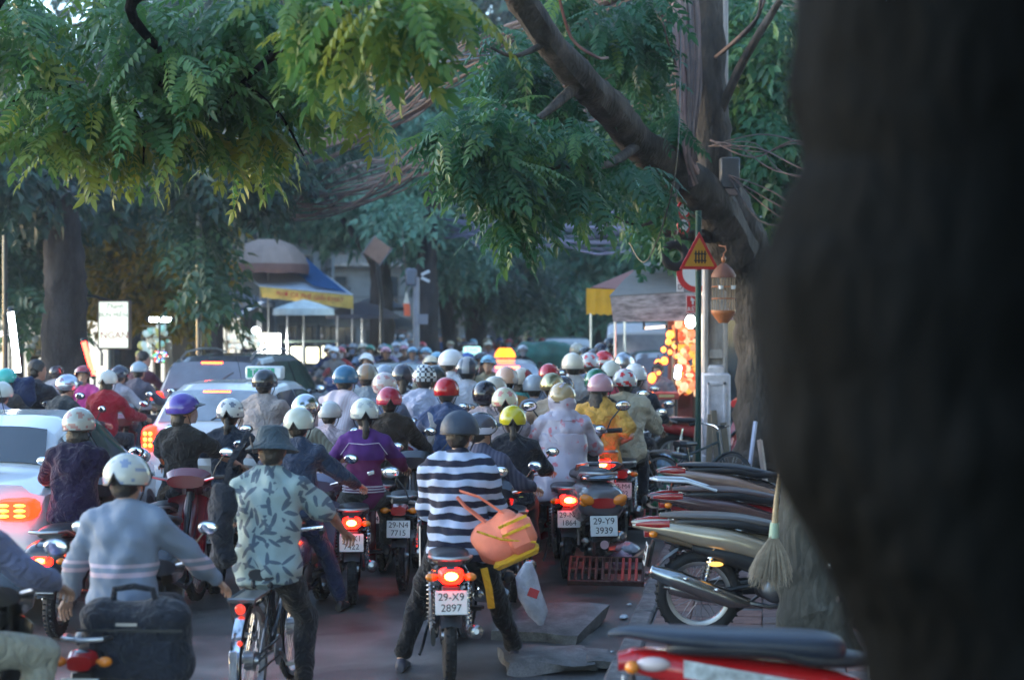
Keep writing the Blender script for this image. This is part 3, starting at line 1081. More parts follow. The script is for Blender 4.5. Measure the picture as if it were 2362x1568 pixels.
    lm = mat('car_tail_lit', (.6, .03, .01), .3, vary=0, emit=lights, ecol=(1, .012, .002)) if lights else REDLENS
    tz = {'hatch': .86, 'sedan': .84, 'suv': 1.0, 'van': 1.0}[kind]
    for s in (-1, 1):
        q = MB()
        hw, hh = (.09, .15) if kind != 'sedan' else (.17, .085)
        q.ring([egg((s * (wb - hw * .9), .16, tz), hw * 1.05, hh * 1.05, 14, .7), egg((s * (wb - hw * .95), .02, tz), hw, hh, 14, .7), egg((s * (wb - hw), -.025, tz), hw * .8, hh * .8, 14, .7)])
        tl = q.build('tail_light', lm, o)
        if lights:
            q = MB()
            for i in range(3):
                for j in range(2):
                    q.ell((s * (wb - hw) + (j - .5) * hw * .7, -.03, tz + (i - 1) * hh * .45), (hw * .26, .012, hh * .16), 8, 5)
            q.build('lamp_segment', mat('lamp_core', (1, .6, .2), .3, vary=0, emit=lights * 2, ecol=(1, .075, .006)), tl)
    if lights:
        yb = rr[1] + .02; zb_ = at(yb)[1]
        q = MB(); q.box((0, yb - .03, zb_ - .015), (.34, .03, .035), bev=.01)
        b = q.build('high_brake_light', lm, o)
        q = MB()
        for i in range(12): q.ell((-.154 + i * .028, yb - .047, zb_ - .015), (.010, .006, .012), 8, 5)
        q.build('lamp_segment', mat('lamp_core', (1, .6, .2), .3, vary=0, emit=lights * 2, ecol=(1, .075, .006)), b)
    # wiper, antenna
    yb = (rr[0] + rr[1]) / 2
    if kind in ('hatch', 'suv'):
        q = MB(); z0 = at(rr[0])[1]; z1 = at(yb)[1]
        q.tube([(0, rr[0] - .01, z0 + .02), (.10, rr[0] + .02, z0 + .08), (.36, yb, z1 + .04)], .008, 6)
        q.build('wiper', DARKPL, o)
    q = MB(); ya = cuts[-1][0] - .1; q.tube([(0, ya, at(ya)[1]), (0, ya - .2, at(ya)[1] + .32)], .004, 5); q.build('antenna', DARKPL, o)
    if roofrail:
        for s in (-1, 1):
            q = MB(); q.tube([(s * .56, .5, 1.66), (s * .56, .75, 1.76), (s * .56, 1.4, 1.80), (s * .56, 2.2, 1.79), (s * .56, 2.7, 1.72)], .018, 8)
            q.build('roof_rail', STEEL, o)
    for s in (-1, 1):
        ym = cuts[-1][1] - .12; _, zt, wt, zb, wb2 = at(ym)
        q = MB(); q.ell((s * (wb2 + .10), ym, zb + .06), (.10, .06, .075), 14, 8); q.tube([(s * (wb2 - .02), ym, zb), (s * (wb2 + .06), ym, zb + .03)], .02, 6)
        mm = q.build('door_mirror', pm, o)
        q = MB(); q.ell((s * (wb2 + .10), ym - .052, zb + .06), (.085, .012, .06), 14, 6); q.build('mirror_glass', MIRRORG, mm)
        for yw in (.72, L - .80):
            wr = .31 if kind in ('suv', 'van') else .29
            wbw = at(yw)[4]
            q = MB()
            ar = []
            for k in range(13):
                a = PI * k / 12
                ar.append([(s * (wbw + .018), yw + math.cos(a) * (wr + .05), wr + math.sin(a) * (wr + .05)), (s * (wbw + .018), yw + math.cos(a) * (wr - .02), wr + math.sin(a) * (wr - .02)), ])
            q.sheet(ar, .006); q.build('wheel_arch', DARKPL, o)
            q = MB()
            M = rotm(ry=90)
            q.lathe([(wr - .10, -.09), (wr - .02, -.10), (wr, -.07), (wr, .07), (wr - .02, .10), (wr - .10, .09)], 28, M, cap=False)
            wl = q.build('wheel', RUBBER, o, loc=(s * (wbw - .07), yw, wr))
            q = MB(); q.lathe([(0, .05 * s), (.05, .06 * s), (wr - .12, .04 * s), (wr - .09, .09 * s)], 24, M, cap=False)
            for k in range(5):
                a = 2 * PI * k / 5; q.tube([(s * .07, 0, 0), (s * .085, math.cos(a) * (wr - .1), math.sin(a) * (wr - .1))], .025, 6)
            q.build('rim', metal((.5, .5, .52), .35, 'alloy'), wl)
    return o, at
# ---------------------------------------------------------------- ground, pavements
KS = 0.157
def kerb_x(y): return 0.63 + (y - 9.9) * KS          # right-hand kerb line
def lkerb_x(y): return -12.0 + (y - 15) * 0.16        # left-hand kerb line
HEAD = -math.atan(KS)

def ground_mat(name, c, rough, sc, wet=0.0, bump=.5):
    m = bpy.data.materials.new(name); nt = nt_of(m); b = nt.nodes['Principled BSDF']
    tc = nt.nodes.new('ShaderNodeTexCoord')
    def noise_(s, d=6):
        n = nt.nodes.new('ShaderNodeTexNoise'); n.inputs['Scale'].default_value = s; n.inputs['Detail'].default_value = d
        nt.links.new(tc.outputs['Object'], n.inputs['Vector']); return n
    n1, n2, n3 = noise_(sc), noise_(90, 3), noise_(.35, 4)
    r1 = nt.nodes.new('ShaderNodeValToRGB'); e = r1.color_ramp.elements
    e[0].position = .3; e[0].color = hexc([v * .6 for v in c]); e[1].position = .72; e[1].color = hexc([v * 1.45 for v in c])
    nt.links.new(n1.outputs[0], r1.inputs[0])
    mx = nt.nodes.new('ShaderNodeMix'); mx.data_type = 'RGBA'; mx.blend_type = 'OVERLAY'; mx.inputs[0].default_value = .55
    nt.links.new(r1.outputs[0], mx.inputs[6]); nt.links.new(n2.outputs[0], mx.inputs[7]); nt.links.new(mx.outputs[2], b.inputs['Base Color'])
    n4 = noise_(.9, 8); n4.inputs['Distortion'].default_value = 1.2
    r4 = nt.nodes.new('ShaderNodeValToRGB'); r4.color_ramp.elements[0].position = .42; r4.color_ramp.elements[0].color = (.45, .45, .45, 1); r4.color_ramp.elements[1].position = .56; r4.color_ramp.elements[1].color = (1.25, 1.22, 1.2, 1)
    nt.links.new(n4.outputs[0], r4.inputs[0]); m4 = nt.nodes.new('ShaderNodeMix'); m4.data_type = 'RGBA'; m4.blend_type = 'MULTIPLY'; m4.inputs[0].default_value = .8
    nt.links.new(mx.outputs[2], m4.inputs[6]); nt.links.new(r4.outputs[0], m4.inputs[7]); nt.links.new(m4.outputs[2], b.inputs['Base Color'])
    mr = nt.nodes.new('ShaderNodeMapRange'); mr.inputs['From Min'].default_value = .38; mr.inputs['From Max'].default_value = .62
    mr.inputs['To Min'].default_value = rough - wet; mr.inputs['To Max'].default_value = rough
    nt.links.new(n3.outputs[0], mr.inputs[0]); nt.links.new(mr.outputs[0], b.inputs['Roughness'])
    bp = nt.nodes.new('ShaderNodeBump'); bp.inputs['Strength'].default_value = bump; bp.inputs['Distance'].default_value = .01
    nt.links.new(n2.outputs[0], bp.inputs['Height']); nt.links.new(bp.outputs[0], b.inputs['Normal'])
    return m

ASPHALT = ground_mat('asphalt', (.108, .105, .10), .62, 1.6, wet=.28)
CONC = ground_mat('concrete', (.19, .185, .18), .8, 5.0)
CONC_D = ground_mat('dark_concrete', (.11, .11, .11), .75, 6.0, wet=.2)
m = MB(); m.box((0, 90, -.25), (400, 400, .5)); tag(m.build('road', ASPHALT, smooth=False), kind='structure')
def slab(name, poly, z0, z1, mt):
    m = MB(); m.prism(poly, z1 - z0, Matrix.Translation((0, 0, (z0 + z1) / 2)))
    return tag(m.build(name, mt, smooth=False), kind='structure')
def off(fn, y, d): return (fn(y) + d, y)
pave = slab('pavement', [off(kerb_x, -6, .16), (24, -6), (24, 95), off(kerb_x, 95, .16)], -.05, .125, CONC_D)
slab('left_pavement', [off(lkerb_x, -6, 0), off(lkerb_x, 110, 0), (-40, 110), (-40, -6)], -.05, .14, CONC)
kerb = MB(); kerb.prism([off(kerb_x, -6, .02), off(kerb_x, 6.6, .02), off(kerb_x, 6.6, .16), off(kerb_x, -6, .16)], .17, Matrix.Translation((0, 0, .055)))
kerb = tag(kerb.build('kerb', CONC, smooth=False), kind='structure')
km = MB(); km.box((0, 0, 0), (.15, .785, .19), bev=.018); kme = km.mesh('kerb_stone', ground_mat('kerb_concrete', (.20, .195, .19), .8, 9.0))
for i in range(30):
    y = 7 + i * .8
    link('kerb_stone', kme, kerb, (kerb_x(y) + .08 + rnd.uniform(-.006, .006), y, .055 + rnd.uniform(-.006, .006)), (rnd.uniform(-.01, .01), rnd.uniform(-.02, .02), HEAD + rnd.uniform(-.01, .01)))
tm = MB(); tm.box((0, 0, 0), (.242, .242, .04), bev=.008)
tcol = [mat('clay_tile', c, .75, vary=.3, vscale=14, bump=.4, bscale=50) for c in ((.20, .115, .095), (.17, .11, .10), (.23, .14, .115), (.15, .12, .115))]
tme = [tm.mesh('paver', c) for c in tcol]
for i in range(18):
    for j in range(15):
        y = 9.0 + i * .25
        x = kerb_x(y) + .30 + j * .25
        if rnd.random() < .04: continue
        link('paver', rnd.choice(tme), pave, (x, y + j * .25 * math.tan(HEAD) * 0, .135 + rnd.uniform(-.005, .004)), (rnd.uniform(-.015, .015), rnd.uniform(-.015, .015), HEAD + rnd.uniform(-.015, .015)))

# loose slabs in the gutter
def rough_slab(c, s, rz, rx, seed):
    m = MB(); nx, ny = 10, 8
    vs = []
    for zz in (0, 1):
        for i in range(nx):
            for j in range(ny):
                x = (i / (nx - 1) - .5) * s[0]; y = (j / (ny - 1) - .5) * s[1]
                edge = min(i, nx - 1 - i, j, ny - 1 - j)
                n_ = noise.noise(Vector((x * 3 + seed, y * 3, zz)))
                x += n_ * (.05 if edge == 0 else .01); y += n_ * (.07 if edge == 0 else .01)
                vs.append((x, y, zz * s[2] * (1 if edge else .82) + n_ * .025))
    fs = []
    o = nx * ny
    for i in range(nx - 1):
        for j in range(ny - 1):
            a = i * ny + j; fs.append((a, a + 1, a + ny + 1, a + ny)); fs.append((o + a, o + a + ny, o + a + ny + 1, o + a + 1))
    for i in range(nx - 1):
        a = i * ny; fs.append((a, a + ny, o + a + ny, o + a)); a = i * ny + ny - 1; fs.append((a + ny, a, o + a, o + a + ny))
    for j in range(ny - 1):
        fs.append((j + 1, j, o + j, o + j + 1)); a = (nx - 1) * ny + j; fs.append((a, a + 1, o + a + 1, o + a))
    m.add(vs, fs)
    return m.build('concrete_slab', ground_mat('slab_concrete', (.15, .155, .155), .8, 8.0, wet=.3, bump=1.0), loc=c, rot=(R(rx), 0, R(rz)))
tag(rough_slab((.28, 11.45, .005), (.62, .9, .10), -16, 3, 1.0), 'large grey concrete ramp slab lying against the kerb', 'concrete slab', 'loose concrete slabs in the gutter')
tag(rough_slab((.22, 10.35, .0), (.56, .7, .07), 6, -2, 5.0), 'chipped concrete slab lowest in the gutter, in front of the ramp slab', 'concrete slab', 'loose concrete slabs in the gutter')
tag(rough_slab((.56, 10.3, .0), (.24, .5, .07), 6, -2, 9.0), 'small broken piece of concrete beside the kerb edge', 'concrete slab', 'loose concrete slabs in the gutter')

RUST = mat('rusty_iron', (.09, .05, .045), .6, metal=.5, vary=.35, vscale=20, bump=.4)
REDLIT = mat('red_lit_iron', (.45, .045, .03), .4, vary=.2)  # red light falling on the bars, put into their colour
def grate(loc, rz, rx, w, dpt, nb, reds, label):
    o = empty('drain_grate', loc, rz, label, 'drain grate', 'iron ramp grates at the kerb'); o.rotation_euler = (R(rx), 0, rz)
    m = MB()
    for y in (-dpt / 2, 0, dpt / 2): m.box((0, y, 0), (w, .022, .045), bev=.004)
    for x in (-w / 2, w / 2): m.box((x, 0, 0), (.022, dpt + .02, .05), bev=.004)
    m.build('frame', RUST, o)
    b = MB(); b.box((0, 0, 0), (.024, dpt - .03, .05), bev=.006)
    for k in range(nb):
        x = -w / 2 + w * (k + 1) / (nb + 1)
        link('bar', b.mesh('bar', REDLIT if k in reds else RUST), o, (x, 0, .003))
p = P(1398, 1352, 13.1); grate((p.x, 13.1, .17), R(-6), 24, .60, .36, 10, (7, 8, 9), 'rusty iron grate with bars tinted as if red-lit at one end, tilted behind the ramp slab')
p = P(1462, 1240, 16.6); grate((p.x, 16.6, .17), R(-9), 26, .46, .34, 6, (0, 1, 2, 3, 4), 'iron grate with bars tinted as if red-lit farther up the kerb, behind the litter heap')

# litter
def crumple(name, c, s, mt, seed, label, cat, group=None, n=14):
    m = MB(); m.ell((0, 0, 0), s, n, 10)
    m.v = [tuple(Vector(v) * (1 + .45 * noise.noise(Vector(v) * (2.2 / max(s)) + Vector((seed, 0, 0)))) + Vector((0, 0, .3 * s[2] * noise.noise(Vector(v) * 30)))) for v in m.v]
    return tag(m.build(name, mt, loc=c), label, cat, group)
BAGM = lambda c: mat('thin_plastic', c, .25, vary=.25, vscale=9, bump=.8, bscale=18, trans=.0, coat=.3)
q = P(1432, 1322, 13.7); crumple('plastic_bag', (q.x, 13.7, .17), (.11, .10, .07), BAGM((.42, .26, .38)), 1, 'crumpled lilac plastic bag lying on the kerb by the rusty grate', 'plastic bag', 'litter along the kerb')
q = P(1450, 1285, 14.6); crumple('plastic_bag', (q.x, 14.7, .13), (.10, .13, .06), BAGM((.40, .46, .55)), 2, 'pale blue plastic bag in the litter heap between the two grates', 'plastic bag', 'litter along the kerb')
q = P(1415, 1275, 15.2); crumple('cardboard_scrap', (q.x, 15.2, .06), (.14, .12, .03), BAGM((.35, .10, .08)), 3, 'flat reddish wrapper in the litter heap', 'wrapper', 'litter along the kerb')
m = MB(); m.box((0, 0, 0), (.03, .55, .02), bev=.004); q = P(1475, 1310, 14.2); tag(m.build('wooden_stick', mat('raw_wood', (.35, .25, .17), .7, vary=.3), loc=(q.x, 14.2, .15), rot=(R(8), 0, R(-25))), 'pale wooden slat leaning over the litter heap', 'wooden slat')
q = P(1515, 1092, 18.4); crumple('plastic_bag', (q.x, 18.4, .37), (.14, .12, .14), BAGM((.16, .55, .38)), 4, 'mint green plastic bag at the kerb behind the parked motorbikes', 'plastic bag', 'litter along the kerb')
q = P(1500, 1130, 18.2); crumple('plastic_bag', (q.x, 18.0, .2), (.16, .12, .16), BAGM((.06, .30, .15)), 5, 'dark green plastic bag under the mint green one', 'plastic bag', 'litter along the kerb')
q = P(1530, 1065, 18.8); crumple('plastic_bag', (q.x + .02, 18.9, .56), (.11, .09, .09), BAGM((.35, .50, .70)), 6, 'light blue plastic bag on top of the rubbish pile behind the parked motorbikes', 'plastic bag', 'litter along the kerb')
m = MB(); m.box((0, 0, 0), (.5, .4, .3), bev=.02); tag(m.build('rubbish_crate', plastic((.10, .12, .12)), loc=(P(1520, 1100, 18.7).x, 18.7, .17)), 'dark crate under the rubbish bags at the kerb', 'crate')
for i in range(8):
    y = rnd.uniform(10.3, 14.0)
    s_ = rnd.uniform(.015, .04)
    crumple('paper_scrap', (kerb_x(y) - rnd.uniform(.0, .14), y, .02), (s_, s_ * 1.3, s_ * .4), BAGM((.5, .55, .58)), i + 10.0, 'scrap of white paper in the wet gutter beside the ramp slab', 'paper scrap', 'white scraps in the gutter', 8)

# ---------------------------------------------------------------- foliage
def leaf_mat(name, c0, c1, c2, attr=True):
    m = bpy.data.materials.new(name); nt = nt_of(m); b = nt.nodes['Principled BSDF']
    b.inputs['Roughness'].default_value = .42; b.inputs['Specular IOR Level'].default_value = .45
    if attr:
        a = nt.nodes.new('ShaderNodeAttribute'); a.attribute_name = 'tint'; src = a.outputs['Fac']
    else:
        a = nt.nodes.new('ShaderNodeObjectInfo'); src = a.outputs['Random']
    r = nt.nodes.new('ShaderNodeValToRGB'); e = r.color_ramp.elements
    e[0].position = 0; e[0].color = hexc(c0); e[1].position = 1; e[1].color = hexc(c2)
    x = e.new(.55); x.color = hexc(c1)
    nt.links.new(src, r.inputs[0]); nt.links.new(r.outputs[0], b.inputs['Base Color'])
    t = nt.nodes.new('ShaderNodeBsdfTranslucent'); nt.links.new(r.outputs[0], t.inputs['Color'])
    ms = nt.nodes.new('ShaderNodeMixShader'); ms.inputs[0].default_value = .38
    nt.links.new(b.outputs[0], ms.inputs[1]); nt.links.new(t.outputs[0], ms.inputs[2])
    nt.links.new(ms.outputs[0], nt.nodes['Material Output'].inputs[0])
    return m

def frond_arrays(pairs, ll, lw, droop, simple, seed):
    rr_ = random.Random(seed)
    V, F = [], []
    def leaf(base, d, nrm, L, W):
        d = d.normalized(); sdir = d.cross(nrm).normalized(); nn = sdir.cross(d)
        b = base; tip = base + d * L - nn * L * .18; o = len(V)
        pt = lambda t, s_: base + d * L * t + sdir * W * s_ + nn * (W * .32 * abs(s_) - L * .18 * t * t)
        if simple:
            V.extend([b, pt(.42, .5), tip, pt(.42, -.5)]); F.extend([(o, o + 1, o + 2), (o, o + 2, o + 3)])
        else:
            V.extend([b, pt(.26, .46), pt(.62, .40), tip, pt(.62, -.40), pt(.26, -.46), pt(.26, 0), pt(.62, 0)])
            F.extend([(o + i, o + j, o + k) for i, j, k in ((0, 6, 1), (1, 6, 2), (6, 7, 2), (2, 7, 3), (0, 5, 6), (5, 4, 6), (4, 7, 6), (4, 3, 7))])
    def axis(t): return Vector((0, t, -droop * t * t))
    Z = Vector((0, 0, 1))
    for k in range(pairs):
        t = .12 + .86 * k / (pairs - 1)
        p = axis(t); s = .62 + .38 * math.sin(PI * min(1, t * 1.05)) 
        for sg in (-1, 1):
            d = Vector((sg * (1 - .25 * t), .32 + .4 * t, -.35 + rr_.uniform(-.2, .2)))
            leaf(p, d, Vector((-sg * .1 + rr_.uniform(-.2, .2), rr_.uniform(-.1, .1), 1)), ll * s * rr_.uniform(.85, 1.12), lw * s)
    leaf(axis(1.0), Vector((0, 1, -.4)), Z, ll, lw)
    if not simple:
        for k in range(4):
            a, b = axis(k / 4), axis((k + 1) / 4); o = len(V); w = .008
            V.extend([a + Vector((w, 0, 0)), a - Vector((w, 0, 0)), b - Vector((w, 0, 0)), b + Vector((w, 0, 0))]); F.extend([(o, o + 1, o + 2), (o, o + 2, o + 3)])
    return np.array([tuple(v) for v in V], 'f'), np.array(F, 'i')

FR_N = [frond_arrays(8, .29, .118, .35, False, 1), frond_arrays(9, .27, .11, .22, False, 2), frond_arrays(7, .32, .13, .5, False, 3)]
FR_S = [frond_arrays(5, .34, .15, .35, True, 4), frond_arrays(4, .40, .17, .2, True, 5)]
FR_X = [frond_arrays(3, .50, .24, .3, True, 6), frond_arrays(3, .45, .26, .5, True, 7)]

def frames(dirs, ups):
    y = dirs / np.linalg.norm(dirs, axis=1, keepdims=True)
    x = np.cross(y, ups); x /= (np.linalg.norm(x, axis=1, keepdims=True) + 1e-9)
    z = np.cross(x, y)
    return np.stack([x, y, z], axis=2)

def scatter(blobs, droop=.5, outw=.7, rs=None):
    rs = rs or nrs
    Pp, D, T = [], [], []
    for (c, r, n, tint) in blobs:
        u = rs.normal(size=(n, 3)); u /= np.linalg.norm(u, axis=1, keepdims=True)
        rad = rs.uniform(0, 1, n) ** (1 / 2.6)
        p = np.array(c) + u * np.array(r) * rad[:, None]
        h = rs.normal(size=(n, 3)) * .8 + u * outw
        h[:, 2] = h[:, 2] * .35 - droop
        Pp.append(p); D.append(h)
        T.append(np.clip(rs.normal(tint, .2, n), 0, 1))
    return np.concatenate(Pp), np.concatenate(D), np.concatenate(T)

def leaves_mesh(name, frs, pos, dirs, tint, size, mt):
    n = len(pos)
    ups = nrs.normal(size=(n, 3)) * .35; ups[:, 2] += 1
    Rm = frames(dirs, ups)
    sz = size * nrs.uniform(.7, 1.25, n)
    which = nrs.randint(0, len(frs), n)
    VV, FF, TT, o = [], [], [], 0
    for k, (v, f) in enumerate(frs):
        idx = np.where(which == k)[0]
        if not len(idx): continue
        w = np.einsum('nij,vj->nvi', Rm[idx], v) * sz[idx][:, None, None] + pos[idx][:, None, :]
        VV.append(w.reshape(-1, 3))
        FF.append((f[None] + (np.arange(len(idx)) * len(v))[:, None, None] + o).reshape(-1, 3))
        TT.append(np.repeat(tint[idx], len(v))); o += len(idx) * len(v)
    V = np.concatenate(VV); F = np.concatenate(FF); T = np.concatenate(TT)
    me = bpy.data.meshes.new(name)
    me.vertices.add(len(V)); me.vertices.foreach_set('co', V.astype('f').ravel())
    me.loops.add(len(F) * 3); me.loops.foreach_set('vertex_index', F.astype('i').ravel())
    me.polygons.add(len(F)); me.polygons.foreach_set('loop_start', np.arange(0, len(F) * 3, 3, dtype='i'))
    at = me.attributes.new('tint', 'FLOAT', 'POINT'); at.data.foreach_set('value', T.astype('f'))
    me.materials.append(mt); me.update(calc_edges=True)
    return me

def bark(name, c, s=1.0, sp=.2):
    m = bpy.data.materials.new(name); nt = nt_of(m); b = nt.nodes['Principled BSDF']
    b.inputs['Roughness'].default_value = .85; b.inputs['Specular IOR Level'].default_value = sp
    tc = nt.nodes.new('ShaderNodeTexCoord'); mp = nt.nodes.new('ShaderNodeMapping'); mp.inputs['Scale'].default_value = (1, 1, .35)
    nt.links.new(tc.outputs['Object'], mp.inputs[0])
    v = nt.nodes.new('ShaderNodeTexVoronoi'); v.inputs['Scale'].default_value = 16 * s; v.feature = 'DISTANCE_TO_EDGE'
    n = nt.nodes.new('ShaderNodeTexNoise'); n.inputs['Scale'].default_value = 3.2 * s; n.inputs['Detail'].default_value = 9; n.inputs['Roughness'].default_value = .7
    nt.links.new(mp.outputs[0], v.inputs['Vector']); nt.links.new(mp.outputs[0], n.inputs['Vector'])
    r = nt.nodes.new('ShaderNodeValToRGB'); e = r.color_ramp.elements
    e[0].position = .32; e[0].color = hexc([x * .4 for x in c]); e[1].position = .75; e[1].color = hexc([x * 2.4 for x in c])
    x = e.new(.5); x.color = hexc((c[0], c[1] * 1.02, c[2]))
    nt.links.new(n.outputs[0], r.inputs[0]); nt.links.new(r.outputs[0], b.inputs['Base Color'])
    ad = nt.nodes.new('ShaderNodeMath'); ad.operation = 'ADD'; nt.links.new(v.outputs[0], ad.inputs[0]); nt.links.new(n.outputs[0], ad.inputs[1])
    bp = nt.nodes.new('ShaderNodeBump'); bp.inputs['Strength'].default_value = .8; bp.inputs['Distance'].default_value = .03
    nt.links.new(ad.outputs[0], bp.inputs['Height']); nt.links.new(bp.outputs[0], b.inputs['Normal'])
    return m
BARK = bark('bark', (.062, .052, .046))
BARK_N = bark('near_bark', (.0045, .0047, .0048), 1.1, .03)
BARK_D = bark('dark_bark', (.032, .028, .030))

def limb(mb, pts, rad, n=14, amp=.12, sub=5, seed=0.0):
    P_ = [Vector(p) for p in pts]; out, rs = [], []
    k = len(P_)
    for i in range(k - 1):
        p0, p1, p2, p3 = P_[max(i - 1, 0)], P_[i], P_[i + 1], P_[min(i + 2, k - 1)]
        for j in range(sub):
            t = j / sub
            out.append(.5 * ((2 * p1) + (p2 - p0) * t + (2 * p0 - 5 * p1 + 4 * p2 - p3) * t * t + (3 * p1 - p0 - 3 * p2 + p3) * t ** 3))
            rs.append(rad[i] + (rad[i + 1] - rad[i]) * t)
    out.append(P_[-1]); rs.append(rad[-1])
    o = len(mb.v)
    mb.tube(out, rs, n)
    for i in range(o, len(mb.v)):
        row = (i - o) // n
        if row >= len(out): break
        c = out[row]; v = Vector(mb.v[i]); d = v - c
        a = rs[row]
        f = 1 + amp * (noise.noise(v * (1.1 / max(a, .1)) + Vector((seed, 0, 0))) * 1.4 + .6 * noise.noise(v * (3.2 / max(a, .1)) + Vector((0, seed, 0))))
        mb.v[i] = tuple(c + d * f)
    return out

def tree(loc, label, trunk, branches, blobs, frs, size, lm, bmat=BARK, group=None, leafobj=None, name='tree', droop=.5, amp=.14, cat='tree', outw=.7):
    """trunk: (pts, radii) in world; branches list of the same; blobs in world; everything becomes children of one tree"""
    o = empty(name, loc, 0, label, cat, group)
    L = Vector(loc)
    def par(c): c.parent = o; c.location = -L; return c
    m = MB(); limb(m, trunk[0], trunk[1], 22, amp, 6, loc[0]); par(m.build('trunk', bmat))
    for pts, rad in branches:
        m = MB(); limb(m, pts, rad, 10, amp, 5, pts[0][0]); par(m.build('branch', bmat))
    if blobs:
        pos, dirs, tint = scatter(blobs, droop, outw)
        if leafobj:
            oi, nleaf = leafobj
            order = np.argsort(pos[:, 1]); near = order[:nleaf]; rest = order[nleaf:]
            ups = nrs.normal(size=(nleaf, 3)) * .3; ups[:, 2] += 1
            Rm = frames(dirs[near], ups)
            for i in range(nleaf):
                v = Matrix([list(Rm[i][0]), list(Rm[i][1]), list(Rm[i][2])]).to_4x4()
                c = bpy.data.objects.new('leaf', oi[i % len(oi)]); COL.objects.link(c); c.parent = o
                s = size * rnd.uniform(.75, 1.2)
                c.matrix_local = Matrix.Translation(Vector(pos[near[i]]) - L) @ v @ Matrix.Scale(s, 4)
            pos, dirs, tint = pos[rest], dirs[rest], tint[rest]
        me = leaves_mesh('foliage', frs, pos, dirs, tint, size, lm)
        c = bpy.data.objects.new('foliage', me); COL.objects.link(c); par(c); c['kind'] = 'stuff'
    return o

def B(px, py, d, rx, ry, rd, n, tint=.4):
    """a clump of leaves: centre as seen, half-sizes in pixels across and up, depth half-size in metres"""
    s = d / FPX
    return (tuple(P(px, py, d)), (rx * s, rd, ry * s), n, tint)

def BN(px, py, d, rx, ry, rd, n, tint=.4):
    return B(px, py - 28, d, max(rx - 42, 18), max(ry - 34, 14), rd, int(n * .46), tint)

LM_N = leaf_mat('leaf_green', (.026, .085, .030), (.075, .185, .048), (.27, .30, .045))
LM_NO = leaf_mat('leaf_green_single', (.030, .10, .036), (.09, .215, .055), (.29, .32, .05), False)
LM_C = leaf_mat('leaf_deep', (.016, .068, .032), (.032, .12, .05), (.11, .20, .04))
LM_CO = leaf_mat('leaf_deep_single', (.016, .075, .036), (.036, .13, .055), (.10, .20, .05), False)
LM_O = leaf_mat('leaf_olive_orange_lit', (.030, .050, .014), (.11, .12, .018), (.36, .22, .02))  # orange light near the sign box put into the leaf colour
LM_T = leaf_mat('leaf_teal', (.030, .095, .066), (.085, .21, .145), (.16, .32, .21))
LM_D = leaf_mat('leaf_dark', (.016, .045, .034), (.036, .085, .052), (.075, .15, .07))

def frond_objs(mt):
    out = []
    for v, f in FR_N:
        me = bpy.data.meshes.new('leaf'); me.from_pydata([tuple(x) for x in v], [], [tuple(x) for x in f]); me.materials.append(mt); out.append(me)
    return out

# near tree beside the camera: its trunk fills the right of the picture, its limbs reach over the street
pts, rad = [], []
for px, py, left in ((2330, 1568, 1995), (2300, 1300, 1925), (2250, 1130, 1850), (2210, 1000, 1775), (2180, 850, 1762), (2170, 690, 1735), (2190, 560, 1790), (2215, 420, 1842), (2235, 250, 1822), (2250, 60, 1835)):
    d = 2.2; pts.append(P(px, py, d)); rad.append((px - left) / FPX * d)
low = [Vector((.80, 2.30, .0)), Vector((.76, 2.28, .5)), Vector((.71, 2.24, 1.1))]
pts = low + pts + [Vector((.66, 2.25, 2.9)), Vector((.70, 2.3, 3.6))]
rad = [.36, .26, .215] + rad + [.25, .24]
br = []
def bl(*a): return [P(*q) for q in a]
top = Vector((.70, 2.3, 3.5))
br.append(([top, Vector((.2, 4.2, 4.5)), Vector((-.3, 7.0, 4.4)), P(800, -10, 9.5), P(740, 70, 9.8), P(630, 130, 10.2), P(560, 190, 10.5)], [.17, .13, .09, .055, .04, .028, .012]))
br.append(([Vector((-.3, 7.0, 4.4)), P(420, -60, 9.6), P(300, 20, 10.2), P(390, 160, 10.6), P(300, 240, 10.8), P(180, 290, 11)], [.08, .05, .035, .025, .02, .01]))
br.append(([Vector((.2, 4.2, 4.5)), Vector((-2.0, 8.2, 4.7)), P(-60, 100, 10.5), P(-10, 240, 11), P(60, 215, 11.2), P(160, 200, 11.4)], [.1, .06, .04, .03, .02, .01]))
for a in ((560, 190, 700, 360), (560, 190, 460, 300), (300, 240, 330, 380), (180, 290, 90, 340), (740, 70, 860, 130), (630, 130, 640, 270), (640, 60, 600, 150), (160, 200, 120, 330)):
    br.append(([P(a[0], a[1], 10.4), P((a[0] + a[2]) / 2 + 15, (a[1] + a[3]) / 2 - 10, 10.6), P(a[2], a[3], 10.8)], [.016, .011, .005]))
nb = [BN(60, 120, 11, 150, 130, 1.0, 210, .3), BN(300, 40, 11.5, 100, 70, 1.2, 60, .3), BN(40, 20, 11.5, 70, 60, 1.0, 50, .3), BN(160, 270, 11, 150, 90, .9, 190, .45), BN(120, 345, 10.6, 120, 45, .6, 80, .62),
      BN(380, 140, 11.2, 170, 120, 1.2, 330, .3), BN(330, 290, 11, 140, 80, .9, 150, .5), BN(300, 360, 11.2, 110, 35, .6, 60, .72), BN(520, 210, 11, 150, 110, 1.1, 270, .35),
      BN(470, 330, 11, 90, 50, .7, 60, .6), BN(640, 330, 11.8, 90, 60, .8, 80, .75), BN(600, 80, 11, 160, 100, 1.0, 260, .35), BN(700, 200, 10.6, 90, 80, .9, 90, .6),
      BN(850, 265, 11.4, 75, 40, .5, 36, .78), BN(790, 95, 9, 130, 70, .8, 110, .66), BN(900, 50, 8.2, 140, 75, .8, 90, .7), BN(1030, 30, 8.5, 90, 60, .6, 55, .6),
      BN(690, 30, 8.6, 70, 55, .5, 40, .55), BN(560, 380, 12, 60, 35, .5, 30, .8)]
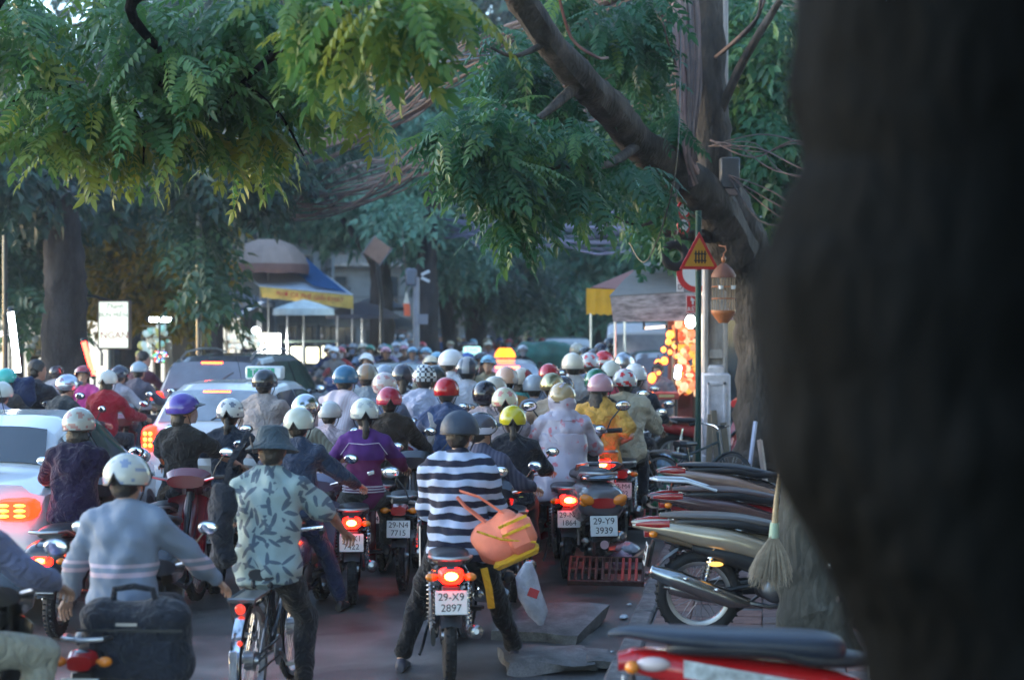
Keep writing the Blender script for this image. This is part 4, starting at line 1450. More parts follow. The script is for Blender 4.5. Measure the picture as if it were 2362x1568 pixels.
tree((.78, 2.3, 0), 'huge dark foreground tree trunk filling the right side, its leaves overhanging the top left', (pts, rad), br, nb + [((x_, y_, z_), (2.4, 2.4, .8), 520, .3) for x_, y_, z_ in ((2.2, 1, 5.6), (3.5, 4.5, 5.8), (1.5, -2.5, 6), (4, -2, 5.5))], FR_N, .34, LM_N, BARK_N, leafobj=(frond_objs(LM_NO), 300), amp=.035, name='street_tree', outw=.5)  # last four clumps overhead are out of view, added to shade the trunk

# the tree behind the broom
q = P(1878, 1480, 9.9)
tree((q.x, 9.9, .1), 'rough mottled trunk behind the hanging broom', ([Vector((q.x + .03, 9.9, .0)), Vector((q.x + .0, 9.9, .35)), P(1872, 1300, 9.9), P(1885, 1120, 9.9), P(1900, 900, 9.9), P(1930, 600, 9.9), P(1960, 200, 10), P(1960, -400, 10.2)], [.30, .235, .215, .235, .22, .2, .19, .17]), [], [], FR_S, .4, LM_C, bark('mottled_bark', (.075, .072, .062), .9), amp=.13, name='street_tree')

# the big tree behind the pole with its limb over the street
bx = P(1745, 1150, 19.6).x
tp = [Vector((bx + .05, 19.6, 0)), Vector((bx, 19.6, .4)), P(1752, 1060, 19.6), P(1757, 900, 19.6), P(1752, 760, 19.6), P(1728, 640, 19.5), P(1690, 530, 19.3), P(1655, 430, 19.1), P(1640, 300, 19), P(1632, 100, 19), P(1625, -120, 19)]
tr_ = [.55, .42, .33, .32, .31, .33, .36, .25, .22, .20, .18]
lb = ([P(1700, 590, 19.2), P(1655, 490, 18.8), P(1560, 400, 18.0), P(1475, 330, 17.0), P(1400, 245, 16.0), P(1340, 185, 15.2), P(1265, 95, 14.5), P(1195, -10, 14), P(1150, -90, 13.6)], [.30, .26, .225, .19, .175, .16, .14, .13, .11])
b2 = [lb, ([P(1475, 330, 17.0), P(1400, 380, 15.5), P(1290, 385, 14.6), P(1190, 410, 14.2)], [.07, .04, .022, .01]),
      ([P(1340, 185, 15.2), P(1260, 260, 14.6), P(1150, 330, 14.2), P(1040, 370, 14)], [.07, .035, .02, .008]),
      ([P(1560, 400, 18), P(1545, 480, 17.0), P(1480, 520, 16.4), P(1420, 500, 16)], [.05, .03, .018, .008]),
      ([P(1640, 300, 19), P(1720, 130, 18.6), P(1800, 0, 18.2)], [.07, .05, .04]), ([P(1655, 545, 19.1), P(1590, 543, 18.6), P(1525, 538, 18.3)], [.10, .06, .04]),
      ([P(1265, 95, 14.5), P(1190, 130, 14), P(1130, 110, 13.8)], [.04, .02, .008])]
cb = [BN(1170, 150, 15.6, 90, 90, .9, 150, .4), BN(1240, 240, 16.2, 130, 100, 1.0, 240, .3), BN(1390, 90, 17, 120, 90, 1.0, 200, .3), BN(1480, 160, 17.6, 90, 100, 1.0, 150, .3),
      BN(1160, 300, 13.6, 90, 90, .8, 120, .35), BN(1050, 300, 13.4, 60, 40, .6, 34, .4), BN(1040, 350, 13.6, 80, 60, .6, 70, .35), BN(1100, 420, 13.8, 90, 60, .7, 90, .4), BN(1180, 420, 14, 110, 90, .8, 200, .35),
      BN(1300, 350, 14.8, 120, 80, 1.0, 170, .3), BN(1410, 310, 17.8, 80, 80, .7, 70, .35), BN(1320, 460, 14.8, 130, 60, .8, 150, .45), BN(1190, 515, 14, 70, 55, .6, 70, .55), BN(1145, 545, 13.8, 30, 40, .4, 18, .6),
      BN(1450, 430, 16, 110, 60, .9, 110, .45), BN(1500, 500, 17, 70, 60, .8, 80, .6), BN(1300, 20, 17, 80, 60, .8, 90, .5), BN(1540, 300, 17.5, 40, 90, .7, 50, .4), BN(1500, 40, 17, 70, 60, .9, 70, .3)]
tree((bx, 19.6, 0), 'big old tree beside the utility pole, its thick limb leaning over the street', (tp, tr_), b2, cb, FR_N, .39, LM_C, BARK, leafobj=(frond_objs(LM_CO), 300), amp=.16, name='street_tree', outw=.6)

def simple_tree(px, base_d, tops, radii, blobs, lm, label, size=.6, frs=None, bm_=BARK_D, group='trees along the street', extra=()):
    b = P(px, 800, base_d)
    pts = [Vector((b.x, base_d, 0)), Vector((b.x, base_d, .6))] + [P(x, y, d) for x, y, d in tops]
    n = len(pts)
    rad = [radii[0] * 1.5, radii[0] * 1.15] + [radii[0] + (radii[1] - radii[0]) * i / (n - 3) for i in range(n - 2)]
    return tree((b.x, base_d, 0), label, (pts, rad), [([P(*q) for q in e], [radii[1] * .9] + [radii[1] * .4] * (len(e) - 1)) for e in extra], blobs, frs or FR_S, size, lm, bm_, group, name='street_tree')

simple_tree(148, 29, [(150, 740, 29), (152, 640, 29), (142, 520, 29), (134, 420, 29), (130, 300, 29)], (.40, .26),
            [B(30, 450, 32, 70, 90, 1.8, 330, .4), B(30, 600, 32, 65, 80, 1.6, 260, .5), B(120, 370, 33, 110, 50, 1.6, 260, .35), B(30, 380, 28, 90, 90, 2, 260, .2), B(250, 420, 32, 70, 50, 2, 200, .4), B(80, 690, 30, 22, 40, 1.5, 50, .6)],
            LM_D, 'dark leaning trunk with drooping foliage left of the lit white sign box', .75)
simple_tree(300, 40, [(305, 700, 40), (300, 600, 40), (290, 500, 39)], (.22, .14),
            [B(280, 560, 37, 90, 50, 2.2, 260, .6), B(380, 500, 36, 120, 60, 2.2, 260, .55), B(250, 650, 36, 70, 50, 2, 170, .75), B(350, 650, 36, 100, 60, 2, 330, .75), B(430, 590, 35, 80, 60, 2, 240, .7), B(420, 690, 35, 70, 50, 1.6, 170, .8), B(230, 520, 37, 30, 60, 2, 70, .6), B(330, 420, 36, 120, 60, 2, 300, .4)],
            LM_O, 'olive tree, coloured as if lit orange, hanging over the lit white sign box', .66)
simple_tree(500, 30, [(500, 720, 30), (497, 560, 30), (500, 400, 30), (502, 250, 30)], (.115, .08),
            [B(480, 600, 27, 25, 80, 1.2, 80, .7), B(490, 690, 27, 20, 35, 1, 25, .75), B(450, 360, 27, 90, 70, 1.8, 260, .3), B(560, 400, 28, 60, 50, 1.5, 110, .45), B(460, 490, 28, 40, 70, 1.5, 100, .5), B(620, 400, 29, 40, 40, 1.5, 50, .4), B(600, 380, 28, 80, 60, 1.5, 160, .35), B(700, 330, 30, 70, 60, 1.5, 120, .3)],
            LM_D, 'slim trunk with bluish drooping foliage left of the brown parasol', .62)
simple_tree(880, 47, [(880, 700, 47), (876, 620, 47), (868, 520, 46), (850, 380, 45)], (.34, .22),
            [B(680, 400, 50, 110, 70, 2, 520, .6), B(800, 390, 50, 120, 80, 2.5, 600, .7), B(690, 490, 51, 110, 30, 2, 260, .5), B(900, 440, 46, 90, 75, 2.5, 520, .8), B(950, 500, 44, 65, 45, 2, 280, .85), B(820, 500, 50, 80, 35, 2, 240, .5), B(800, 290, 50, 120, 70, 3, 420, .55)],
            LM_T, 'pale bluish green tree behind the tilted brown square sign', .82, extra=([(876, 620, 47), (800, 520, 46), (740, 440, 45)], [(868, 520, 46), (930, 440, 45), (960, 400, 45)]))
simple_tree(985, 43, [(985, 700, 43), (985, 600, 43), (992, 500, 43), (1020, 380, 42)], (.30, .2),
            [B(1060, 560, 46, 90, 60, 3, 300, .35), B(960, 330, 47, 120, 100, 3, 480, .45), B(1080, 430, 48, 110, 90, 3, 360, .35), B(1000, 200, 48, 130, 110, 3, 520, .4), B(900, 180, 48, 110, 90, 3, 340, .3), B(780, 230, 47, 120, 90, 3, 340, .3)],
            LM_T, 'dark upright trunk right of the grey lamp post with its crown over the wires', .85)
simple_tree(1045, 50, [(1030, 720, 50), (1010, 650, 50), (995, 600, 50)], (.22, .14), [B(1100, 640, 52, 80, 50, 3, 260, .4), B(1040, 620, 52, 60, 40, 2, 140, .4)], LM_D, 'trunk slanting to the left in the middle of the far trees', .85)
simple_tree(1098, 56, [(1095, 700, 56), (1090, 640, 56), (1085, 560, 56)], (.34, .24), [B(1130, 570, 56, 110, 60, 3, 380, .45), B(1180, 640, 56, 110, 60, 3, 400, .45)], LM_D, 'thick dark trunk forked low among the far trees', .95, extra=([(1092, 690, 56), (1068, 640, 56), (1062, 600, 56)],))
simple_tree(1180, 62, [(1172, 700, 62), (1160, 640, 62), (1150, 560, 62)], (.34, .2), [B(1250, 600, 60, 120, 70, 3, 420, .45), B(1260, 690, 62, 90, 60, 3, 320, .35)], LM_T, 'dark trunk left of the gap in the far trees', 1.0)
simple_tree(1285, 66, [(1290, 700, 66), (1300, 620, 66), (1310, 540, 66)], (.36, .25), [B(1340, 600, 64, 110, 90, 3, 420, .35), B(1360, 700, 64, 80, 70, 3, 330, .3), B(1300, 520, 64, 130, 70, 3, 380, .35)], LM_D, 'dark trunk above the green covered truck among the far trees', 1.05)
simple_tree(1390, 52, [(1392, 700, 52), (1398, 600, 52), (1410, 480, 52)], (.26, .18), [B(1430, 560, 50, 110, 80, 3, 380, .45), B(1400, 470, 50, 130, 70, 3, 340, .5), B(1450, 660, 50, 70, 50, 2, 160, .35)], LM_T, 'trunk beside the yellow cloth of the right-hand stall', .95)
simple_tree(1800, 27, [(1800, 700, 27), (1790, 500, 27), (1780, 250, 26)], (.22, .15),
            [B(1730, 120, 25, 90, 130, 2.2, 420, .5), B(1760, 330, 25, 80, 110, 2, 320, .5), B(1770, 540, 25, 60, 70, 1.6, 170, .7), B(1600, 250, 26, 60, 120, 1.6, 220, .55), B(1590, 420, 26, 70, 60, 1.6, 150, .6), B(1640, 60, 26, 120, 70, 2, 300, .5), B(1560, 520, 26, 60, 50, 1.5, 100, .6), B(1900, 300, 25, 60, 200, 2, 200, .4)],
            LM_C, 'bushy green tree showing between the big tree and the dark foreground trunk', .62)
# the far wood, one mass
pos, dirs, tint = scatter([((P(x, y, 92)), (9, 5, 4.2), 620, .35 + .2 * math.sin(x * .01 + y * .02)) for x in range(-100, 2200, 230) for y in (40, 250, 430, 600) if not (y < 100 and x < 350)] + [((P(x, 700, 95)), (9, 5, 2.6), 500, .25) for x in range(-100, 2200, 230)])
c = bpy.data.objects.new('far_trees', leaves_mesh('far_trees', FR_X, pos, dirs, tint, 1.5, leaf_mat('leaf_far', (.016, .050, .040), (.035, .090, .066), (.07, .15, .10)))); COL.objects.link(c); tag(c, 'dense wall of far-off trees closing the end of the street', 'trees', kind='stuff')
# ---------------------------------------------------------------- buildings behind the trees
WALLC = [mat('plaster', c, .85, vary=.25, vscale=1.2, bump=.2, bscale=20) for c in ((.22, .22, .20), (.15, .17, .17), (.24, .20, .15), (.12, .13, .14), (.30, .30, .28))]
def building(loc, rz, w, dpt, h, wm, label, floors=3, cols=3, shop=None, group='house fronts behind the trees'):
    o = empty('building', loc, rz, label, 'building', group)
    m = MB(); m.box((0, dpt / 2, h / 2), (w, dpt, h), bev=.03); m.build('wall', wm, o)
    m = MB(); m.box((0, dpt / 2 - .15, h + .09), (w + .4, dpt + .3, .18), bev=.03); m.build('roof_slab', CONC_D, o)
    fh = h / floors
    for f in range(floors):
        if f:
            m = MB(); m.box((0, -.35, f * fh + .02), (w - .3, .9, .14), bev=.02)
            bal = m.build('balcony', CONC, o)
            m = MB()
            for k in range(int(w / .22)): m.tube([(-w / 2 + .3 + k * .21, -.75, f * fh + .08), (-w / 2 + .3 + k * .21, -.75, f * fh + .95)], .012, 4)
            m.box((0, -.75, f * fh + .97), (w - .4, .05, .05)); rl = m.build('railing', DARKPL, bal); rl['kind'] = 'stuff'
        for c in range(cols):
            x = -w / 2 + w * (c + .5) / cols
            z0 = f * fh
            ww, hh = (w / cols * .8, fh * .78) if f == 0 else (w / cols * .45, fh * .55)
            zc = z0 + (hh / 2 + .05 if f == 0 else fh * .52)
            m = MB(); m.box((x, -.03, zc), (ww + .12, .08, hh + .12), bev=.01)
            fr = m.build('window' if f else 'shop_front', plastic((.10, .09, .08)), o)
            lit = shop and f == 0 and c in shop
            gm = glow((1.0, .93, .78), .35, 'lit_window') if lit else CARGLASS
            m = MB(); m.box((x, -.075, zc), (ww, .02, hh)); m.build('pane', gm, fr)
            for q in (-.25, .25) if f == 0 else (0,):
                m = MB(); m.box((x + q * ww, -.10, zc), (.05, .03, hh)); m.build('mullion', DARKPL, fr)
    return o
building((lkerb_x(38) - 3.9, 38, 0), HEAD + R(90), 6, 7, 9.5, WALLC[4], 'pale plastered shop house behind the lit sign box', 3, 3, (1, 2))
building((lkerb_x(45) - 3.7, 45, 0), HEAD + R(90), 7, 7, 8.5, WALLC[1], 'grey house front behind the slim trunk', 3, 3, (0, 2))
building((lkerb_x(53) - 3.5, 53, 0), HEAD + R(90), 7, 7, 9.0, WALLC[2], 'brownish house front behind the brown parasol stall', 3, 3, (1,))
building((lkerb_x(61) - 3.2, 61, 0), HEAD + R(90), 8, 7, 8.0, WALLC[3], 'dark house front behind the tilted square sign', 3, 3)
building((P(950, 700, 78).x, 78, 0), R(6), 10, 7, 7.5, WALLC[3], 'dim house front at the end of the street left of the lamp post', 3, 4)
building((P(1180, 700, 82).x, 82, 0), 0, 10, 7, 7.0, WALLC[1], 'dim house front at the far end of the street in the middle', 3, 4, (1,))
building((P(1420, 700, 80).x, 80, 0), R(-5), 10, 7, 7.5, WALLC[3], 'dim house front at the far end of the street above the white van', 3, 4)
building((kerb_x(2) + 5.2, 2, .1), HEAD - R(90), 11, 7, 9.0, WALLC[2], 'unseen shop house added right of the camera to shade the trunk', 3, 3)  # out of view, added to block sky light from the right
building((kerb_x(14) + 5.4, 14, .1), HEAD - R(90), 11, 7, 9.5, WALLC[0], 'unseen plastered shop house added beside the parked motorbikes for shade', 3, 3)  # second unseen house, added to darken the trunk and parked bikes
bo = building((P(1850, 700, 33).x + 1.2, 33, 0), R(-6), 8, 7, 10, WALLC[2], 'brownish house with teal shutters behind the big tree', 3, 3)
m = MB()
TEAL = paint((.01, .22, .20), 'teal_paint', .4)
for k in range(9):
    a = P(1752 + k * 14, 250, 31.5); b_ = P(1752 + k * 14, 505, 31.5)
    m = MB(); m.box(((a.x + b_.x) / 2, 31.5, (a.z + b_.z) / 2), (.05, .05, a.z - b_.z), bev=.01); s_ = m.build('teal_slat', TEAL, bo)
    s_.matrix_parent_inverse = bo.matrix_world.inverted() if False else (Matrix.Translation(bo.location) @ Matrix.Rotation(bo.rotation_euler.z, 4, 'Z')).inverted()
a = P(1800, 505, 31.4); m = MB(); m.box((a.x, 31.4, a.z), (1.2, .5, .22), bev=.03); tag(m.build('balcony_slab', mat('whitewash', (.55, .56, .58), .7)), 'white ledge under the teal slats', 'ledge')
for px, py, lab in ((1735, 372, 'white round satellite dish high behind the big tree'), (1742, 404, 'white round lamp globe just below the satellite dish')):
    a = P(px, py, 28); m = MB()
    if py < 390: m.lathe([(.0, .06), (.12, .045), (.24, 0), (.25, -.01), (.12, .03), (0, .045)], 20, Matrix.Translation(a) @ rotm(rx=70)); m.tube([a, a + Vector((.5, .6, -.2))], .02, 6)
    else: m.ell(a, (.24, .2, .18), 18, 12); m.tube([a, a + Vector((.5, .6, -.1))], .02, 6)
    tag(m.build('satellite_dish' if py < 390 else 'globe_lamp', mat('white_enamel', (.6, .62, .66), .35)), lab, 'satellite dish' if py < 390 else 'lamp globe')

# ---------------------------------------------------------------- the utility pole, signs and things hung on it
px0 = P(1648, 1080, 20.1)
pole = empty('utility_pole', (px0.x, 20.1, .12), 0, 'square grey concrete utility pole with a whitewashed recessed base', 'utility pole')
PL = mat('weathered_concrete', (.40, .36, .34), .85, vary=.35, vscale=5, bump=.3, bscale=30, stretch=(2.5, 2.5, .5))
WW = mat('whitewash_base', (.72, .66, .68), .85, vary=.22, vscale=7, bump=.4, bscale=25)
s_ = 20.1 / FPX
m = MB()
m.box((-.12, 0, 4.2), (.055, .24, 5.7), bev=.01); m.box((.12, 0, 4.2), (.055, .24, 5.7), bev=.01); m.box((0, 0.02, 4.2), (.2, .10, 5.7))
for k in range(9): m.box((0, -.02, 1.7 + k * .6), (.19, .16, .12), bev=.01)
m.build('shaft', PL, pole)
m = MB(); m.box((0, 0, .93), (.36, .32, 1.06), bev=.03); m.box((0, 0, .22), (.41, .36, .45), bev=.03); m.box((0, 0, 1.49), (.25, .26, .14), bev=.03)
bs = m.build('base', WW, pole)
m = MB()
for x in (-.10, .10): m.box((x, -.168, .93), (.035, .02, .84), bev=.006)
for z in (.53, 1.33): m.box((0, -.168, z), (.235, .02, .04), bev=.006)
m.build('panel_frame', WW, bs)
WOOD = mat('weathered_wood', (.26, .20, .14), .8, vary=.3, vscale=9, bump=.3, stretch=(4, 4, .5))
for i, (x, y, tx, h, lab) in enumerate(((-.30, -.22, .06, .9, 'leaning against the left foot of the utility pole'), (-.12, -.27, .03, .95, 'standing in the middle of the pole foot'), (.02, -.29, -.04, 1.0, 'third from the left at the pole foot'), (.17, -.27, -.07, .85, 'rightmost of those at the pole foot'))):
    m = MB(); m.box((0, 0, h / 2), (.075, .025, h), bev=.004)
    tag(m.build('plank', WOOD, loc=(px0.x + x, 20.1 + y, .125), rot=(R(-6), tx * 1.5, 0)), 'weathered wooden plank ' + lab, 'plank', 'planks at the pole')
# cable bundle running down the pole
cb_ = empty('cable_bundle', (P(1585, 300, 17.6).x, 17.6, P(1585, 300, 17.6).z), 0, 'thick pinkish grey bundle of cables hanging down in front of the big tree', 'cable bundle')
CAB = [mat('cable_sheath', c, .7, vary=.2) for c in ((.34, .22, .21), (.22, .16, .15), (.42, .27, .26), (.14, .11, .11))]
o_ = Vector(cb_.location)
for k in range(22):
    xx = 1556 + (k * 37 % 52) ; dd = 17.5 + (k % 5) * .05
    end = 270 + (k * 53 % 90)
    pts = [P(xx - 4, -60, dd) - o_, P(xx + math.sin(k) * 5, 80, dd) - o_, P(xx + 4 + math.cos(k) * 4, 200, dd) - o_, P(1576 + (xx - 1560) * .5 + math.sin(k * 2) * 4, end, dd) - o_, P(1590 + (k % 7) * 3, end + 60 + (k % 4) * 8, dd + .3) - o_]
    m = MB(); out = limb(m, pts, [.027] * 5, 6, .02, 4); m.build('cable', CAB[k % 4], cb_)
# sign post with the round and red signs
gx = P(1610, 900, 18.0).x
post = empty('sign_post', (gx, 18.0, .12), 0, 'dark green steel post in front of the utility pole carrying road signs', 'sign post')
m = MB(); m.tube([(0, 0, 0), (0, 0, 3.35)], .034, 12); m.build('post', plastic((.010, .055, .045), .7, 'green_paint'), post)
WHITEP = mat('sign_white', (.62, .64, .66), .4, vary=.06); REDS = mat('sign_red', (.50, .02, .025), .4, vary=.06); YEL = mat('sign_yellow', (.55, .26, .02), .5, vary=.12)
def local(pt, base): return pt - Vector(base)
post2 = empty('sign_post', (P(1622, 900, 20.75).x, 20.75, .12), 0, 'thin post behind the utility pole with a red ringed sign and red arrow panel', 'sign post')
m = MB(); m.tube([(0, 0, 0), (0, 0, 3.3)], .03, 10); m.build('post', STEEL, post2)
c_ = P(1606, 632, 20.7)
m = MB(); m.lathe([(0, 0), (.255, 0), (.255, .006), (0, .006)], 40, Matrix.Translation(c_ - post2.location + Vector((0, .0, .02))) @ rotm(rx=90)); sg = m.build('round_sign', WHITEP, post2)
m = MB(); m.lathe([(.185, -.004), (.258, -.004), (.258, .010), (.185, .010), (.185, -.004)], 40, Matrix.Translation(c_ - post2.location + Vector((0, .0, .02))) @ rotm(rx=90), cap=False); m.build('red_ring', REDS, sg)
c_ = P(1606, 702, 20.7) - post2.location
m = MB(); m.box((c_.x - .02, .0, c_.z), (.22, .012, .235), bev=.004); sg = m.build('red_panel', REDS, post2)
m = MB()
for a_, b_2 in (((-.018, .112), (.22, .006)), ((-.018, -.112), (.22, .006))): m.box((c_.x + a_[0], -.008, c_.z + a_[1]), (b_2[0], .004, b_2[1]))
for x in (-.126, .088): m.box((c_.x + x, -.008, c_.z), (.006, .004, .23))
m.build('white_border', WHITEP, sg)
text_obj('lettering', 'RẼ', .085, WHITEP, sg, (c_.x - .065, -.010, c_.z - .068), (PI / 2, 0, 0), .001)
m = MB(); m.prism([(-.02, .08), (.03, .03), (.01, .03), (.01, -.02), (-.01, -.02), (-.01, .03), (-.03, .03)], .004, Matrix.Translation((c_.x - .045, -.010, c_.z + .02)) @ rotm(rx=90)); m.build('arrow', WHITEP, sg)
c_ = P(1570, 655, 20.7) - post2.location
m = MB(); m.box((c_.x, .05, c_.z), (.09, .01, .20), bev=.003); sg = m.build('white_panel', WHITEP, post2)
text_obj('lettering', 'D', .09, INK, sg, (c_.x, .042, c_.z - .04), (PI / 2, 0, 0), .001)
m = MB(); m.tube([(c_.x - .03, .06, c_.z + .03), (.02, .05, c_.z + .03)], .012, 6); m.build('bracket', DARKPL, post2)
# warning triangle (level crossing with gate)
c_ = P(1612, 590, 17.8)
tri = empty('warning_sign', (c_.x, 17.8, c_.z), R(14), 'yellow triangular warning sign with red border and black fence symbol', 'warning sign')
def tripts(r_): return [(-r_ * .95, -r_ * .62), (r_ * .95, -r_ * .62), (.0, r_ * 1.08)]
m = MB(); m.prism(tripts(.245), .012, rotm(rx=90)); m.build('red_border', REDS, tri)
m = MB(); m.prism(tripts(.185), .006, Matrix.Translation((0, -.009, -.003)) @ rotm(rx=90)); m.build('yellow_face', YEL, tri)
m = MB()
for k in range(4): m.box((-.045 + k * .036, -.016, -.02), (.016, .006, .13)); m.prism([(-.008, 0), (.008, 0), (0, .02)], .006, Matrix.Translation((-.045 + k * .036, -.016, .045)) @ rotm(rx=90))
for z in (-.055, .02): m.box((.009, -.015, z), (.145, .006, .014))
m.build('fence_symbol', INK, tri)
m = MB(); m.box((0, .03, -.02), (.04, .06, .3)); m.build('bracket', DARKPL, tri)
# red and white signs above
for (px, py, lab) in ((1575, 484, 'upper small red rimmed round sign at the tree fork'), (1575, 520, 'lower small red rimmed round sign at the tree fork')):
    c_ = P(px, py, 18.3)
    t_ = empty('round_sign', c_, R(38), lab, 'road sign', 'small round signs at the fork')
    m = MB(); m.lathe([(0, 0), (.10, 0), (.10, .012), (0, .012)], 28, rotm(rx=90)); m.build('red_disc', REDS, t_)
    m = MB(); m.lathe([(0, .010), (.070, .010), (.070, .016), (0, .016)], 28, rotm(rx=90)); m.build('white_face', WHITEP, t_)
    m = MB(); m.tube([(0, .0, 0), (.12, .1, -.02), (.30, .3, 0)], .012, 6); m.build('bracket', DARKPL, t_)
# hung tyre
c_ = P(1556, 590, 18.2)
m = MB(); m.lathe([(.075 + .055 * 1 + math.cos(a) * .05, math.sin(a) * .045) for a in [2 * PI * k / 12 for k in range(13)]], 32, rotm(rx=80), cap=False)
tg = tag(m.build('hung_tyre', RUBBER, loc=c_, rot=(0, 0, R(15))), 'black tyre hung behind the warning triangle', 'tyre')
m = MB(); m.tube([(0, 0, .16), (.05, .0, .32), (.22, .1, .42)], .008, 5); m.build('rope', CAB[1], tg)
# bird cage
c_ = P(1668, 745, 17.6); sc_ = 17.6 / FPX
cage = empty('bird_cage', (c_.x, 17.6, c_.z), R(12), 'small orange wooden bird cage with two white cups hanging on the pole', 'bird cage')
OW = mat('varnished_wood', (.42, .15, .06), .4, vary=.2, vscale=14, coat=.3)
W_, H_ = .135, .38
m = MB(); m.lathe([(.0, 0), (.05, .0), (.09, .05), (.128, .10), (.135, .115), (.135, .14), (0, .14)], 24); m.build('cage_base', OW, cage)
bar = MB(); bar.tube([(0, 0, .14), (0, 0, .52)], .0032, 4); bme = bar.mesh('cage_bar', WOOD)
for k in range(20):
    a = 2 * PI * k / 20; link('cage_bar', bme, cage, (math.cos(a) * .125, math.sin(a) * .125, 0))
m = MB(); m.lathe([(.135, .50), (.135, .53), (.10, .59), (.06, .63), (.02, .66), (.0, .66)], 22); m.build('cage_roof', mat('cage_net', (.20, .08, .05), .6), cage)
for z in (.27, .40):
    m = MB(); m.tube([(math.cos(2 * PI * k / 20) * .128, math.sin(2 * PI * k / 20) * .128, z) for k in range(20)], .006, 5, closed=True); m.build('cage_hoop', OW, cage)
for x in (-.07, .07):
    m = MB(); m.lathe([(.0, 0), (.022, 0), (.03, .04), (.026, .04), (.0, .01)], 14, Matrix.Translation((x, -.12, .37))); m.build('feed_cup', mat('porcelain', (.75, .78, .8), .2), cage)
m = MB(); m.tube([(0, 0, .66), (0, 0, .76), (.03, 0, .80), (.02, .0, .84), (0, .15, .86)], .008, 6); m.ell((0, 0, .70), (.025, .025, .04), 10, 8); m.build('cage_hook', OW, cage)
# electric box
c_ = P(1682, 400, 18.6); m = MB(); m.box((0, 0, 0), (.22, .18, .36), bev=.015); eb = tag(m.build('junction_box', plastic((.07, .07, .075)), loc=c_), 'dark grey cable junction box on the big tree', 'junction box')
m = MB(); m.box((0, 0, -.22), (.17, .15, .08), bev=.01); m.tube([(0, 0, -.1), (-.2, .25, -.1)], .02, 6); m.build('bracket', mat('pinkish_plastic', (.25, .18, .16), .6), eb)
# lantern plank behind the trunk (pale board)
c_ = P(1718, 560, 20.3); m = MB(); m.box((0, 0, 0), (.14, .04, .5), rotm(ry=-8), .01); tag(m.build('pale_board', mat('pale_board', (.55, .45, .40), .7), loc=c_), 'pale board sticking up behind the big trunk', 'board')
# two bars leaning at the big trunk
for (x0_, y0_, x1_, y1_, c, lab, w_) in ((1727, 1088, 1742, 972, (.45, .48, .62), 'thin pale bluish strip leaning on the big trunk', .035), (1762, 1092, 1752, 1015, (.42, .30, .24), 'short pinkish wooden stake leaning on the big trunk', .05)):
    d_ = 18.2; a, b_ = P(x0_, y0_, d_), P(x1_, y1_, d_ + .2); a = a + (a - b_) * ((a.z - .13) / (b_.z - a.z))
    m = MB(); m.tube([a, b_], [w_ * .7, w_ * .7], 4); tag(m.build('leaning_stake', mat('stake', c, .6)), lab, 'stake')
# broom hanging on the rough trunk
q = P(1775, 1360, 9.35); bt = P(1803, 1050, 9.45); bn = P(1786, 1212, 9.4)
broom = empty('broom', (q.x, 9.4, q.z), 0, 'straw broom with a long handle hanging in front of the rough trunk', 'broom')
L_ = Vector(broom.location)
m = MB(); m.tube([bn - L_, P(1790, 1150, 9.42) - L_, bt - L_], [.020, .014, .013], 10); m.build('handle', mat('bamboo', (.34, .24, .13), .5, vary=.25, vscale=20, stretch=(1, 1, 6)), broom)
m = MB(); m.tube([P(1786, 1205, 9.4) - L_, P(1784, 1240, 9.4) - L_], [.026, .030], 12); m.build('binding', mat('green_tape', (.32, .42, .30), .5), broom)
m = MB()
for k in range(260):
    u, v_ = rnd.uniform(-1, 1), rnd.uniform(-1, 1)
    st_ = P(1784 + u * 8, 1236, 9.4 + v_ * .02) - L_; en = P(1775 + u * 52 + rnd.uniform(-3, 3), 1355 + rnd.uniform(-28, 12) - abs(u) * 14, 9.4 + v_ * .07) - L_
    md = st_.lerp(en, .5) + Vector((u * .012, 0, 0)); m.tube([st_, md, en], [.0026, .0024, .0012], 3)
bb = m.build('bristles', mat('straw', (.32, .26, .19), .8, vary=.3, vscale=30), broom); bb['kind'] = 'stuff'
# thin posts at left
for (px, d_, r_, ztop, lab) in ((459, 27, .055, 6.5, 'thin dark blue lamp post left of the slim trunk'), (12, 29, .05, 5.5, 'thin dark pole at the far left edge')):
    a = P(px, 800, d_); m = MB(); m.tube([(0, 0, 0), (0, 0, .5), (0, 0, ztop)], [r_ * 1.4, r_, r_ * .8], 12); m.tube([(0, 0, ztop), (.5, -.2, ztop + .3), (1.1, -.5, ztop + .35)], [.03, .03, .02], 8)
    tag(m.build('lamp_post', paint((.02, .03, .045), 'post_paint', .5), loc=(a.x, d_, .0)), lab, 'lamp post')
# centre: traffic light pole, square sign
a = P(960, 800, 38)
tp_ = empty('signal_post', (a.x, 38, 0), 0, 'light grey signal post with a grey box and white arrow plates in the middle distance', 'signal post')
m = MB(); m.tube([(0, 0, 0), (0, 0, 3.3)], .075, 14); m.build('post', mat('grey_paint', (.30, .30, .34), .5), tp_)
m = MB(); m.box((-.12, -.02, 3.3), (.26, .22, .42), bev=.04); m.build('signal_box', mat('signal_grey', (.13, .15, .19), .5), tp_)
for r_ in (25, -25):
    m = MB(); m.box((.22, -.04, 3.32 + (.08 if r_ > 0 else -.08)), (.22, .02, .07), rotm(ry=-r_), .008); m.build('arrow_plate', WHITEP, tp_)
m = MB(); m.box((.16, -.06, 2.3), (.24, .02, .24), bev=.006); m.build('side_plate', mat('grey_plate', (.22, .23, .28), .5), tp_)
a = P(937, 690, 36)
fl = empty('hanging_flag', a, 0, 'narrow orange and white banner hanging left of the signal post', 'banner')
g = [[(x_ * .07 + .02 * math.sin(z_ * 8), .02 * math.sin(z_ * 9 + x_ * 2), -.10 - z_) for x_ in (-1, -.3, .4, 1)] for z_ in (0, .1, .2, .28)]
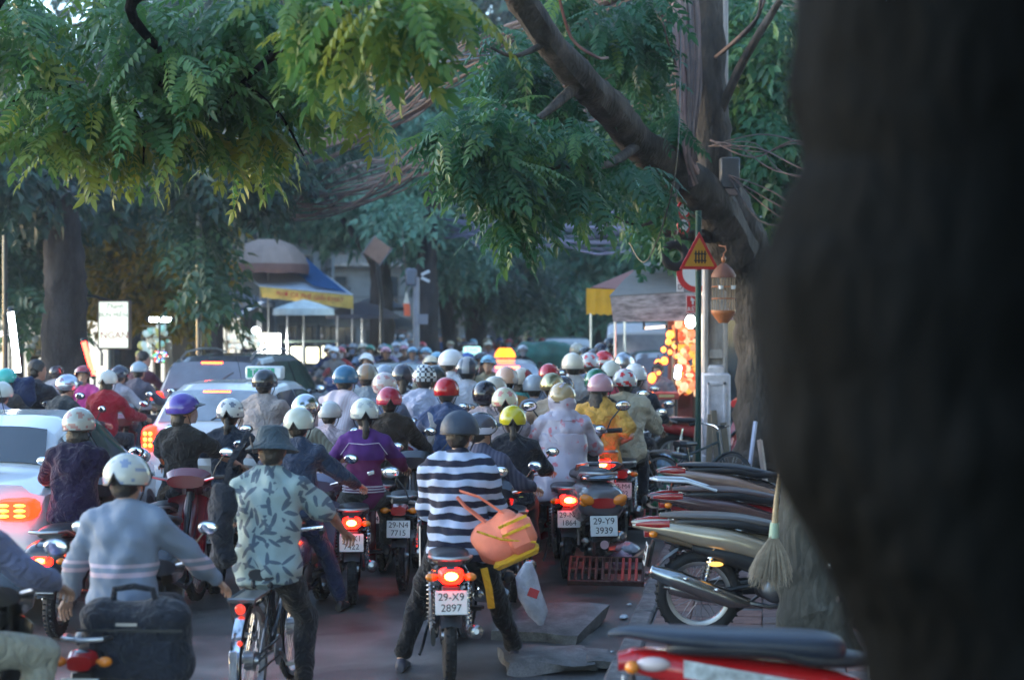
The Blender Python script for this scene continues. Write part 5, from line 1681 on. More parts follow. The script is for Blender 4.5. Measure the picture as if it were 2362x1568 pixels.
m = MB(); m.sheet(g, .006); m.build('orange_cloth', mat('orange_cloth', (.75, .14, .06), .7), fl)
g = [[(x_ * (.015 + .055 * z_ / .25), .01 * math.sin(z_ * 9), .15 - z_) for x_ in (-1, -.3, .4, 1)] for z_ in (0, .1, .2, .25)]
m = MB(); m.sheet(g, .006); m.build('white_cloth', mat('white_cloth', (.6, .58, .5), .7), fl)
m = MB(); m.tube([(0, .02, .15), (-.02, .02, .6), (-.1, .1, 1.6)], .006, 5); m.build('cord', CAB[1], fl)
a = P(870, 578, 40)
ds = empty('square_sign', a, R(8), 'brown square sign board tilted on its corner above the crowd', 'sign board')
m = MB(); m.box((0, 0, 0), (.50, .03, .50), rotm(ry=36), .01); m.build('board', mat('brown_board', (.30, .16, .11), .6, vary=.2), ds)
for sx in (-1, 1):
    m = MB(); m.box((sx * .265, -.005, 0), (.03, .04, .56)); x_ = m.build('frame_strip', mat('board_edge', (.20, .19, .20), .6), ds, rot=(0, R(36), 0))
m = MB(); m.box((0, .06, -.2), (.05, .05, .9)); m.tube([(0, .08, -.3), (.12, .3, -1.2), (.14, .5, -1.2 - a.z + 1.5)], .05, 8); m.build('post', DARKPL, ds)

# ---------------------------------------------------------------- overhead wires
def sag(a, b, s, n=14, side=0.0):
    out = []
    for i in range(n + 1):
        t = i / n; p = a.lerp(b, t); p.z -= s * 4 * t * (1 - t); p.x += side * math.sin(PI * t); out.append(p)
    return out
def bundle(ends, n, label, spread, r_, cols, sg=.3, seed=1):
    rr_ = random.Random(seed)
    o = empty('overhead_cables', ends[0], 0, label, 'overhead cables')
    L = Vector(ends[0])
    for k in range(n):
        j = [Vector((rr_.uniform(-1, 1) * spread[0], rr_.uniform(-1, 1) * .25, rr_.uniform(-1, 1) * spread[1])) * (.35 + 1.0 * math.sin(PI * i / (len(ends) - 1)) + (.5 if i == len(ends) - 1 else 0)) for i in range(len(ends))]
        pts = [e + d_ - L for e, d_ in zip(ends, j)]
        if len(pts) == 2: path = sag(pts[0], pts[1], sg * rr_.uniform(.6, 1.5))
        else:
            m0 = MB(); path = limb(m0, pts, [r_] * len(pts), 4, 0, 5)
        m = MB(); m.tube(path, r_ * rr_.uniform(.8, 1.3), 5); m.build('cable', cols[k % len(cols)], o)
BR = [mat('wire', c, .7, vary=.2) for c in ((.11, .075, .07), (.075, .058, .055), (.15, .095, .085))]
BL = [mat('wire_hazed', c, .6, vary=.2) for c in ((.14, .14, .22), (.10, .11, .18))]  # distance haze put into the cable colour
bundle([P(1560, -60, 18.3), P(1090, 140, 21), P(930, 235, 24), P(700, 345, 28), P(440, 400, 32)], 18, 'dense bundle of brown cables slanting down from the leaves to the left', (.24, .22), .015, BR, seed=1)
bundle([P(1560, 20, 18.3), P(1230, 245, 21), P(1000, 345, 24), P(850, 425, 27), P(640, 480, 31), P(420, 440, 36)], 20, 'lower wide bundle of brown cables fanning out above the brown parasol', (.30, .28), .016, BR, seed=2)
bundle([P(1600, 180, 18.5), P(1300, 270, 23), P(1050, 350, 28), P(760, 400, 34)], 9, 'thin middle group of cables between the two brown bundles', (.3, .3), .012, BR, seed=3)
bundle([P(1180, 128, 16), P(980, 140, 17), P(840, 152, 18), P(600, 175, 20)], 4, 'nearly level black cables crossing near the top', (.1, .06), .016, [DARKPL], seed=4)
bundle([P(1650, 520, 30), P(1400, 560, 36), P(1200, 550, 40), P(1000, 520, 44), P(780, 470, 48)], 12, 'bluish cables sagging across the far trees on the right', (.5, .35), .022, BL, seed=5)
bundle([P(1650, 470, 30), P(1300, 515, 38), P(1050, 490, 44)], 9, 'upper hazy blue cables behind the central leaves', (.5, .4), .022, BL, seed=6)
bundle([P(1640, 330, 18.6), P(1740, 330, 17.5), P(1830, 360, 16.5), P(1950, 400, 15)], 6, 'loose cables from the big tree to the junction box side', (.16, .14), .008, BR, seed=7)
bundle([P(1640, 140, 19.0), P(1720, 60, 17.5), P(1760, -20, 17)], 3, 'cables rising to the right from the cable bundle', (.05, .05), .015, BR, seed=8)
bundle([P(1680, 400, 18.6), P(1760, 480, 17.6), P(1860, 520, 16.8)], 4, 'loose cables under the junction box', (.12, .14), .008, BR, seed=9)
bundle([P(1285, -20, 15), P(1320, 80, 15), P(1370, 140, 15.4), P(1400, 140, 15.8)], 1, 'single reddish cable hanging beside the leaning limb', (.01, .01), .012, [mat('wire_red', (.13, .05, .04), .6)], seed=10)
bundle([P(1520, -20, 17), P(1535, 80, 17), P(1560, 150, 17.2)], 1, 'single reddish cable left of the thick cable bundle', (.01, .01), .010, [mat('wire_red', (.13, .05, .04), .6)], seed=11)
bundle([P(1570, 60, 16), P(1555, 400, 16), P(1500, 600, 16.5), P(1450, 560, 17)], 1, 'thin cable looping below the limb', (.02, .02), .008, [DARKPL], seed=12)

# ---------------------------------------------------------------- lamps and lit signs
a = P(32, 862, 24)
def tube_lamp(p0, p1, r_, c, s, label, hold=None, cat='tube lamp'):
    o = empty('tube_lamp', p0, 0, label, cat)
    v = p1 - p0
    m = MB(); m.tube([Vector((0, 0, 0)), v], r_, 12); m.build('tube', glow(c, s, 'tube_glow'), o)
    for q_ in (Vector((0, 0, 0)), v):
        m = MB(); m.ell(q_, (r_ * 1.2, r_ * 1.2, r_ * 1.2), 10, 6); m.build('end_cap', DARKPL, o)
    if hold:
        m = MB()
        for h in hold: m.tube([Vector(x) for x in h], .02, 6)
        m.build('holder', DARKPL, o)
    return o
p0, p1 = P(42, 862, 24), P(24, 716, 24)
tube_lamp(p0, p1, .045, (.86, .93, 1.0), 9, 'tall upright white fluorescent tube at the far left', [[(0, .05, -p0.z), (.0, .06, .2), (-.12, .08, 1.0)]])
p0, p1 = P(216, 868, 26), P(192, 785, 26)
tube_lamp(p0, p1, .04, (1.0, .03, .016), 9, 'short red glowing tube in front of the big left trunk', [[(0, .05, -p0.z), (0, .06, .1)]])
p0, p1 = P(342, 737, 30), P(398, 737, 30)
tube_lamp(p0, p1, .04, (.84, .90, 1.0), 10, 'level white fluorescent lamp right of the lit sign box', [[(.2, .05, 0), (.2, .1, -p0.z)]])
a = P(236, 858, 26); m = MB(); m.ell((0, 0, 0), (.07, .07, .09), 14, 10); o = empty('bulb_lamp', a, 0, 'small warm bulb under the red tube', 'bulb lamp'); m.build('bulb', glow((1, .85, .55), 7, 'bulb_warm'), o); m = MB(); m.tube([(0, 0, .08), (0, .02, .3), (-.15, .05, .5)], .012, 5); m.build('cord', DARKPL, o)
a = P(0, 775, 30); m = MB(); m.ell((0, 0, 0), (.16, .1, .07), 14, 10); o = empty('shop_lamp', a, 0, 'pinkish white lamp cut by the left edge', 'lamp'); m.build('bulb', glow((1, .85, .9), 6, 'bulb_pink'), o); m = MB(); m.tube([(0, 0, .05), (0, .02, .8)], .012, 5); m.build('cord', DARKPL, o)
# sign box
a = P(264, 749, 33)
sb = empty('sign_box', a, R(-3), 'lit white sign box with black and red lettering under the olive leaves', 'sign')
m = MB(); m.box((0, .02, 0), (.68, .16, 1.02), bev=.02); m.build('casing', mat('sign_casing', (.16, .11, .09), .6), sb)
m = MB(); m.box((0, -.07, 0), (.60, .02, .94), bev=.005); m.build('lit_face', mat('sign_face', (.8, .85, .75), .5, vary=0, emit=.42, ecol=(.90, 1.0, .86)), sb)
text_obj('lettering', 'Thanh', .15, INK, sb, (.02, -.084, .38), (PI / 2, 0, 0), .001, shear=.35)
text_obj('lettering', 'BÚN MIẾN', .125, INK, sb, (.0, -.084, .20), (PI / 2, 0, 0), .001)
text_obj('lettering', 'NGAN', .20, REDS, sb, (.02, -.084, -.22), (PI / 2, 0, 0), .001)
m = MB(); m.tube([(-.1, .05, .5), (-.5, .1, .6), (-1.0, .2, .62)], .03, 6); m.build('arm', DARKPL, sb)
# grey notice board, cool box and stall goods at left
a = P(133, 830, 30); o = empty('notice_board', a, 0, 'dim reddish notice board behind the bareheaded man', 'notice board')
m = MB(); m.box((0, 0, 0), (.62, .04, .52), bev=.01); m.build('board', mat('dim_board', (.22, .15, .14), .6), o)
m = MB(); m.box((0, -.025, .12), (.45, .01, .10)); m.build('red_stripe', mat('dull_red', (.35, .06, .05), .6), o)
m = MB(); m.tube([(-.25, .02, -.2), (-.25, .02, -a.z)], .02, 5); m.tube([(.25, .02, -.2), (.25, .02, -a.z)], .02, 5); m.build('leg_frame', DARKPL, o)
def goods(px, py, rx, ry, d_, n, cols, label, seed, emit=0.0, size=.05):
    o = empty('goods_display', P(px, py, d_), 0, label, 'goods display')
    L = Vector(o.location); rr_ = random.Random(seed)
    s = d_ / FPX
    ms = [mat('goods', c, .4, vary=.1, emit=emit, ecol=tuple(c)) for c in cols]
    bs_ = []
    for mt in ms:
        m = MB(); m.ell((0, 0, 0), (size, size * .7, size * 1.2), 8, 6); bs_.append(m.mesh('goods_item', mt))
    for k in range(n):
        u = rr_.uniform(-1, 1); v = rr_.uniform(-1, 1)
        link('goods_item', rr_.choice(bs_), o, (u * rx * s, rr_.uniform(-.3, .3), v * ry * s), (rr_.uniform(-.5, .5), rr_.uniform(-.5, .5), 0), rr_.uniform(.6, 1.5))
    m = MB()
    for k in range(4):
        z = (-1 + 2 * k / 3) * ry * s; m.box((0, .2, z), (rx * s * 2.1, .5, .02))
    for x in (-1, 1): m.box((x * rx * s * 1.05, .2, (-L.z - ry * s) / 2 + ry * s * .0 + .0), (.04, .4, L.z + ry * s))
    m.build('shelf', WOOD, o)
goods(355, 790, 28, 38, 31, 46, [(.55, .7, .68), (.3, .6, .55), (.7, .75, .7), (.55, .55, .2)], 'rack of pale green and white trinkets under the level lamp', 3, .12, .05)  # light on the trinkets put in as a faint glow
goods(370, 823, 14, 13, 28, 34, [(.9, .1, .08), (.08, .6, .2), (.1, .2, .9), (.8, .75, .7)], 'ball of tiny red green and blue lights beside the silver helmet', 4, 1.6, .014)
goods(565, 785, 40, 18, 42, 60, [(.65, .7, .68), (.5, .6, .6), (.7, .7, .6)], 'shelf of small white goods left of the bright stall lamp', 5, .35, .05)  # stall light on the white goods put in as their own glow
goods(85, 800, 16, 20, 30, 14, [(.42, .42, .38), (.5, .35, .15)], 'pale shirts on hangers behind the big left trunk', 6, 0, .07)

# ---------------------------------------------------------------- left stall with parasol
def canopy(name, c, w, dpt, h, cm, label, cat='awning', n=8, valance=None, vm=None, sag_=.05, pole_=True, scallop=0):
    pass
D_ = 45.0; sc_ = D_ / FPX
a = P(618, 612, 44)
pa = empty('parasol', a, 0, 'big beige and brown parasol above the blue and white awning', 'parasol')
prof = [(0, .72), (.35, .69), (.7, .55), (.98, .30), (1.12, .02)]
cm_ = [mat('parasol_beige', (.34, .24, .20), .8), mat('parasol_brown', (.22, .11, .09), .8)]
for k in range(8):
    m = MB(); g = []
    for r_, z in prof:
        g.append([(math.cos(2 * PI * (k + t) / 8) * r_ * (1 - .03 * math.sin(PI * t)), math.sin(2 * PI * (k + t) / 8) * r_ * (1 - .03 * math.sin(PI * t)), z) for t in (0, .25, .5, .75, 1)])
    m.sheet(g, .01); m.build('canopy_panel', cm_[0] if k not in (2, 3) else mat('parasol_grey', (.30, .27, .27), .8), pa)
m = MB(); g = []
for z, r_ in ((.02, 1.12), (-.10, 1.13), (-.22, 1.10)): g.append([(math.cos(2 * PI * t / 32) * r_, math.sin(2 * PI * t / 32) * r_, z - (.03 * abs(math.sin(2 * PI * t / 8)) if z < -.2 else 0)) for t in range(33)])
m.sheet(g, .008); m.build('valance', cm_[1], pa)
m = MB(); m.tube([(0, 0, .72), (0, 0, -a.z + .14)], .025, 8); m.build('pole', STEEL, pa)
# blue and white awning with yellow banner
D_ = 43.0
aw = empty('awning', P(690, 680, D_), 0, 'sloping blue striped and white awning with a yellow lettered banner', 'awning'); L = Vector(aw.location)
A = lambda x, y, d_: P(x, y, d_) - L
m = MB(); m.sheet([[A(600, 606, 46).lerp(A(700, 602, 46), t) for t in (0, .33, .66, 1)], [A(570, 640, 44.5).lerp(A(760, 640, 44.5), t) for t in (0, .33, .66, 1)], [A(598, 660, D_).lerp(A(814, 680, D_), t) for t in (0, .33, .66, 1)]], .02); m.build('white_sheet', mat('awning_white', (.50, .56, .64), .6), aw)
BLU = mat('awning_blue', (.02, .10, .26), .6)
for k in range(6):
    t0, t1 = k / 6, (k + .86) / 6
    top0, top1 = A(640, 598, 46.2).lerp(A(706, 598, 46.2), t0), A(640, 598, 46.2).lerp(A(706, 598, 46.2), t1)
    bo0, bo1 = A(724, 662, 43.1).lerp(A(800, 676, 43.1), t0), A(724, 662, 43.1).lerp(A(800, 676, 43.1), t1)
    m = MB(); m.sheet([[top0 + Vector((0, 0, .05)), top1 + Vector((0, 0, .05))], [top0.lerp(bo0, .5) + Vector((0, 0, .02)), top1.lerp(bo1, .5) + Vector((0, 0, .02))], [bo0 + Vector((0, 0, .03)), bo1 + Vector((0, 0, .03))]], .015); m.build('blue_stripe', BLU, aw)
g = []
for t in range(17):
    u = t / 16; tp2 = A(598, 661, D_).lerp(A(814, 682, D_), u); bt2 = A(604, 686, D_).lerp(A(815, 714, D_), u)
    g.append([tp2, tp2.lerp(bt2, .5) + Vector((0, -.02 * math.sin(t), 0)), bt2 + Vector((0, .02 * math.sin(t * 1.3), .02 * abs(math.sin(t * 1.5))))])
m = MB(); m.sheet(g, .008); bn_ = m.build('yellow_banner', mat('banner_yellow', (.62, .40, .09), .7, vary=.25, vscale=4), aw)
tt = text_obj('lettering', 'PHỞ CÀ PHÊ GIẢI KHÁT', .17, REDS, bn_, A(715, 685, D_) + Vector((0, -.03, 0)), (PI / 2, 0, 0), .002); tt.rotation_euler = (PI / 2, R(6), 0)
for x, y in ((600, 662), (812, 682)):
    b_ = A(x, y, D_ + .1); m = MB(); m.tube([b_, Vector((b_.x, b_.y, -L.z + .1))], .03, 6); m.build('pole', STEEL, aw)
a = P(700, 700, 41.5)
p2 = empty('parasol', a, 0, 'small white parasol glowing over the lit stall counter', 'parasol')
m = MB()
g = [[(math.cos(2 * PI * t / 16) * r_, math.sin(2 * PI * t / 16) * r_, z) for t in range(17)] for r_, z in ((.02, .10), (.4, .0), (.78, -.14), (.80, -.30 - .0))]
m.sheet(g, .01); m.build('canopy', mat('parasol_white', (.62, .68, .66), .7, vary=.2, vscale=4), p2)
m = MB(); m.tube([(0, 0, .1), (0, 0, -a.z + .14)], .02, 8); m.build('pole', STEEL, p2)
a = P(560, 716, 41)
m = MB(); m.sheet([[P(600, 692, 41), P(610, 696, 42.5)], [P(515, 738, 41), P(525, 742, 42.5)]], .04); tag(m.build('blue_awning', BLU), 'small sloping blue awning left of the lit stall', 'awning')
# stall counters and lights
st_ = empty('food_stall', P(640, 800, 43), 0, 'brightly lit glass food stall under the awning', 'food stall'); L = Vector(st_.location)
m = MB(); m.box((0, 0, -L.z + .55), (1.5, .8, .85), bev=.02); m.build('counter', mat('stall_metal', (.4, .42, .42), .4), st_)
m = MB(); m.box((-.15, -.2, -L.z + 1.45), (.46, .35, .95), bev=.02); m.build('lit_cabinet', mat('lit_cabinet', (1, 1, .95), .4, vary=0, emit=12, ecol=(.97, 1.0, .93)), st_)
for x_, w_, h_, e_ in ((.52, .24, .45, 1.6), (.95, .30, .42, 1.3), (1.3, .16, .5, .9)):
    m = MB(); m.box((x_, -.1, -L.z + 1.35), (w_, .3, h_), bev=.02); m.build('lit_jar', mat('lit_jar', (1, .95, .7), .4, vary=.3, vscale=12, emit=e_, ecol=(1, .95, .62)), st_)
m = MB(); m.box((.9, 0, -L.z + 1.72), (1.4, .5, .05), bev=.01); m.build('shelf', mat('greenish_metal', (.25, .32, .26), .5), st_)
for x_ in (-.55, .25, 1.6): 
    m = MB(); m.tube([(x_, .1, -L.z + .14), (x_, .1, -L.z + 2.4)], .03, 6); m.build('post', STEEL, st_)
a = P(590, 762, 41); m = MB(); m.ell((0, 0, 0), (.10, .08, .08), 14, 10); o = empty('bulb_lamp', a, 0, 'round bluish white bulb left of the bright cabinet', 'bulb lamp'); m.build('bulb', glow((.85, .9, 1), 9, 'bulb_cool'), o); m = MB(); m.tube([(0, 0, .05), (0, .02, .9)], .012, 5); m.build('cord', DARKPL, o)
# dark parasols beside it
for (px, py, d_, w_, c, lab) in ((835, 715, 44, 1.0, (.06, .055, .07), 'dark drooping parasol right of the yellow banner'), (900, 742, 48, .9, (.07, .075, .09), 'second dark canopy behind the signal post'), (870, 700, 52, .9, (.08, .09, .11), 'bluish far canopy above the dark parasols'), (545, 690, 48, 1.1, (.25, .26, .3), 'grey sheet roof left of the blue and white awning')):
    a = P(px, py, d_); o = empty('parasol', a, 0, lab, 'parasol'); m = MB()
    g = [[(math.cos(2 * PI * t / 12) * r_ * w_, math.sin(2 * PI * t / 12) * r_ * w_, z) for t in range(13)] for r_, z in ((.02, .22), (.5, .12), (1.0, -.14), (1.01, -.24))]
    m.sheet(g, .01); m.build('canopy', mat('dark_canopy', c, .7), o); m = MB(); m.tube([(0, 0, .2), (0, 0, -a.z + .1)], .025, 6); m.build('pole', STEEL, o)

# ---------------------------------------------------------------- right stall
D_ = 24.0
rs_ = empty('roadside_stall', P(1500, 740, D_), 0, 'roadside stall with a grey canvas roof and a faded dirty banner hanging along its edge', 'stall'); L = Vector(rs_.location)
A = lambda x, y, d_: P(x, y, d_) - L
CANV = mat('grey_canvas', (.17, .16, .15), .8, vary=.15)
m = MB(); m.sheet([[A(1480, 610, 28), A(1560, 596, 28), A(1660, 590, 28)], [A(1440, 645, 26), A(1550, 640, 26), A(1680, 636, 26)], [A(1405, 684, D_), A(1540, 676, D_), A(1700, 668, D_)]], .02); m.build('canvas_roof', CANV, rs_)
g = []
for t in range(13):
    u = t / 12; a = A(1407, 685, D_).lerp(A(1700, 669, D_), u); b_ = A(1414, 742, D_).lerp(A(1700, 738, D_), u)
    g.append([a, a.lerp(b_, .5) + Vector((0, .03 * math.sin(t * 1.4), 0)), b_ + Vector((0, .03 * math.sin(t * 1.1), 0))])
m = MB(); m.sheet(g, .008)
m.build('dirty_banner', mat('dirty_banner', (.30, .27, .27), .8, vary=.75, vscale=6, bump=.3, stretch=(.6, 1, 2.2)), rs_)
for x, d_ in ((1418, D_ + .1), (1560, D_ + .4), (1440, 27.5)):
    a = A(x, 700, d_); m = MB(); m.tube([Vector((a.x, a.y, a.z)), Vector((a.x, a.y, -L.z + .1))], .022, 6); m.build('pole', mat('red_brown_post', (.16, .04, .03), .6) if x == 1560 else STEEL, rs_)
m = MB(); a = A(1565, 770, 25); m.box((a.x, a.y, a.z - .3), (.34, .05, 1.7)); m.build('side_board', mat('rust_board', (.30, .12, .10), .7), rs_)
m = MB(); m.box(tuple(A(1600, 930, 25.5)), (.9, .6, .8), bev=.02); m.build('counter', mat('stall_red', (.25, .05, .04), .6), rs_)
tube_lamp(P(1485, 797 - 40, 24.4), P(1535, 797 - 44, 24.4), .02, (1, .8, .65), 1.0, 'faint warm lamp rail under the dirty banner', [[(0, .0, 0), (0, .1, .15)]])
# second roof behind
rf = empty('striped_awning', P(1440, 640, 29), 0, 'reddish striped awning behind the grey canvas roof, a yellow cloth hanging from it', 'awning'); L = Vector(rf.location)
m = MB(); m.sheet([[A2 - L for A2 in (P(1530, 590, 32), P(1570, 585, 32))], [A2 - L for A2 in (P(1450, 628, 30), P(1500, 622, 30))], [A2 - L for A2 in (P(1362, 664, 28), P(1430, 668, 28))]], .02); m.build('red_sheet', mat('awning_red', (.24, .08, .06), .7), rf)
m = MB(); m.sheet([[A2 - L for A2 in (P(1570, 583, 31), P(1610, 580, 31))], [A2 - L for A2 in (P(1500, 618, 30), P(1600, 618, 30))]], .02); m.build('blue_sheet', mat('awning_pale_blue', (.22, .35, .52), .7), rf)
m = MB(); g = []
for t in range(9):
    u = t / 8; a, b_ = P(1352, 665, 28) - L, P(1352, 726, 28) - L; c2 = P(1418, 668, 28) - L; w_ = (c2 - a) * u
    g.append([a + w_, a.lerp(b_, .5) + w_ + Vector((0, .03 * math.sin(t * 2), 0)), b_ + w_ + Vector((0, 0, .03 * abs(math.sin(t * 1.6))))])
m.sheet(g, .008); m.build('yellow_cloth', mat('yellow_cloth', (.80, .42, .03), .7, vary=.08), rf)
for x in (1362, 1560):
    a = P(x, 668, 28.3) - L; m = MB(); m.tube([a, Vector((a.x, a.y, -L.z + .1))], .022, 6); m.build('pole', STEEL, rf)
# lanterns and trinkets
rr_ = random.Random(5)
lanterns = [(1545, 772, 1.2), (1541, 788, .9), (1530, 806, .8), (1545, 812, .7), (1532, 832, 1.1), (1518, 838, 1.2), (1517, 858, .9), (1505, 872, 1.5), (1503, 896, 1.0), (1507, 908, .8), (1556, 800, .5), (1560, 822, .5)]
lm1 = MB(); lm1.ell((0, 0, 0), (.045, .045, .05), 12, 8); lm1.m = 1; lm1.tube([(0, 0, .05), (0, .01, .1)], .008, 5)
lme = lm1.mesh('lantern', [mat('lantern_glow', (1, .55, .12), .4, vary=0, emit=4, ecol=(1, .11, .010)), DARKPL])
for i, (x, y, s) in enumerate(lanterns):
    o = link('paper_lantern', lme, None, P(x, y, 23.6 + .1 * (i % 3)), s=s * 1.05)
    tag(o, ('topmost', 'second', 'third', 'fourth', 'fifth', 'sixth', 'seventh', 'eighth', 'ninth', 'tenth', 'off-string upper', 'off-string lower')[i] + ' glowing orange lantern in the string by the grey shirt man', 'lantern', 'string of glowing orange lanterns')
a = P(1563, 858, 23.3); m = MB(); m.box((0, 0, 0), (.085, .05, .20), rotm(ry=8), .02); o = empty('lit_panel', a, 0, 'small bluish white light panel right of the man in the grey shirt', 'lamp'); m.build('panel', glow((.72, .75, 1), 11, 'lit_panel_glow'), o); m = MB(); m.box((0, .05, 0), (.1, .04, .22)); m.build('casing', DARKPL, o)
a = P(1590, 865, 23.3); m = MB(); m.box((0, 0, 0), (.12, .05, .06), rotm(ry=8), .02); o = empty('lit_panel', a, 0, 'small red and white lamp beside the green sign post', 'lamp'); m.build('panel', glow((1, .06, .03), 6, 'lit_red_glow'), o); m = MB(); m.box((0, .05, 0), (.14, .04, .08)); m.build('casing', DARKPL, o)
a = P(1592, 742, 21); m = MB(); m.ell((0, 0, 0), (.07, .05, .09), 12, 8); o = empty('bulb_lamp', a, 0, 'greenish white bulb under the red arrow sign', 'bulb lamp'); m.build('bulb', glow((.8, 1, .95), 8, 'bulb_green'), o); m = MB(); m.tube([(0, 0, .05), (0, .02, .3)], .012, 5); m.build('cord', DARKPL, o)
goods(1582, 820, 24, 85, 24.6, 190, [(.62, .14, .06), (.7, .22, .10), (.5, .08, .03), (.75, .45, .25), (.6, .35, .06)], 'wall of red and orange trinkets hung in the right-hand stall', 7, .5, .045)  # orange stall light put into the trinkets as a glow
# seat box in front of the stall
o = empty('counter_box', P(1535, 912, 23.2), 0, 'low red lettered box in front of the man in the grey shirt', 'box')
m = MB(); m.box((0, 0, 0), (.36, .25, .10), bev=.01); m.build('red_box', mat('box_red', (.5, .07, .05), .5), o)
m = MB(); m.box((0, -.128, 0), (.22, .004, .04)); m.build('pale_stripe', mat('box_stripe', (.6, .45, .2), .5), o)
m = MB()
for x in (-.15, .15): m.tube([(x, 0, -.05), (x, 0, -o.location.z + .13)], .02, 6)
m.build('leg_frame', DARKPL, o)
# ---------------------------------------------------------------- special cloths
def node_mat(name, fn, rough=.88, bump=.5):
    m = bpy.data.materials.new(name); nt = nt_of(m); b = nt.nodes['Principled BSDF']; b.inputs['Roughness'].default_value = rough
    tc = nt.nodes.new('ShaderNodeTexCoord'); fn(nt, tc, b)
    n = nt.nodes.new('ShaderNodeTexNoise'); n.inputs['Scale'].default_value = 9; n.inputs['Detail'].default_value = 4; nt.links.new(tc.outputs['Object'], n.inputs['Vector'])
    bp = nt.nodes.new('ShaderNodeBump'); bp.inputs['Strength'].default_value = bump; bp.inputs['Distance'].default_value = .02
    nt.links.new(n.outputs[0], bp.inputs['Height']); nt.links.new(bp.outputs[0], b.inputs['Normal'])
    return m
def math_(nt, op, a, b=None, c=None):
    n = nt.nodes.new('ShaderNodeMath'); n.operation = op
    for i, v in enumerate((a, b, c)):
        if v is None: continue
        if isinstance(v, (int, float)): n.inputs[i].default_value = v
        else: nt.links.new(v, n.inputs[i])
    return n.outputs[0]
def mixc(nt, fac, c0, c1, b):
    mx = nt.nodes.new('ShaderNodeMix'); mx.data_type = 'RGBA'; nt.links.new(fac, mx.inputs[0]); mx.inputs[6].default_value = hexc(c0); mx.inputs[7].default_value = hexc(c1)
    nt.links.new(mx.outputs[2], b.inputs['Base Color'])
def stripes(c0, c1, per, duty=.5, axis=2, ph=0.0):
    def fn(nt, tc, b):
        sp = nt.nodes.new('ShaderNodeSeparateXYZ'); nt.links.new(tc.outputs['Object'], sp.inputs[0])
        wn_ = nt.nodes.new('ShaderNodeTexNoise'); wn_.inputs['Scale'].default_value = 5; nt.links.new(tc.outputs['Object'], wn_.inputs['Vector'])
        w_ = math_(nt, 'MULTIPLY_ADD', wn_.outputs[0], .75 if per > .06 else .1, 10 + ph)
        f = math_(nt, 'FRACT', math_(nt, 'MULTIPLY_ADD', sp.outputs[axis], 1 / per, w_))
        mixc(nt, math_(nt, 'GREATER_THAN', f, duty), c0, c1, b)
    return node_mat('striped_cloth', fn)
def zones(base, bands, axis=2):
    """cloth with bands [(lo, hi, colour)] along an axis"""
    def fn(nt, tc, b):
        sp = nt.nodes.new('ShaderNodeSeparateXYZ'); nt.links.new(tc.outputs['Object'], sp.inputs[0])
        prev = None
        for lo, hi, c in bands:
            f = math_(nt, 'MULTIPLY', math_(nt, 'GREATER_THAN', sp.outputs[axis], lo), math_(nt, 'LESS_THAN', sp.outputs[axis], hi))
            mx = nt.nodes.new('ShaderNodeMix'); mx.data_type = 'RGBA'; nt.links.new(f, mx.inputs[0])
            if prev is None: mx.inputs[6].default_value = hexc(base)
            else: nt.links.new(prev, mx.inputs[6])
            mx.inputs[7].default_value = hexc(c); prev = mx.outputs[2]
        nt.links.new(prev, b.inputs['Base Color'])
    return node_mat('banded_cloth', fn)
def leaf_print(c0, c1, sc=9.5):
    def fn(nt, tc, b):
        mp = nt.nodes.new('ShaderNodeMapping'); mp.inputs['Scale'].default_value = (sc, 0.001, sc); nt.links.new(tc.outputs['Object'], mp.inputs[0])
        last = None
        for off, ln in (((0, 0, 0), 3.4), ((3.3, 0, 7.7), 3.8), ((5.1, 0, 1.7), 4.2)):
            v = nt.nodes.new('ShaderNodeTexVoronoi'); v.feature = 'F1'; v.inputs['Scale'].default_value = 1.0; v.inputs['Randomness'].default_value = .8
            ad = nt.nodes.new('ShaderNodeVectorMath'); ad.operation = 'ADD'; nt.links.new(mp.outputs[0], ad.inputs[0]); ad.inputs[1].default_value = off
            nt.links.new(ad.outputs[0], v.inputs['Vector'])
            sb_ = nt.nodes.new('ShaderNodeVectorMath'); sb_.operation = 'SUBTRACT'; nt.links.new(ad.outputs[0], sb_.inputs[0]); nt.links.new(v.outputs['Position'], sb_.inputs[1])
            sc_ = nt.nodes.new('ShaderNodeSeparateColor'); nt.links.new(v.outputs['Color'], sc_.inputs[0])
            ro = nt.nodes.new('ShaderNodeVectorRotate'); ro.rotation_type = 'Y_AXIS'; nt.links.new(sb_.outputs[0], ro.inputs['Vector']); nt.links.new(math_(nt, 'MULTIPLY', sc_.outputs[0], 6.28), ro.inputs['Angle'])
            m2 = nt.nodes.new('ShaderNodeVectorMath'); m2.operation = 'MULTIPLY'; nt.links.new(ro.outputs[0], m2.inputs[0]); m2.inputs[1].default_value = (1, 0, ln)
            le = nt.nodes.new('ShaderNodeVectorMath'); le.operation = 'LENGTH'; nt.links.new(m2.outputs[0], le.inputs[0])
            d = le.outputs['Value']
            f = math_(nt, 'MULTIPLY', math_(nt, 'LESS_THAN', d, .40), math_(nt, 'GREATER_THAN', sc_.outputs[1], .22))
            last = f if last is None else math_(nt, 'MAXIMUM', last, f)
        mixc(nt, math_(nt, 'MULTIPLY', last, .85), c0, c1, b)
    return node_mat('leaf_print_cloth', fn)
def floral(c0, c1, sc=14, th=.60):
    def fn(nt, tc, b):
        n = nt.nodes.new('ShaderNodeTexNoise'); n.inputs['Scale'].default_value = sc; n.inputs['Detail'].default_value = 3; nt.links.new(tc.outputs['Object'], n.inputs['Vector'])
        mr = nt.nodes.new('ShaderNodeMapRange'); mr.inputs['From Min'].default_value = th; mr.inputs['From Max'].default_value = th + .06; nt.links.new(n.outputs[0], mr.inputs[0])
        mixc(nt, mr.outputs[0], c0, c1, b)
    return node_mat('floral_plastic', fn, rough=.35)

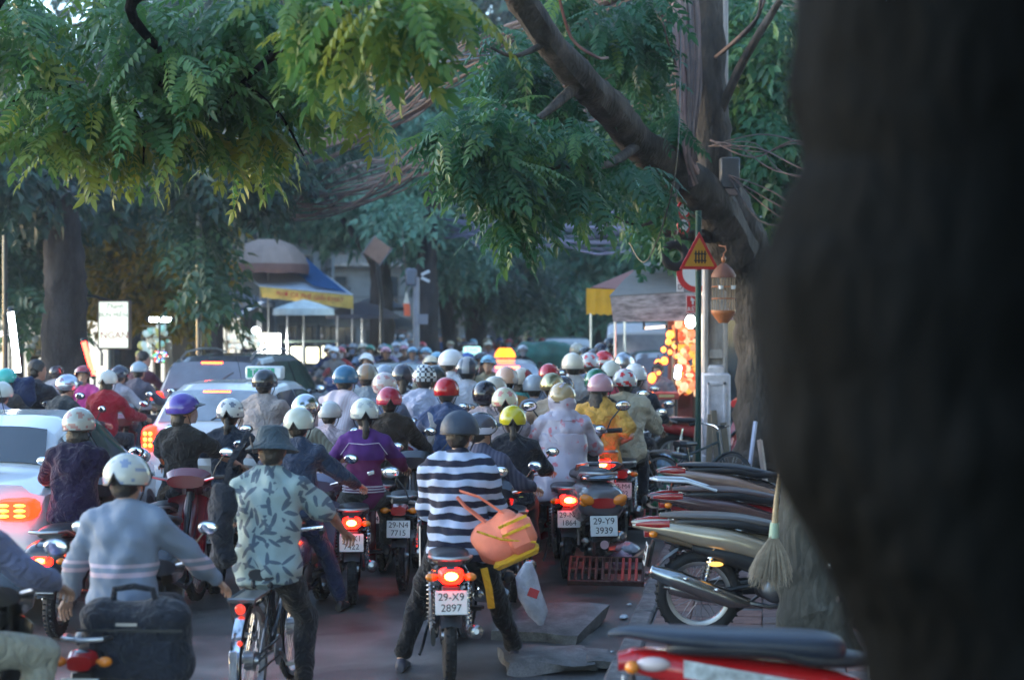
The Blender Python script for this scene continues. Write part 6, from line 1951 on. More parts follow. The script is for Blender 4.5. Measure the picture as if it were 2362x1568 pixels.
# ---------------------------------------------------------------- motorbike patterns, one of each kind
RED_, MAR = (.30, .012, .015), (.12, .008, .014)
proto_a = moto(body=MAR, text=('29-K6', '4172'))
proto_b = moto(body=(.11, .11, .125), kind='scooter', text=('30-H1', '2086'))
proto_off = moto(body=(.02, .02, .025), tail='off', text=('29-N4', '7715'), lit=0)
PAINT_A, PAINT_B, PAINT_O = paint(MAR, 'bike_paint'), paint((.11, .11, .125), 'bike_paint'), paint((.02, .02, .025), 'bike_paint')
KIDS = children_map()
protos = {'a': (proto_a, PAINT_A.name), 'b': (proto_b, PAINT_B.name), 'o': (proto_off, PAINT_O.name)}
PLATES = [(text_mesh('29-%s%d' % (rnd.choice('KHLMNPSTUX'), rnd.randint(1, 9)), .062, INK, .001), text_mesh('%04d' % rnd.randint(1000, 9999), .062, INK, .001)) for _ in range(18)]
def renumber(o):
    a, b = rnd.choice(PLATES)
    for p in o.children:
        if p.name.startswith('number_plate'):
            for t in p.children: t.data = a if t.location.z > 0 else b
def put_bike(kind, loc, rz, s, color, label, group=None):
    p, pn = protos[kind]
    b = copy_tree(p, None, KIDS, {pn: paint(color, 'bike_paint')}); renumber(b)
    b.location = loc; b.rotation_euler = (0, 0, rz); b.scale = (s, s, s)
    for k in ('label', 'category', 'group'):
        if k in b.keys(): del b[k]
    return tag(b, label, 'motorbike', group)

GR, GB = 'riders in the traffic jam', 'motorbikes in the traffic jam'
SK = [(.40, .23, .155), (.34, .19, .125), (.46, .28, .20), (.30, .165, .11)]
def rider(px, py, d, who, bs=1.0, rz=-4.0, pose='rider', bike='a', bcol=(.1, .02, .02), bdx=0.0, bdy=0.0, brz=None, label=None, blabel=None, scale=None, top=1.648, **kw):
    t = P(px, py, d)
    s = scale or t.z / top
    rz_ = R(rz)
    hd = 0.22  # the head is ahead of the seat
    loc = Vector((t.x + math.sin(rz_) * hd * s, d, 0))
    kw.setdefault('skin', SK[(int(px) * 7) % 4])
    kw.setdefault('seed', px * .01)
    pr = person(loc, rz_, s, pose=pose, label=label or who, group=kw.pop('group', GR), **kw)
    if bike:
        put_bike(bike, (loc.x + bdx, d + bdy, 0), R(brz if brz is not None else rz), s * bs, bcol, blabel or ('motorbike ridden by the ' + who), GB)
    return pr

# nearest: woman in grey-blue with the big black bag
GW = rider(290, 1050, 8.0, 'woman in grey-blue top and white helmet, nearest at bottom left', rz=-3, pose=('rider', dict(lean=5, heady=-14, headp=-6, handr=(.50, .44, .82), handl=(-.40, .25, .80), ehintr=(.8, -.2, -.7), elbow=.5, footl=(-.3, .2, .1), grip=.5)),
           shirt=zones((.20, .24, .31), [(1.01, 1.035, (.52, .40, .46)), (1.06, 1.08, (.50, .42, .50))], 2), trousers=(.02, .022, .03), loose=.016, helmet=(.52, .52, .46), accent='splash', acol=(.25, .30, .42), hair='short', notch=True, vox=.015,
           label='woman in a grey-blue top and striped white helmet, nearest rider at bottom left', bcol=(.02, .02, .025), bike='o', blabel='black motorbike under the woman in the grey-blue top')
def bag(loc, rz, sz, mats_, label, rot=(0, 0, 0), name='bag', cat='bag', straps=(), extra=None, bev=.06, rough=1.0, tilt=0):
    o = empty(name, loc, rz, label, cat)
    m = MB(); m.box((0, 0, 0), sz, bev=bev); me_ = remeshed(m, max(min(sz) / 9, .012), 9, (.010, 11, 2.0), 'bag_body')
    me_.materials.clear(); me_.materials.append(mats_[0]); b = link('bag_body', me_, o, rot=rot)
    for pts, w in straps:
        m = MB(); m.tube(pts, w, 6, flat=.3); m.build('strap', mats_[-1], o)
    if extra: extra(o, b)
    return o
BLKF = fabric((.022, .025, .034), 'bag_fabric')
q = P(322, 1475, 7.6)
def ex(o, b):
    m = MB(); m.tube([(-.10, -.02, .21), (-.09, -.03, .26), (0, -.03, .275), (.09, -.03, .26), (.10, -.02, .21)], .016, 8, flat=.6); m.build('carry_handle', BLKF, o)
    m = MB(); m.box((0, -.105, .08), (.50, .012, .012)); m.build('zip', DARKPL, o)
    m = MB(); m.box((0, -.098, -.06), (.40, .02, .18), bev=.01); m.build('front_pocket', fabric((.026, .03, .042), 'bag_fabric'), o)
    m = MB(); m.box((-.01, -.118, .11), (.10, .004, .014)); m.build('metal_badge', STEEL, o)
bag((q.x, 7.52, q.z), R(-3), (.54, .20, .42), [BLKF], 'big black laptop bag with a handle behind the woman in the grey-blue top', name='laptop_bag', extra=ex)

# rider cut by the left edge
rider(-135, 1075, 6.7, 'rider cut by the left edge with a grey-blue sleeve and beige trousers', rz=-6, pose=('rider', dict(lean=8, kneehintr=(.9, 1, .3), footr=(.24, .2, .39), hipz=.86, elbow=.8)), shirt=(.16, .18, .30), trousers=(.34, .33, .26), loose=.014, helmet=(.05, .05, .06),
      label='rider cut by the left edge, grey-blue sleeve and beige trousers', bcol=(.02, .02, .02), bike='o', blabel='motorbike cut by the left edge under the rider in beige trousers', vox=.016, top=1.60, group=None)

# man with the bucket hat on the bicycle
bh = bucket_hat_mesh()
HMAN = rider(625, 982, 9.3, 'man in leaf print shirt and bucket hat', rz=-5, pose=('rider', dict(lean=10, hem=.10, hipz=.80, handr=(.37, .42, .94), handl=(-.30, .48, .98), elbow=.5, footl=(-.17, .06, .30), footr=(.20, .02, .09), headp=-10, ehintr=(.9, -.3, -.4))),
      bike=None, shirt=leaf_print((.27, .35, .35), (.045, .07, .115)), trousers=(.016, .016, .018), sleeve='short', loose=.020, hat=bh, hair='short', vox=.015, top=1.61,
      label='man in a pale leaf print shirt and dark bucket hat on a bicycle')
def collar(o, J, H): pass
def bicycle(loc, rz, s, label, c=(.02, .02, .022), mud=CHROME):
    o = empty('bicycle', loc, rz, label, 'bicycle', None, s)
    wheel_parts(.33, .035, o, -.42, 'wire', 'rear_wheel'); wheel_parts(.33, .035, o, .62, 'wire', 'front_wheel')
    m = MB()
    for a, b, r_ in (((0, -.02, .72), (0, .05, .30), .015), ((0, .05, .30), (0, .46, .62), .017), ((0, -.0, .64), (0, .44, .78), .015), ((0, .47, .56), (0, .43, .90), .018)): m.tube([a, b], r_, 8)
    for s_ in (-1, 1):
        m.tube([(s_ * .05, -.42, .33), (s_ * .02, -.02, .64)], .008, 6); m.tube([(s_ * .05, -.42, .33), (s_ * .03, .05, .30)], .009, 6); m.tube([(s_ * .05, .62, .33), (s_ * .03, .48, .58)], .011, 6)
    m.build('frame', paint(c, 'bicycle_paint'), o)
    m = MB(); m.ring([egg((0, -.17, .775), .075, .035, 12, .8), egg((0, -.10, .78), .11, .04, 12, .8), egg((0, 0, .775), .07, .035, 12), egg((0, .11, .77), .022, .02, 12)])
    for s_ in (-1, 1): m.ell((s_ * .05, -.15, .72), (.02, .02, .03), 8, 6)
    m.build('saddle', VINYL, o)
    m = MB(); m.tube([(-.27, .30, .98), (-.25, .40, .985), (-.1, .46, .96), (0, .44, .93), (.1, .46, .96), (.25, .40, .985), (.27, .30, .98)], .011, 8); m.build('handlebar', CHROME, o)
    for s_ in (-1, 1): m = MB(); m.tube([(s_ * .27, .31, .98), (s_ * .275, .22, .975)], .016, 8); m.build('grip', RUBBER, o)
    g = []
    for k in range(12):
        a = R(20 + 165 * k / 11); g.append([(x_ * .026, -.42 + math.cos(a) * .365, .33 + math.sin(a) * .365 - abs(x_) * .006) for x_ in (-1, 0, 1)])
    m = MB(); m.sheet(g, .003); m.build('mudguard', mud, o)
    m = MB(); m.box((0, -.80, .36), (.045, .008, .20), bev=.004); m.build('mudguard_flap', metal((.75, .78, .9), .2, 'polished'), o)
    m = MB(); m.box((0, -.45, .70), (.15, .36, .012)); m.tube([(-.07, -.62, .70), (-.05, -.42, .33)], .006, 5); m.tube([(.07, -.62, .70), (.05, -.42, .33)], .006, 5); m.tube([(-.075, -.27, .71), (-.075, -.63, .71), (.075, -.63, .71), (.075, -.27, .71)], .007, 6); m.build('rear_rack', STEEL, o)
    m = MB(); m.ell((0, -.645, .66), (.03, .012, .03), 12, 8); m.build('reflector', mat('reflector_red', (.5, .02, .02), .2, vary=0, emit=.5, ecol=(1, .06, .03)), o)
    m = MB(); m.ell((.035, -.79, .50), (.016, .010, .016), 10, 6); m.build('reflector', mat('reflector_red', (.5, .02, .02), .2, vary=0, emit=.5, ecol=(1, .06, .03)), o)
    m = MB(); m.lathe([(0, -.004), (.09, -.004), (.09, .004), (0, .004)], 24, Matrix.Translation((.05, .05, .30)) @ rotm(ry=90)); m.tube([(.06, .05, .30), (.075, .16, .20)], .010, 6); m.box((.12, .17, .195), (.09, .06, .02)); m.tube([(-.06, .05, .30), (-.075, -.06, .40)], .010, 6); m.box((-.12, -.07, .405), (.09, .06, .02)); m.build('crank', STEEL, o)
    m = MB()
    for s_ in (-1, 1): m.box((.05, -.18, .315 + s_ * .05), (.01, .48, .01))
    m.build('chain', DARKPL, o)
    return o
bicycle((HMAN.location.x, 9.3, 0), R(-5), .98, 'old black bicycle with a chrome mudguard ridden by the man in the bucket hat')
q = P(517, 1205, 9.2)
bag((q.x, 9.12, q.z), R(-8), (.16, .13, .50), [BLKF], 'black shoulder bag hanging at the left side of the man in the bucket hat', name='shoulder_bag', cat='shoulder bag', straps=[([Vector((.02, 0, .2)), Vector((.06, -.02, .36)), Vector((.13, .10, .52)), Vector((.12, .22, .40))], .02)], bev=.05)
bicycle((P(1592, 1000, 18.0).x - .05, 17.75, .13), R(-60), .95, 'old bicycle leaning behind the parked motorbikes beside the pole', (.05, .08, .09))

# navy rider
rider(686, 938, 12.0, 'man in navy jacket and cream helmet', rz=-10, pose=('rider', dict(lean=14, elbow=.8, footr=(.32, .25, .10), handr=(.40, .46, 1.0))), shirt=(.030, .045, .085), trousers=(.03, .04, .09), helmet=(.55, .58, .50), notch=True, vox=.016, loose=.016,
      label='man in a navy jacket and plain cream helmet behind the bucket hat', bcol=(.12, .12, .2), bike='b')
# purple jacket woman
def pj(o, J, H):
    m = MB(); a = J['P0'] + J['t'] * .02
    for k in range(3):
        m.tube([a + J['t'] * (.02 + .022 * k) + Vector((math.cos(2 * PI * j / 24) * .178, math.sin(2 * PI * j / 24) * .130 - .012, 0)) for j in range(24)], .006, 5, closed=True)
    m.build('waistband', fabric((.62, .55, .62)), o)
    m = MB(); b = J['chest']; t = J['t']
    pts = [J['sl'] + Vector((-.03, -.045, -.10)), J['sl'] + Vector((.04, -.10, .0)), b + Vector((0, -.135, .075)), J['sr'] + Vector((-.04, -.10, .0)), J['sr'] + Vector((.03, -.045, -.10))]
    m.tube(pts, .004, 5); m.build('white_piping', fabric((.6, .56, .68)), o)
    m = MB(); m.box(tuple(b + Vector((.06, -.15, -.16))), (.06, .012, .035), rotm(ry=-20), .006); m.build('hair_clip', CHROME, o)
rider(835, 919, 12.9, 'woman in purple jacket with ponytail', rz=4, pose=('rider', dict(lean=8, elbow=.45, heady=6)), shirt=zones((.085, .018, .16), [(.7, 1.14, (.12, .012, .075))]), trousers=(.055, .052, .045), helmet=(.56, .60, .55), accent='splash', acol=(.35, .40, .42), notch=True, hair='pony', vox=.016,
      label='woman in a purple tracksuit jacket with white piping and a long ponytail', bcol=MAR, bike='a', extra=pj, bdx=-.08)
rider(897, 893, 14.6, 'man in dark brown jacket and crimson helmet', rz=-2, pose='rider_up', shirt=(.030, .021, .015), helmet=(.36, .012, .04), accent='band', acol=(.5, .06, .1), notch=True, bcol=(.2, .02, .03), bike='a', loose=.018, vox=.017, label='man in a dark brown jacket and crimson helmet, right behind the purple jacket')
# striped pullover
def stripe_shape(o, J, H): pass
SW = rider(1066, 950, 10.2, 'woman in the black and white striped pullover', rz=-4, pose=('stand', dict(hipz=.83, lean=7, hipy=-.12, handr=(.25, .30, .96), handl=(-.22, .28, 1.0), footl=(-.36, -.10, .08), footr=(.34, .18, .08), elbow=-.05, hem=.13, w=1.05, heady=-12, headp=-4, kneehintl=(-.3, 1, 0), kneehintr=(.3, 1, 0))),
      bike='a', bcol=(.02, .02, .025), shirt=stripes((.012, .014, .035), (.42, .50, .68), .084, .5, 2, .15), trousers=(.012, .012, .014), loose=.022, helmet=mat('cap_cloth', (.03, .045, .075), .55, bump=.2), style='cap', hair='bare', shoe=(.05, .05, .07), vox=.015, top=1.63,
      label='woman in a black and white striped pullover and navy cap helmet, standing over her motorbike', blabel='black motorbike with a glowing round tail light between the legs of the striped pullover woman', bdx=-.08, bdy=.0, brz=4)
SAL, YLW = mat('salmon_cloth', (.85, .24, .14), .7, bump=.4, bscale=8), fabric((.72, .42, .03), 'yellow_cloth')
q = P(1160, 1245, 9.95)
def ex2(o, b):
    m = MB(); m.box((.03, 0, -.095), (.26, .19, .045), bev=.02); m.build('bottom_panel', YLW, o, rot=(0, R(22) * 0, 0))
    m = MB(); m.box((.09, -.02, .0), (.17, .22, .17), bev=.04); m.build('side_pocket', SAL, o)
    for z in (.03, .075): m = MB(); m.box((.09, -.13, z), (.16, .012, .014)); m.build('zip', YLW, o)
    m = MB(); m.tube([(-.10, -.115, .10), (.0, -.13, .02), (.16, -.12, -.06)], .006, 6); m.build('piping', YLW, o)
bb_ = bag(q, R(0), (.32, .19, .25), [SAL, SAL], 'salmon orange backpack with yellow trim hanging from the arm of the striped pullover woman', name='backpack', cat='backpack', extra=ex2, bev=.07,
          straps=[([Vector((-.04, 0, .10)), Vector((-.11, .02, .22)), Vector((-.13, .02, .28))], .026), ([Vector((.06, -.03, .12)), Vector((-.02, -.05, .24)), Vector((-.10, -.02, .30))], .022)])
bb_.rotation_euler = (0, R(-24), 0); bb_.scale = (1.18, 1.1, 1.3)
m = MB(); m.tube([(-.15, -.04, -.08), (-.17, -.05, -.18), (-.20, -.04, -.27)], .022, 6, flat=.3); m.build('loose_strap', YLW, bb_)
q = P(1226, 1370, 10.9)
pb = empty('shopping_bag', q, 0, 'thin white plastic bag with red print hanging right of the orange backpack', 'plastic bag')
m = MB(); m.tube([(-.03, 0, .22), (-.035, 0, .12), (-.01, 0, .0), (.04, 0, -.12), (.06, 0, -.20)], [.03, .075, .085, .07, .02], 14, flat=.7)
m.v = [tuple(Vector(v) * (1 + .12 * noise.noise(Vector(v) * 22))) for v in m.v]
m.build('bag_body', BAGM((.50, .52, .62)), pb)
m = MB(); m.box((.01, -.062, .02), (.07, .004, .06), rotm(ry=20), .01); m.build('red_print', mat('print_red', (.6, .05, .06), .5), pb)
# riders around
rider(1118, 952, 11.6, 'person in plaid shirt and dark helmet beyond the striped pullover', rz=-14, pose='rider_right', shirt=stripes((.05, .055, .10), (.09, .09, .14), .03, .5, 0), helmet=(.05, .05, .07), accent='lower', acol=(.5, .5, .6), bcol=(.02, .02, .03), bike='o', hair='bare', label='rider in dark plaid shirt and black and white helmet beyond the striped pullover woman')
rider(1182, 935, 13.0, 'woman in black jacket and yellow helmet', rz=0, pose='rider', shirt=(.012, .014, .022), trousers=zones((.02, .02, .025), [(.86, .90, (.5, .45, .1))]), helmet=(.52, .44, .012), notch=True, hair='pony', bcol=(.02, .02, .02), bike='a', vox=.016, loose=.014, label='woman in a black jacket with a bright yellow helmet and ponytail')
rider(1162, 893, 14.2, 'woman with cream flower helmet', rz=3, pose='rider', shirt=(.25, .22, .24), helmet=(.52, .50, .36), accent='splash', acol=(.5, .2, .18), notch=True, hair='pony', bcol=(.3, .25, .2), bike='b', label='woman in a cream helmet with small red flowers and a black ponytail')
rider(1119, 878, 15.0, 'man in glossy black helmet', rz=-4, shirt=(.42, .34, .36), helmet=(.015, .012, .02), style='deep', bcol=(.2, .02, .02), bike='o', label='man in a glossy black helmet left of the cream flower helmet')
RC = floral((.42, .38, .46), (.50, .16, .20))
def hoodx(o, J, H):
    m = MB(); m.ell(J['head'] + Vector((0, -.02, -.02)), (.125, .13, .17), 18, 12); m.tube([J['head'] + Vector((0, -.02, -.1)), J['neck'] + Vector((0, 0, -.06))], [.11, .17], 16)
    me_ = remeshed(m, .018, 4, (.006, 14, 3), 'hood'); me_.materials.clear(); me_.materials.append(RC); link('hood', me_, o)
    m = MB(); m.tube([J['chest'], J['waist'], J['P0'] + Vector((0, -.03, -.1)), J['P0'] + Vector((0, -.05, -.24))], [.20, .22, .27, .30], 20, flat=.75)
    me_ = remeshed(m, .02, 4, (.010, 10, 5), 'cape'); me_.materials.clear(); me_.materials.append(RC); link('cape', me_, o)
rider(1296, 882, 14.2, 'rider in pink floral raincoat', rz=2, pose='rider', shirt=RC, helmet=(.34, .26, .14), hair=None, bcol=(.25, .02, .02), bike='a', loose=.030, extra=hoodx, vox=.017, label='rider in a pale lilac raincoat with pink flowers, hood over the helmet')
# pair on the maroon scooter
rider(1378, 850, 16.1, 'driver in green helmet', rz=-3, pose=('rider', dict(hipy=.05)), shirt=(.015, .016, .02), helmet=(.01, .13, .07), bcol=(.16, .008, .02), bike='a', hair='short', label='driver in a green helmet and black jacket in front of the yellow shirt woman', blabel='maroon motorbike with a blazing tail light under the yellow shirt woman', bdy=.15, bdx=.06, bs=1.14)
rider(1392, 867, 15.7, 'passenger in yellow shirt and pink helmet', rz=-8, pose=('passenger', dict(hipy=-.08, hipz=.86, heady=-25)), shirt=(.62, .34, .07), trousers=(.05, .01, .02), sleeve='short', loose=.024, helmet=(.50, .28, .33), hair='long', bike=None, vox=.016, label='woman passenger in a yellow shirt and pink helmet with long loose hair')
q = P(1322, 1052, 15.6); bag((q.x, 15.3, q.z), 0, (.30, .26, .40), [fabric((.03, .012, .022), 'bag_fabric')], 'black bag hanging on the left of the yellow shirt woman', bev=.08)
rider(1346, 1030, 0, '', bike=None) if False else None
# grey scooter in front of the kerb, seen from behind
gs = moto(name='motorbike', body=(.10, .098, .11), kind='scooter', tail='off', text=('29-Y9', '3939'), lit=0)
q = P(1352, 1200, 13.4); gs.location = (q.x + .02, 14.05, 0); gs.rotation_euler = (0, 0, R(7)); gs.scale = (1.2, 1.2, 1.2)
for c_ in list(gs.children):
    if c_.name.startswith('handlebar') and not c_.name.startswith('handlebar_cover'):
        for k_ in list(c_.children):
            if k_.name.startswith('mirror'):
                for q_ in list(k_.children): bpy.data.objects.remove(q_)
                bpy.data.objects.remove(k_)
tag(gs, 'dark grey riderless scooter with amber rear lamps and a silver grab rail', 'motorbike')
for c in KIDS.get('', []): pass
m = MB(); m.ring([egg((-.16, -.79, .62), .005, .02, 10), egg((-.10, -.80, .60), .05, .035, 10, .6), egg((.10, -.80, .60), .05, .035, 10, .6), egg((.16, -.79, .62), .005, .02, 10)])
for s_ in (-1, 1):
    m = MB(); m.ell((s_ * .115, -.755, .625), (.055, .035, .035), 14, 8, rotm(ry=-s_ * 25)); m.build('amber_lamp', AMBER, gs)
m = MB(); m.tube([(-.13, -.40, .80), (-.145, -.58, .85), (-.10, -.68, .87), (0, -.70, .875), (.10, -.68, .87), (.145, -.58, .85), (.13, -.40, .80)], .018, 8, flat=.5); m.build('grab_rail', STEEL, gs)
m = MB(); m.ell((0, -.60, .765), (.13, .09, .03), 14, 8); m.build('tail_cover', metal((.35, .42, .48), .25, 'grey_lacquer'), gs)
m = MB(); m.lathe([(0, 0), (.03, 0), (.03, .004), (0, .004)], 18, Matrix.Translation((0, -.792, .32)) @ rotm(rx=90)); m.build('round_sticker', mat('sticker', (.5, .35, .38), .4), gs)
rider(1352, 1012, 14.7, '', bike=None) if False else None

rider(1445, 852, 16.4, 'rider in cream cape', rz=-6, pose='rider_up', shirt=(.52, .47, .36), helmet=(.5, .5, .52), accent='splash', acol=(.5, .02, .03), loose=.034, bcol=(.1, .1, .12), bike='o', label='rider in a cream rain cape with a red and white helmet', sleeve='long')
rider(1468, 838, 17.6, 'rider in dark jacket and white helmet', rz=-4, shirt=(.03, .035, .05), helmet=(.66, .68, .72), style='half', bcol=(.12, .01, .02), bike='o', label='rider in dark jacket and plain white helmet at the right end of the jam')
rider(1442, 812, 20.5, 'rider in metallic grey helmet', shirt=(.20, .12, .12), helmet=metal((.45, .47, .5), .3, 'helmet_metal'), bike='o', bcol=(.05, .05, .06), style='deep', label='rider in a metallic grey round helmet behind the plain white one')
rider(1412, 832, 18.8, 'rider in cream and red scarf helmet', shirt=(.45, .05, .08), helmet=(.6, .6, .52), bike='o', bcol=(.3, .3, .32), label='rider in a cream helmet and a red and white striped collar')
rider(1394, 808, 21.5, 'rider in red and white banded helmet', shirt=(.5, .35, .33), helmet=(.45, .02, .03), accent='band', acol=(.6, .6, .6), bike='o', bcol=(.2, .02, .03), label='rider in a red helmet with a white band, far right cluster')
rider(1362, 812, 20.8, 'rider in silver helmet with red marks', shirt=(.12, .18, .30), helmet=(.45, .47, .52), accent='splash', acol=(.45, .05, .06), bike='o', bcol=(.05, .06, .1), label='rider in a silver helmet with red marks and a blue shirt')
rider(1324, 815, 18.9, 'man in white shirt and cream round helmet', rz=-5, pose='rider_up', shirt=(.60, .57, .56), helmet=(.68, .64, .54), hair='bare', bike='o', bcol=(.05, .05, .1), loose=.018, label='man in a white shirt and cream round helmet')
rider(1268, 838, 18.6, 'rider in scarlet helmet', shirt=(.10, .12, .16), helmet=(.42, .02, .03), bike='o', bcol=(.1, .1, .1), label='rider in a scarlet helmet left of the cream round helmet')
rider(1273, 860, 16.2, 'rider in gold helmet', rz=0, shirt=(.52, .40, .30), helmet=metal((.50, .42, .24), .28, 'helmet_gold'), hair='pony', bike='b', bcol=(.2, .18, .15), label='woman in a metallic gold helmet with a ponytail and beige top')
rider(1204, 843, 17.4, 'rider in teal top', rz=-16, pose='rider_lean', shirt=(.02, .28, .26), helmet=(.55, .50, .42), accent='sides', acol=(.35, .02, .03), bike='o', bcol=(.02, .1, .3), label='rider in a teal top and a red and cream helmet', hair='bob')
rider(1166, 845, 17.0, 'rider in peach helmet', rz=4, shirt=(.45, .20, .05), helmet=(.60, .36, .26), accent='sides', acol=(.62, .55, .5), bike='o', bcol=(.2, .05, .03), label='rider in a peach and white helmet')
rider(1079, 822, 17.8, 'man in white shirt and dark helmet', rz=-6, shirt=(.62, .62, .68), helmet=(.05, .06, .08), accent='stripe', acol=(.3, .3, .32), hair='bare', bike='o', bcol=(.04, .04, .06), label='man in a white shirt and dark grey helmet', loose=.016)
rider(1050, 806, 19.2, 'man in white shirt and glossy white helmet', rz=-20, pose='rider_right', shirt=(.62, .62, .66), helmet=(.70, .70, .72), hair='bare', bike='o', bcol=(.1, .1, .12), label='man in a white shirt and glossy white helmet turning to the right', loose=.016)
def strapx(o, J, H):
    for s_ in (-1, 1):
        m = MB(); m.tube([J['s' + ('l' if s_ < 0 else 'r')] + Vector((-s_ * .03, -.06, .045)), J['chest'] + Vector((s_ * .10, -.135, .02)), J['waist'] + Vector((s_ * .13, -.125, 0))], .035, 6, flat=.25); m.build('grey_panel', fabric((.50, .47, .45)), o)
rider(1029, 870, 15.2, 'man in blue overall and red helmet', rz=-3, shirt=(.045, .075, .17), helmet=(.42, .006, .012), accent=None, hair='short', bike='o', bcol=(.25, .02, .03), extra=strapx, loose=.02, vox=.017, label='man in a blue jacket with pale side panels and a glossy red helmet')
rider(978, 840, 16.8, 'man in light blue shirt and checked helmet', rz=-3, shirt=(.46, .50, .66), helmet=(.60, .62, .64), accent='check', acol=(.03, .03, .04), hair='bare', bike='o', bcol=(.05, .05, .06), loose=.02, label='man in a light blue shirt and black and white checked helmet')
rider(1003, 842, 17.7, 'rider in black helmet behind the checked one', shirt=(.5, .45, .48), helmet=(.03, .04, .045), bike='o', bcol=(.03, .03, .03), label='rider in a plain black helmet just right of the checked helmet')
rider(925, 838, 17.4, 'rider in striped shirt and dark helmet', rz=4, shirt=stripes((.08, .11, .16), (.45, .5, .55), .05, .5), helmet=(.035, .035, .05), notch=True, hair='bundle', bike='o', bcol=(.1, .03, .03), label='woman in a grey and white striped shirt and dark helmet')
rider(886, 840, 18.4, 'rider in silvery blue helmet', shirt=(.30, .36, .45), helmet=(.30, .36, .45), bike='o', bcol=(.02, .05, .1), label='rider in a silvery blue helmet and pale blue shirt')
rider(845, 838, 18.0, 'rider in brown grey helmet', shirt=(.22, .26, .30), helmet=(.22, .20, .16), accent='stripe', acol=(.3, .18, .1), bike='o', bcol=(.03, .03, .03), label='rider in a brownish grey helmet between the blue and the silvery ones')
rider(886, 858, 16.2, 'rider in pinkish white helmet', rz=-6, shirt=(.13, .16, .24), helmet=(.58, .50, .48), accent='splash', acol=(.5, .25, .25), bike='o', bcol=(.1, .02, .03), style='deep', label='rider in a pinkish white helmet above the crimson helmet')
rider(792, 836, 16.4, 'man in pink striped shirt and blue helmet', rz=-24, pose='rider_lean', shirt=stripes((.56, .45, .50), (.62, .55, .60), .022, .5, 0), helmet=(.03, .13, .24), bike='o', bcol=(.03, .03, .05), loose=.02, label='man in a pink striped shirt and blue helmet beside the white taxi')
rider(615, 852, 16.2, 'man in beige shirt and black helmet', rz=-12, pose=('rider', dict(lean=6, elbow=.2)), shirt=(.34, .29, .28), helmet=(.018, .02, .024), bike='o', bcol=(.05, .02, .02), loose=.02, label='man in a beige grey shirt and black helmet against the white taxi', hair='bare')
rider(700, 903, 13.9, 'rider in striped olive shirt and silver visor helmet', rz=-30, pose='rider_lean', shirt=stripes((.17, .16, .12), (.24, .23, .18), .03, .5, 0), helmet=metal((.6, .62, .66), .2, 'helmet_metal'), bike='o', bcol=(.04, .04, .04), label='rider in an olive striped shirt and mirror-bright helmet behind the cream helmet')
rider(762, 925, 14.9, 'rider in pale pink blouse', rz=-14, shirt=(.50, .40, .44), helmet=(.55, .56, .55), bike='o', bcol=(.3, .2, .1), label='rider in a pale pink blouse left of the purple jacket')
rider(527, 918, 13.4, 'woman in dark jacket and white spotted helmet', rz=-4, shirt=(.022, .030, .048), helmet=(.62, .63, .60), accent='splash', acol=(.15, .16, .2), notch=True, hair='pony', bike='o', bcol=(.4, .38, .33), vox=.016, label='woman in a dark jacket with a white spotted helmet and a long ponytail')
rider(428, 908, 12.9, 'woman in black T-shirt and violet helmet', rz=-10, pose=('rider', dict(lean=4, heady=-58, footl=(-.3, .1, .1))), shirt=(.020, .018, .017), sleeve='short', helmet=(.085, .05, .34), mask=(.45, .32, .30), face=True, hair='bob', bike='a', bcol=(.45, .42, .38), vox=.016, label='woman in a black T-shirt, violet helmet and face mask looking right', trousers=(.08, .05, .03))
rider(172, 940, 11.6, 'woman in dark purple shirt', rz=-2, pose='rider', shirt=(.016, .010, .036), helmet=(.42, .44, .40), accent='splash', acol=(.40, .22, .2), hair='bob', bike='b', bcol=(.02, .02, .03), vox=.016, sleeve='short', loose=.014, label='woman in a dark purple shirt and greyish white helmet beside the white sedan')
rider(246, 853, 19.6, 'woman in red sweater', rz=-12, pose='rider', shirt=(.32, .010, .022), helmet=(.55, .52, .45), style='half', notch=True, hair='bob', bike='o', bcol=(.2, .02, .03), loose=.016, label='woman in a red sweater and small cream helmet')
rider(268, 838, 22, 'rider in grey shirt and dark helmet', rz=-20, shirt=(.33, .30, .34), helmet=(.03, .03, .05), bike='o', bcol=(.03, .03, .03), label='rider in a grey shirt and dark helmet behind the red sweater', pose='rider_lean')
rider(146, 858, 18.4, 'rider in silver blue glossy helmet', rz=-30, pose=('rider_lean', dict(heady=-20, headr=12)), shirt=(.03, .035, .04), helmet=metal((.55, .60, .70), .3, 'helmet_metal'), accent='splash', acol=(.35, .2, .24), bike='o', bcol=(.03, .03, .04), label='rider in a silvery blue glossy helmet, dark clothes, head bent to the right')
rider(190, 843, 22.5, 'woman in pink top and red helmet', rz=172, pose='rider_up', shirt=(.62, .07, .28), sleeve='short', helmet=(.28, .02, .03), face=True, hair=None, bike='o', bcol=(.03, .03, .03), label='woman in a pink top and dark red helmet facing the camera')
rider(87, 832, 19.4, 'bareheaded man with dark blue backpack', rz=-14, pose='rider_right', shirt=(.03, .03, .035), helmet=None, hair='bare', bike='o', bcol=(.03, .03, .03), hood=True, top=1.62, label='bareheaded man in black with a pale hood')
q = P(62, 905, 19.2); bag((q.x, 19.1, q.z + .02), R(-14), (.30, .16, .36), [fabric((.015, .025, .07), 'bag_fabric')], 'dark blue backpack on the bareheaded man', name='backpack', cat='backpack')
rider(12, 849, 19.0, 'rider in mint green helmet', rz=-16, shirt=(.05, .045, .045), helmet=(.04, .42, .34), bike='o', bcol=(.03, .03, .03), label='rider in a mint green helmet at the left edge')
rider(-2, 880, 16.8, 'rider in cream helmet at the edge', rz=-6, shirt=(.35, .33, .45), helmet=(.5, .5, .44), bike='o', bcol=(.03, .03, .03), label='rider in a cream helmet cut by the left edge')
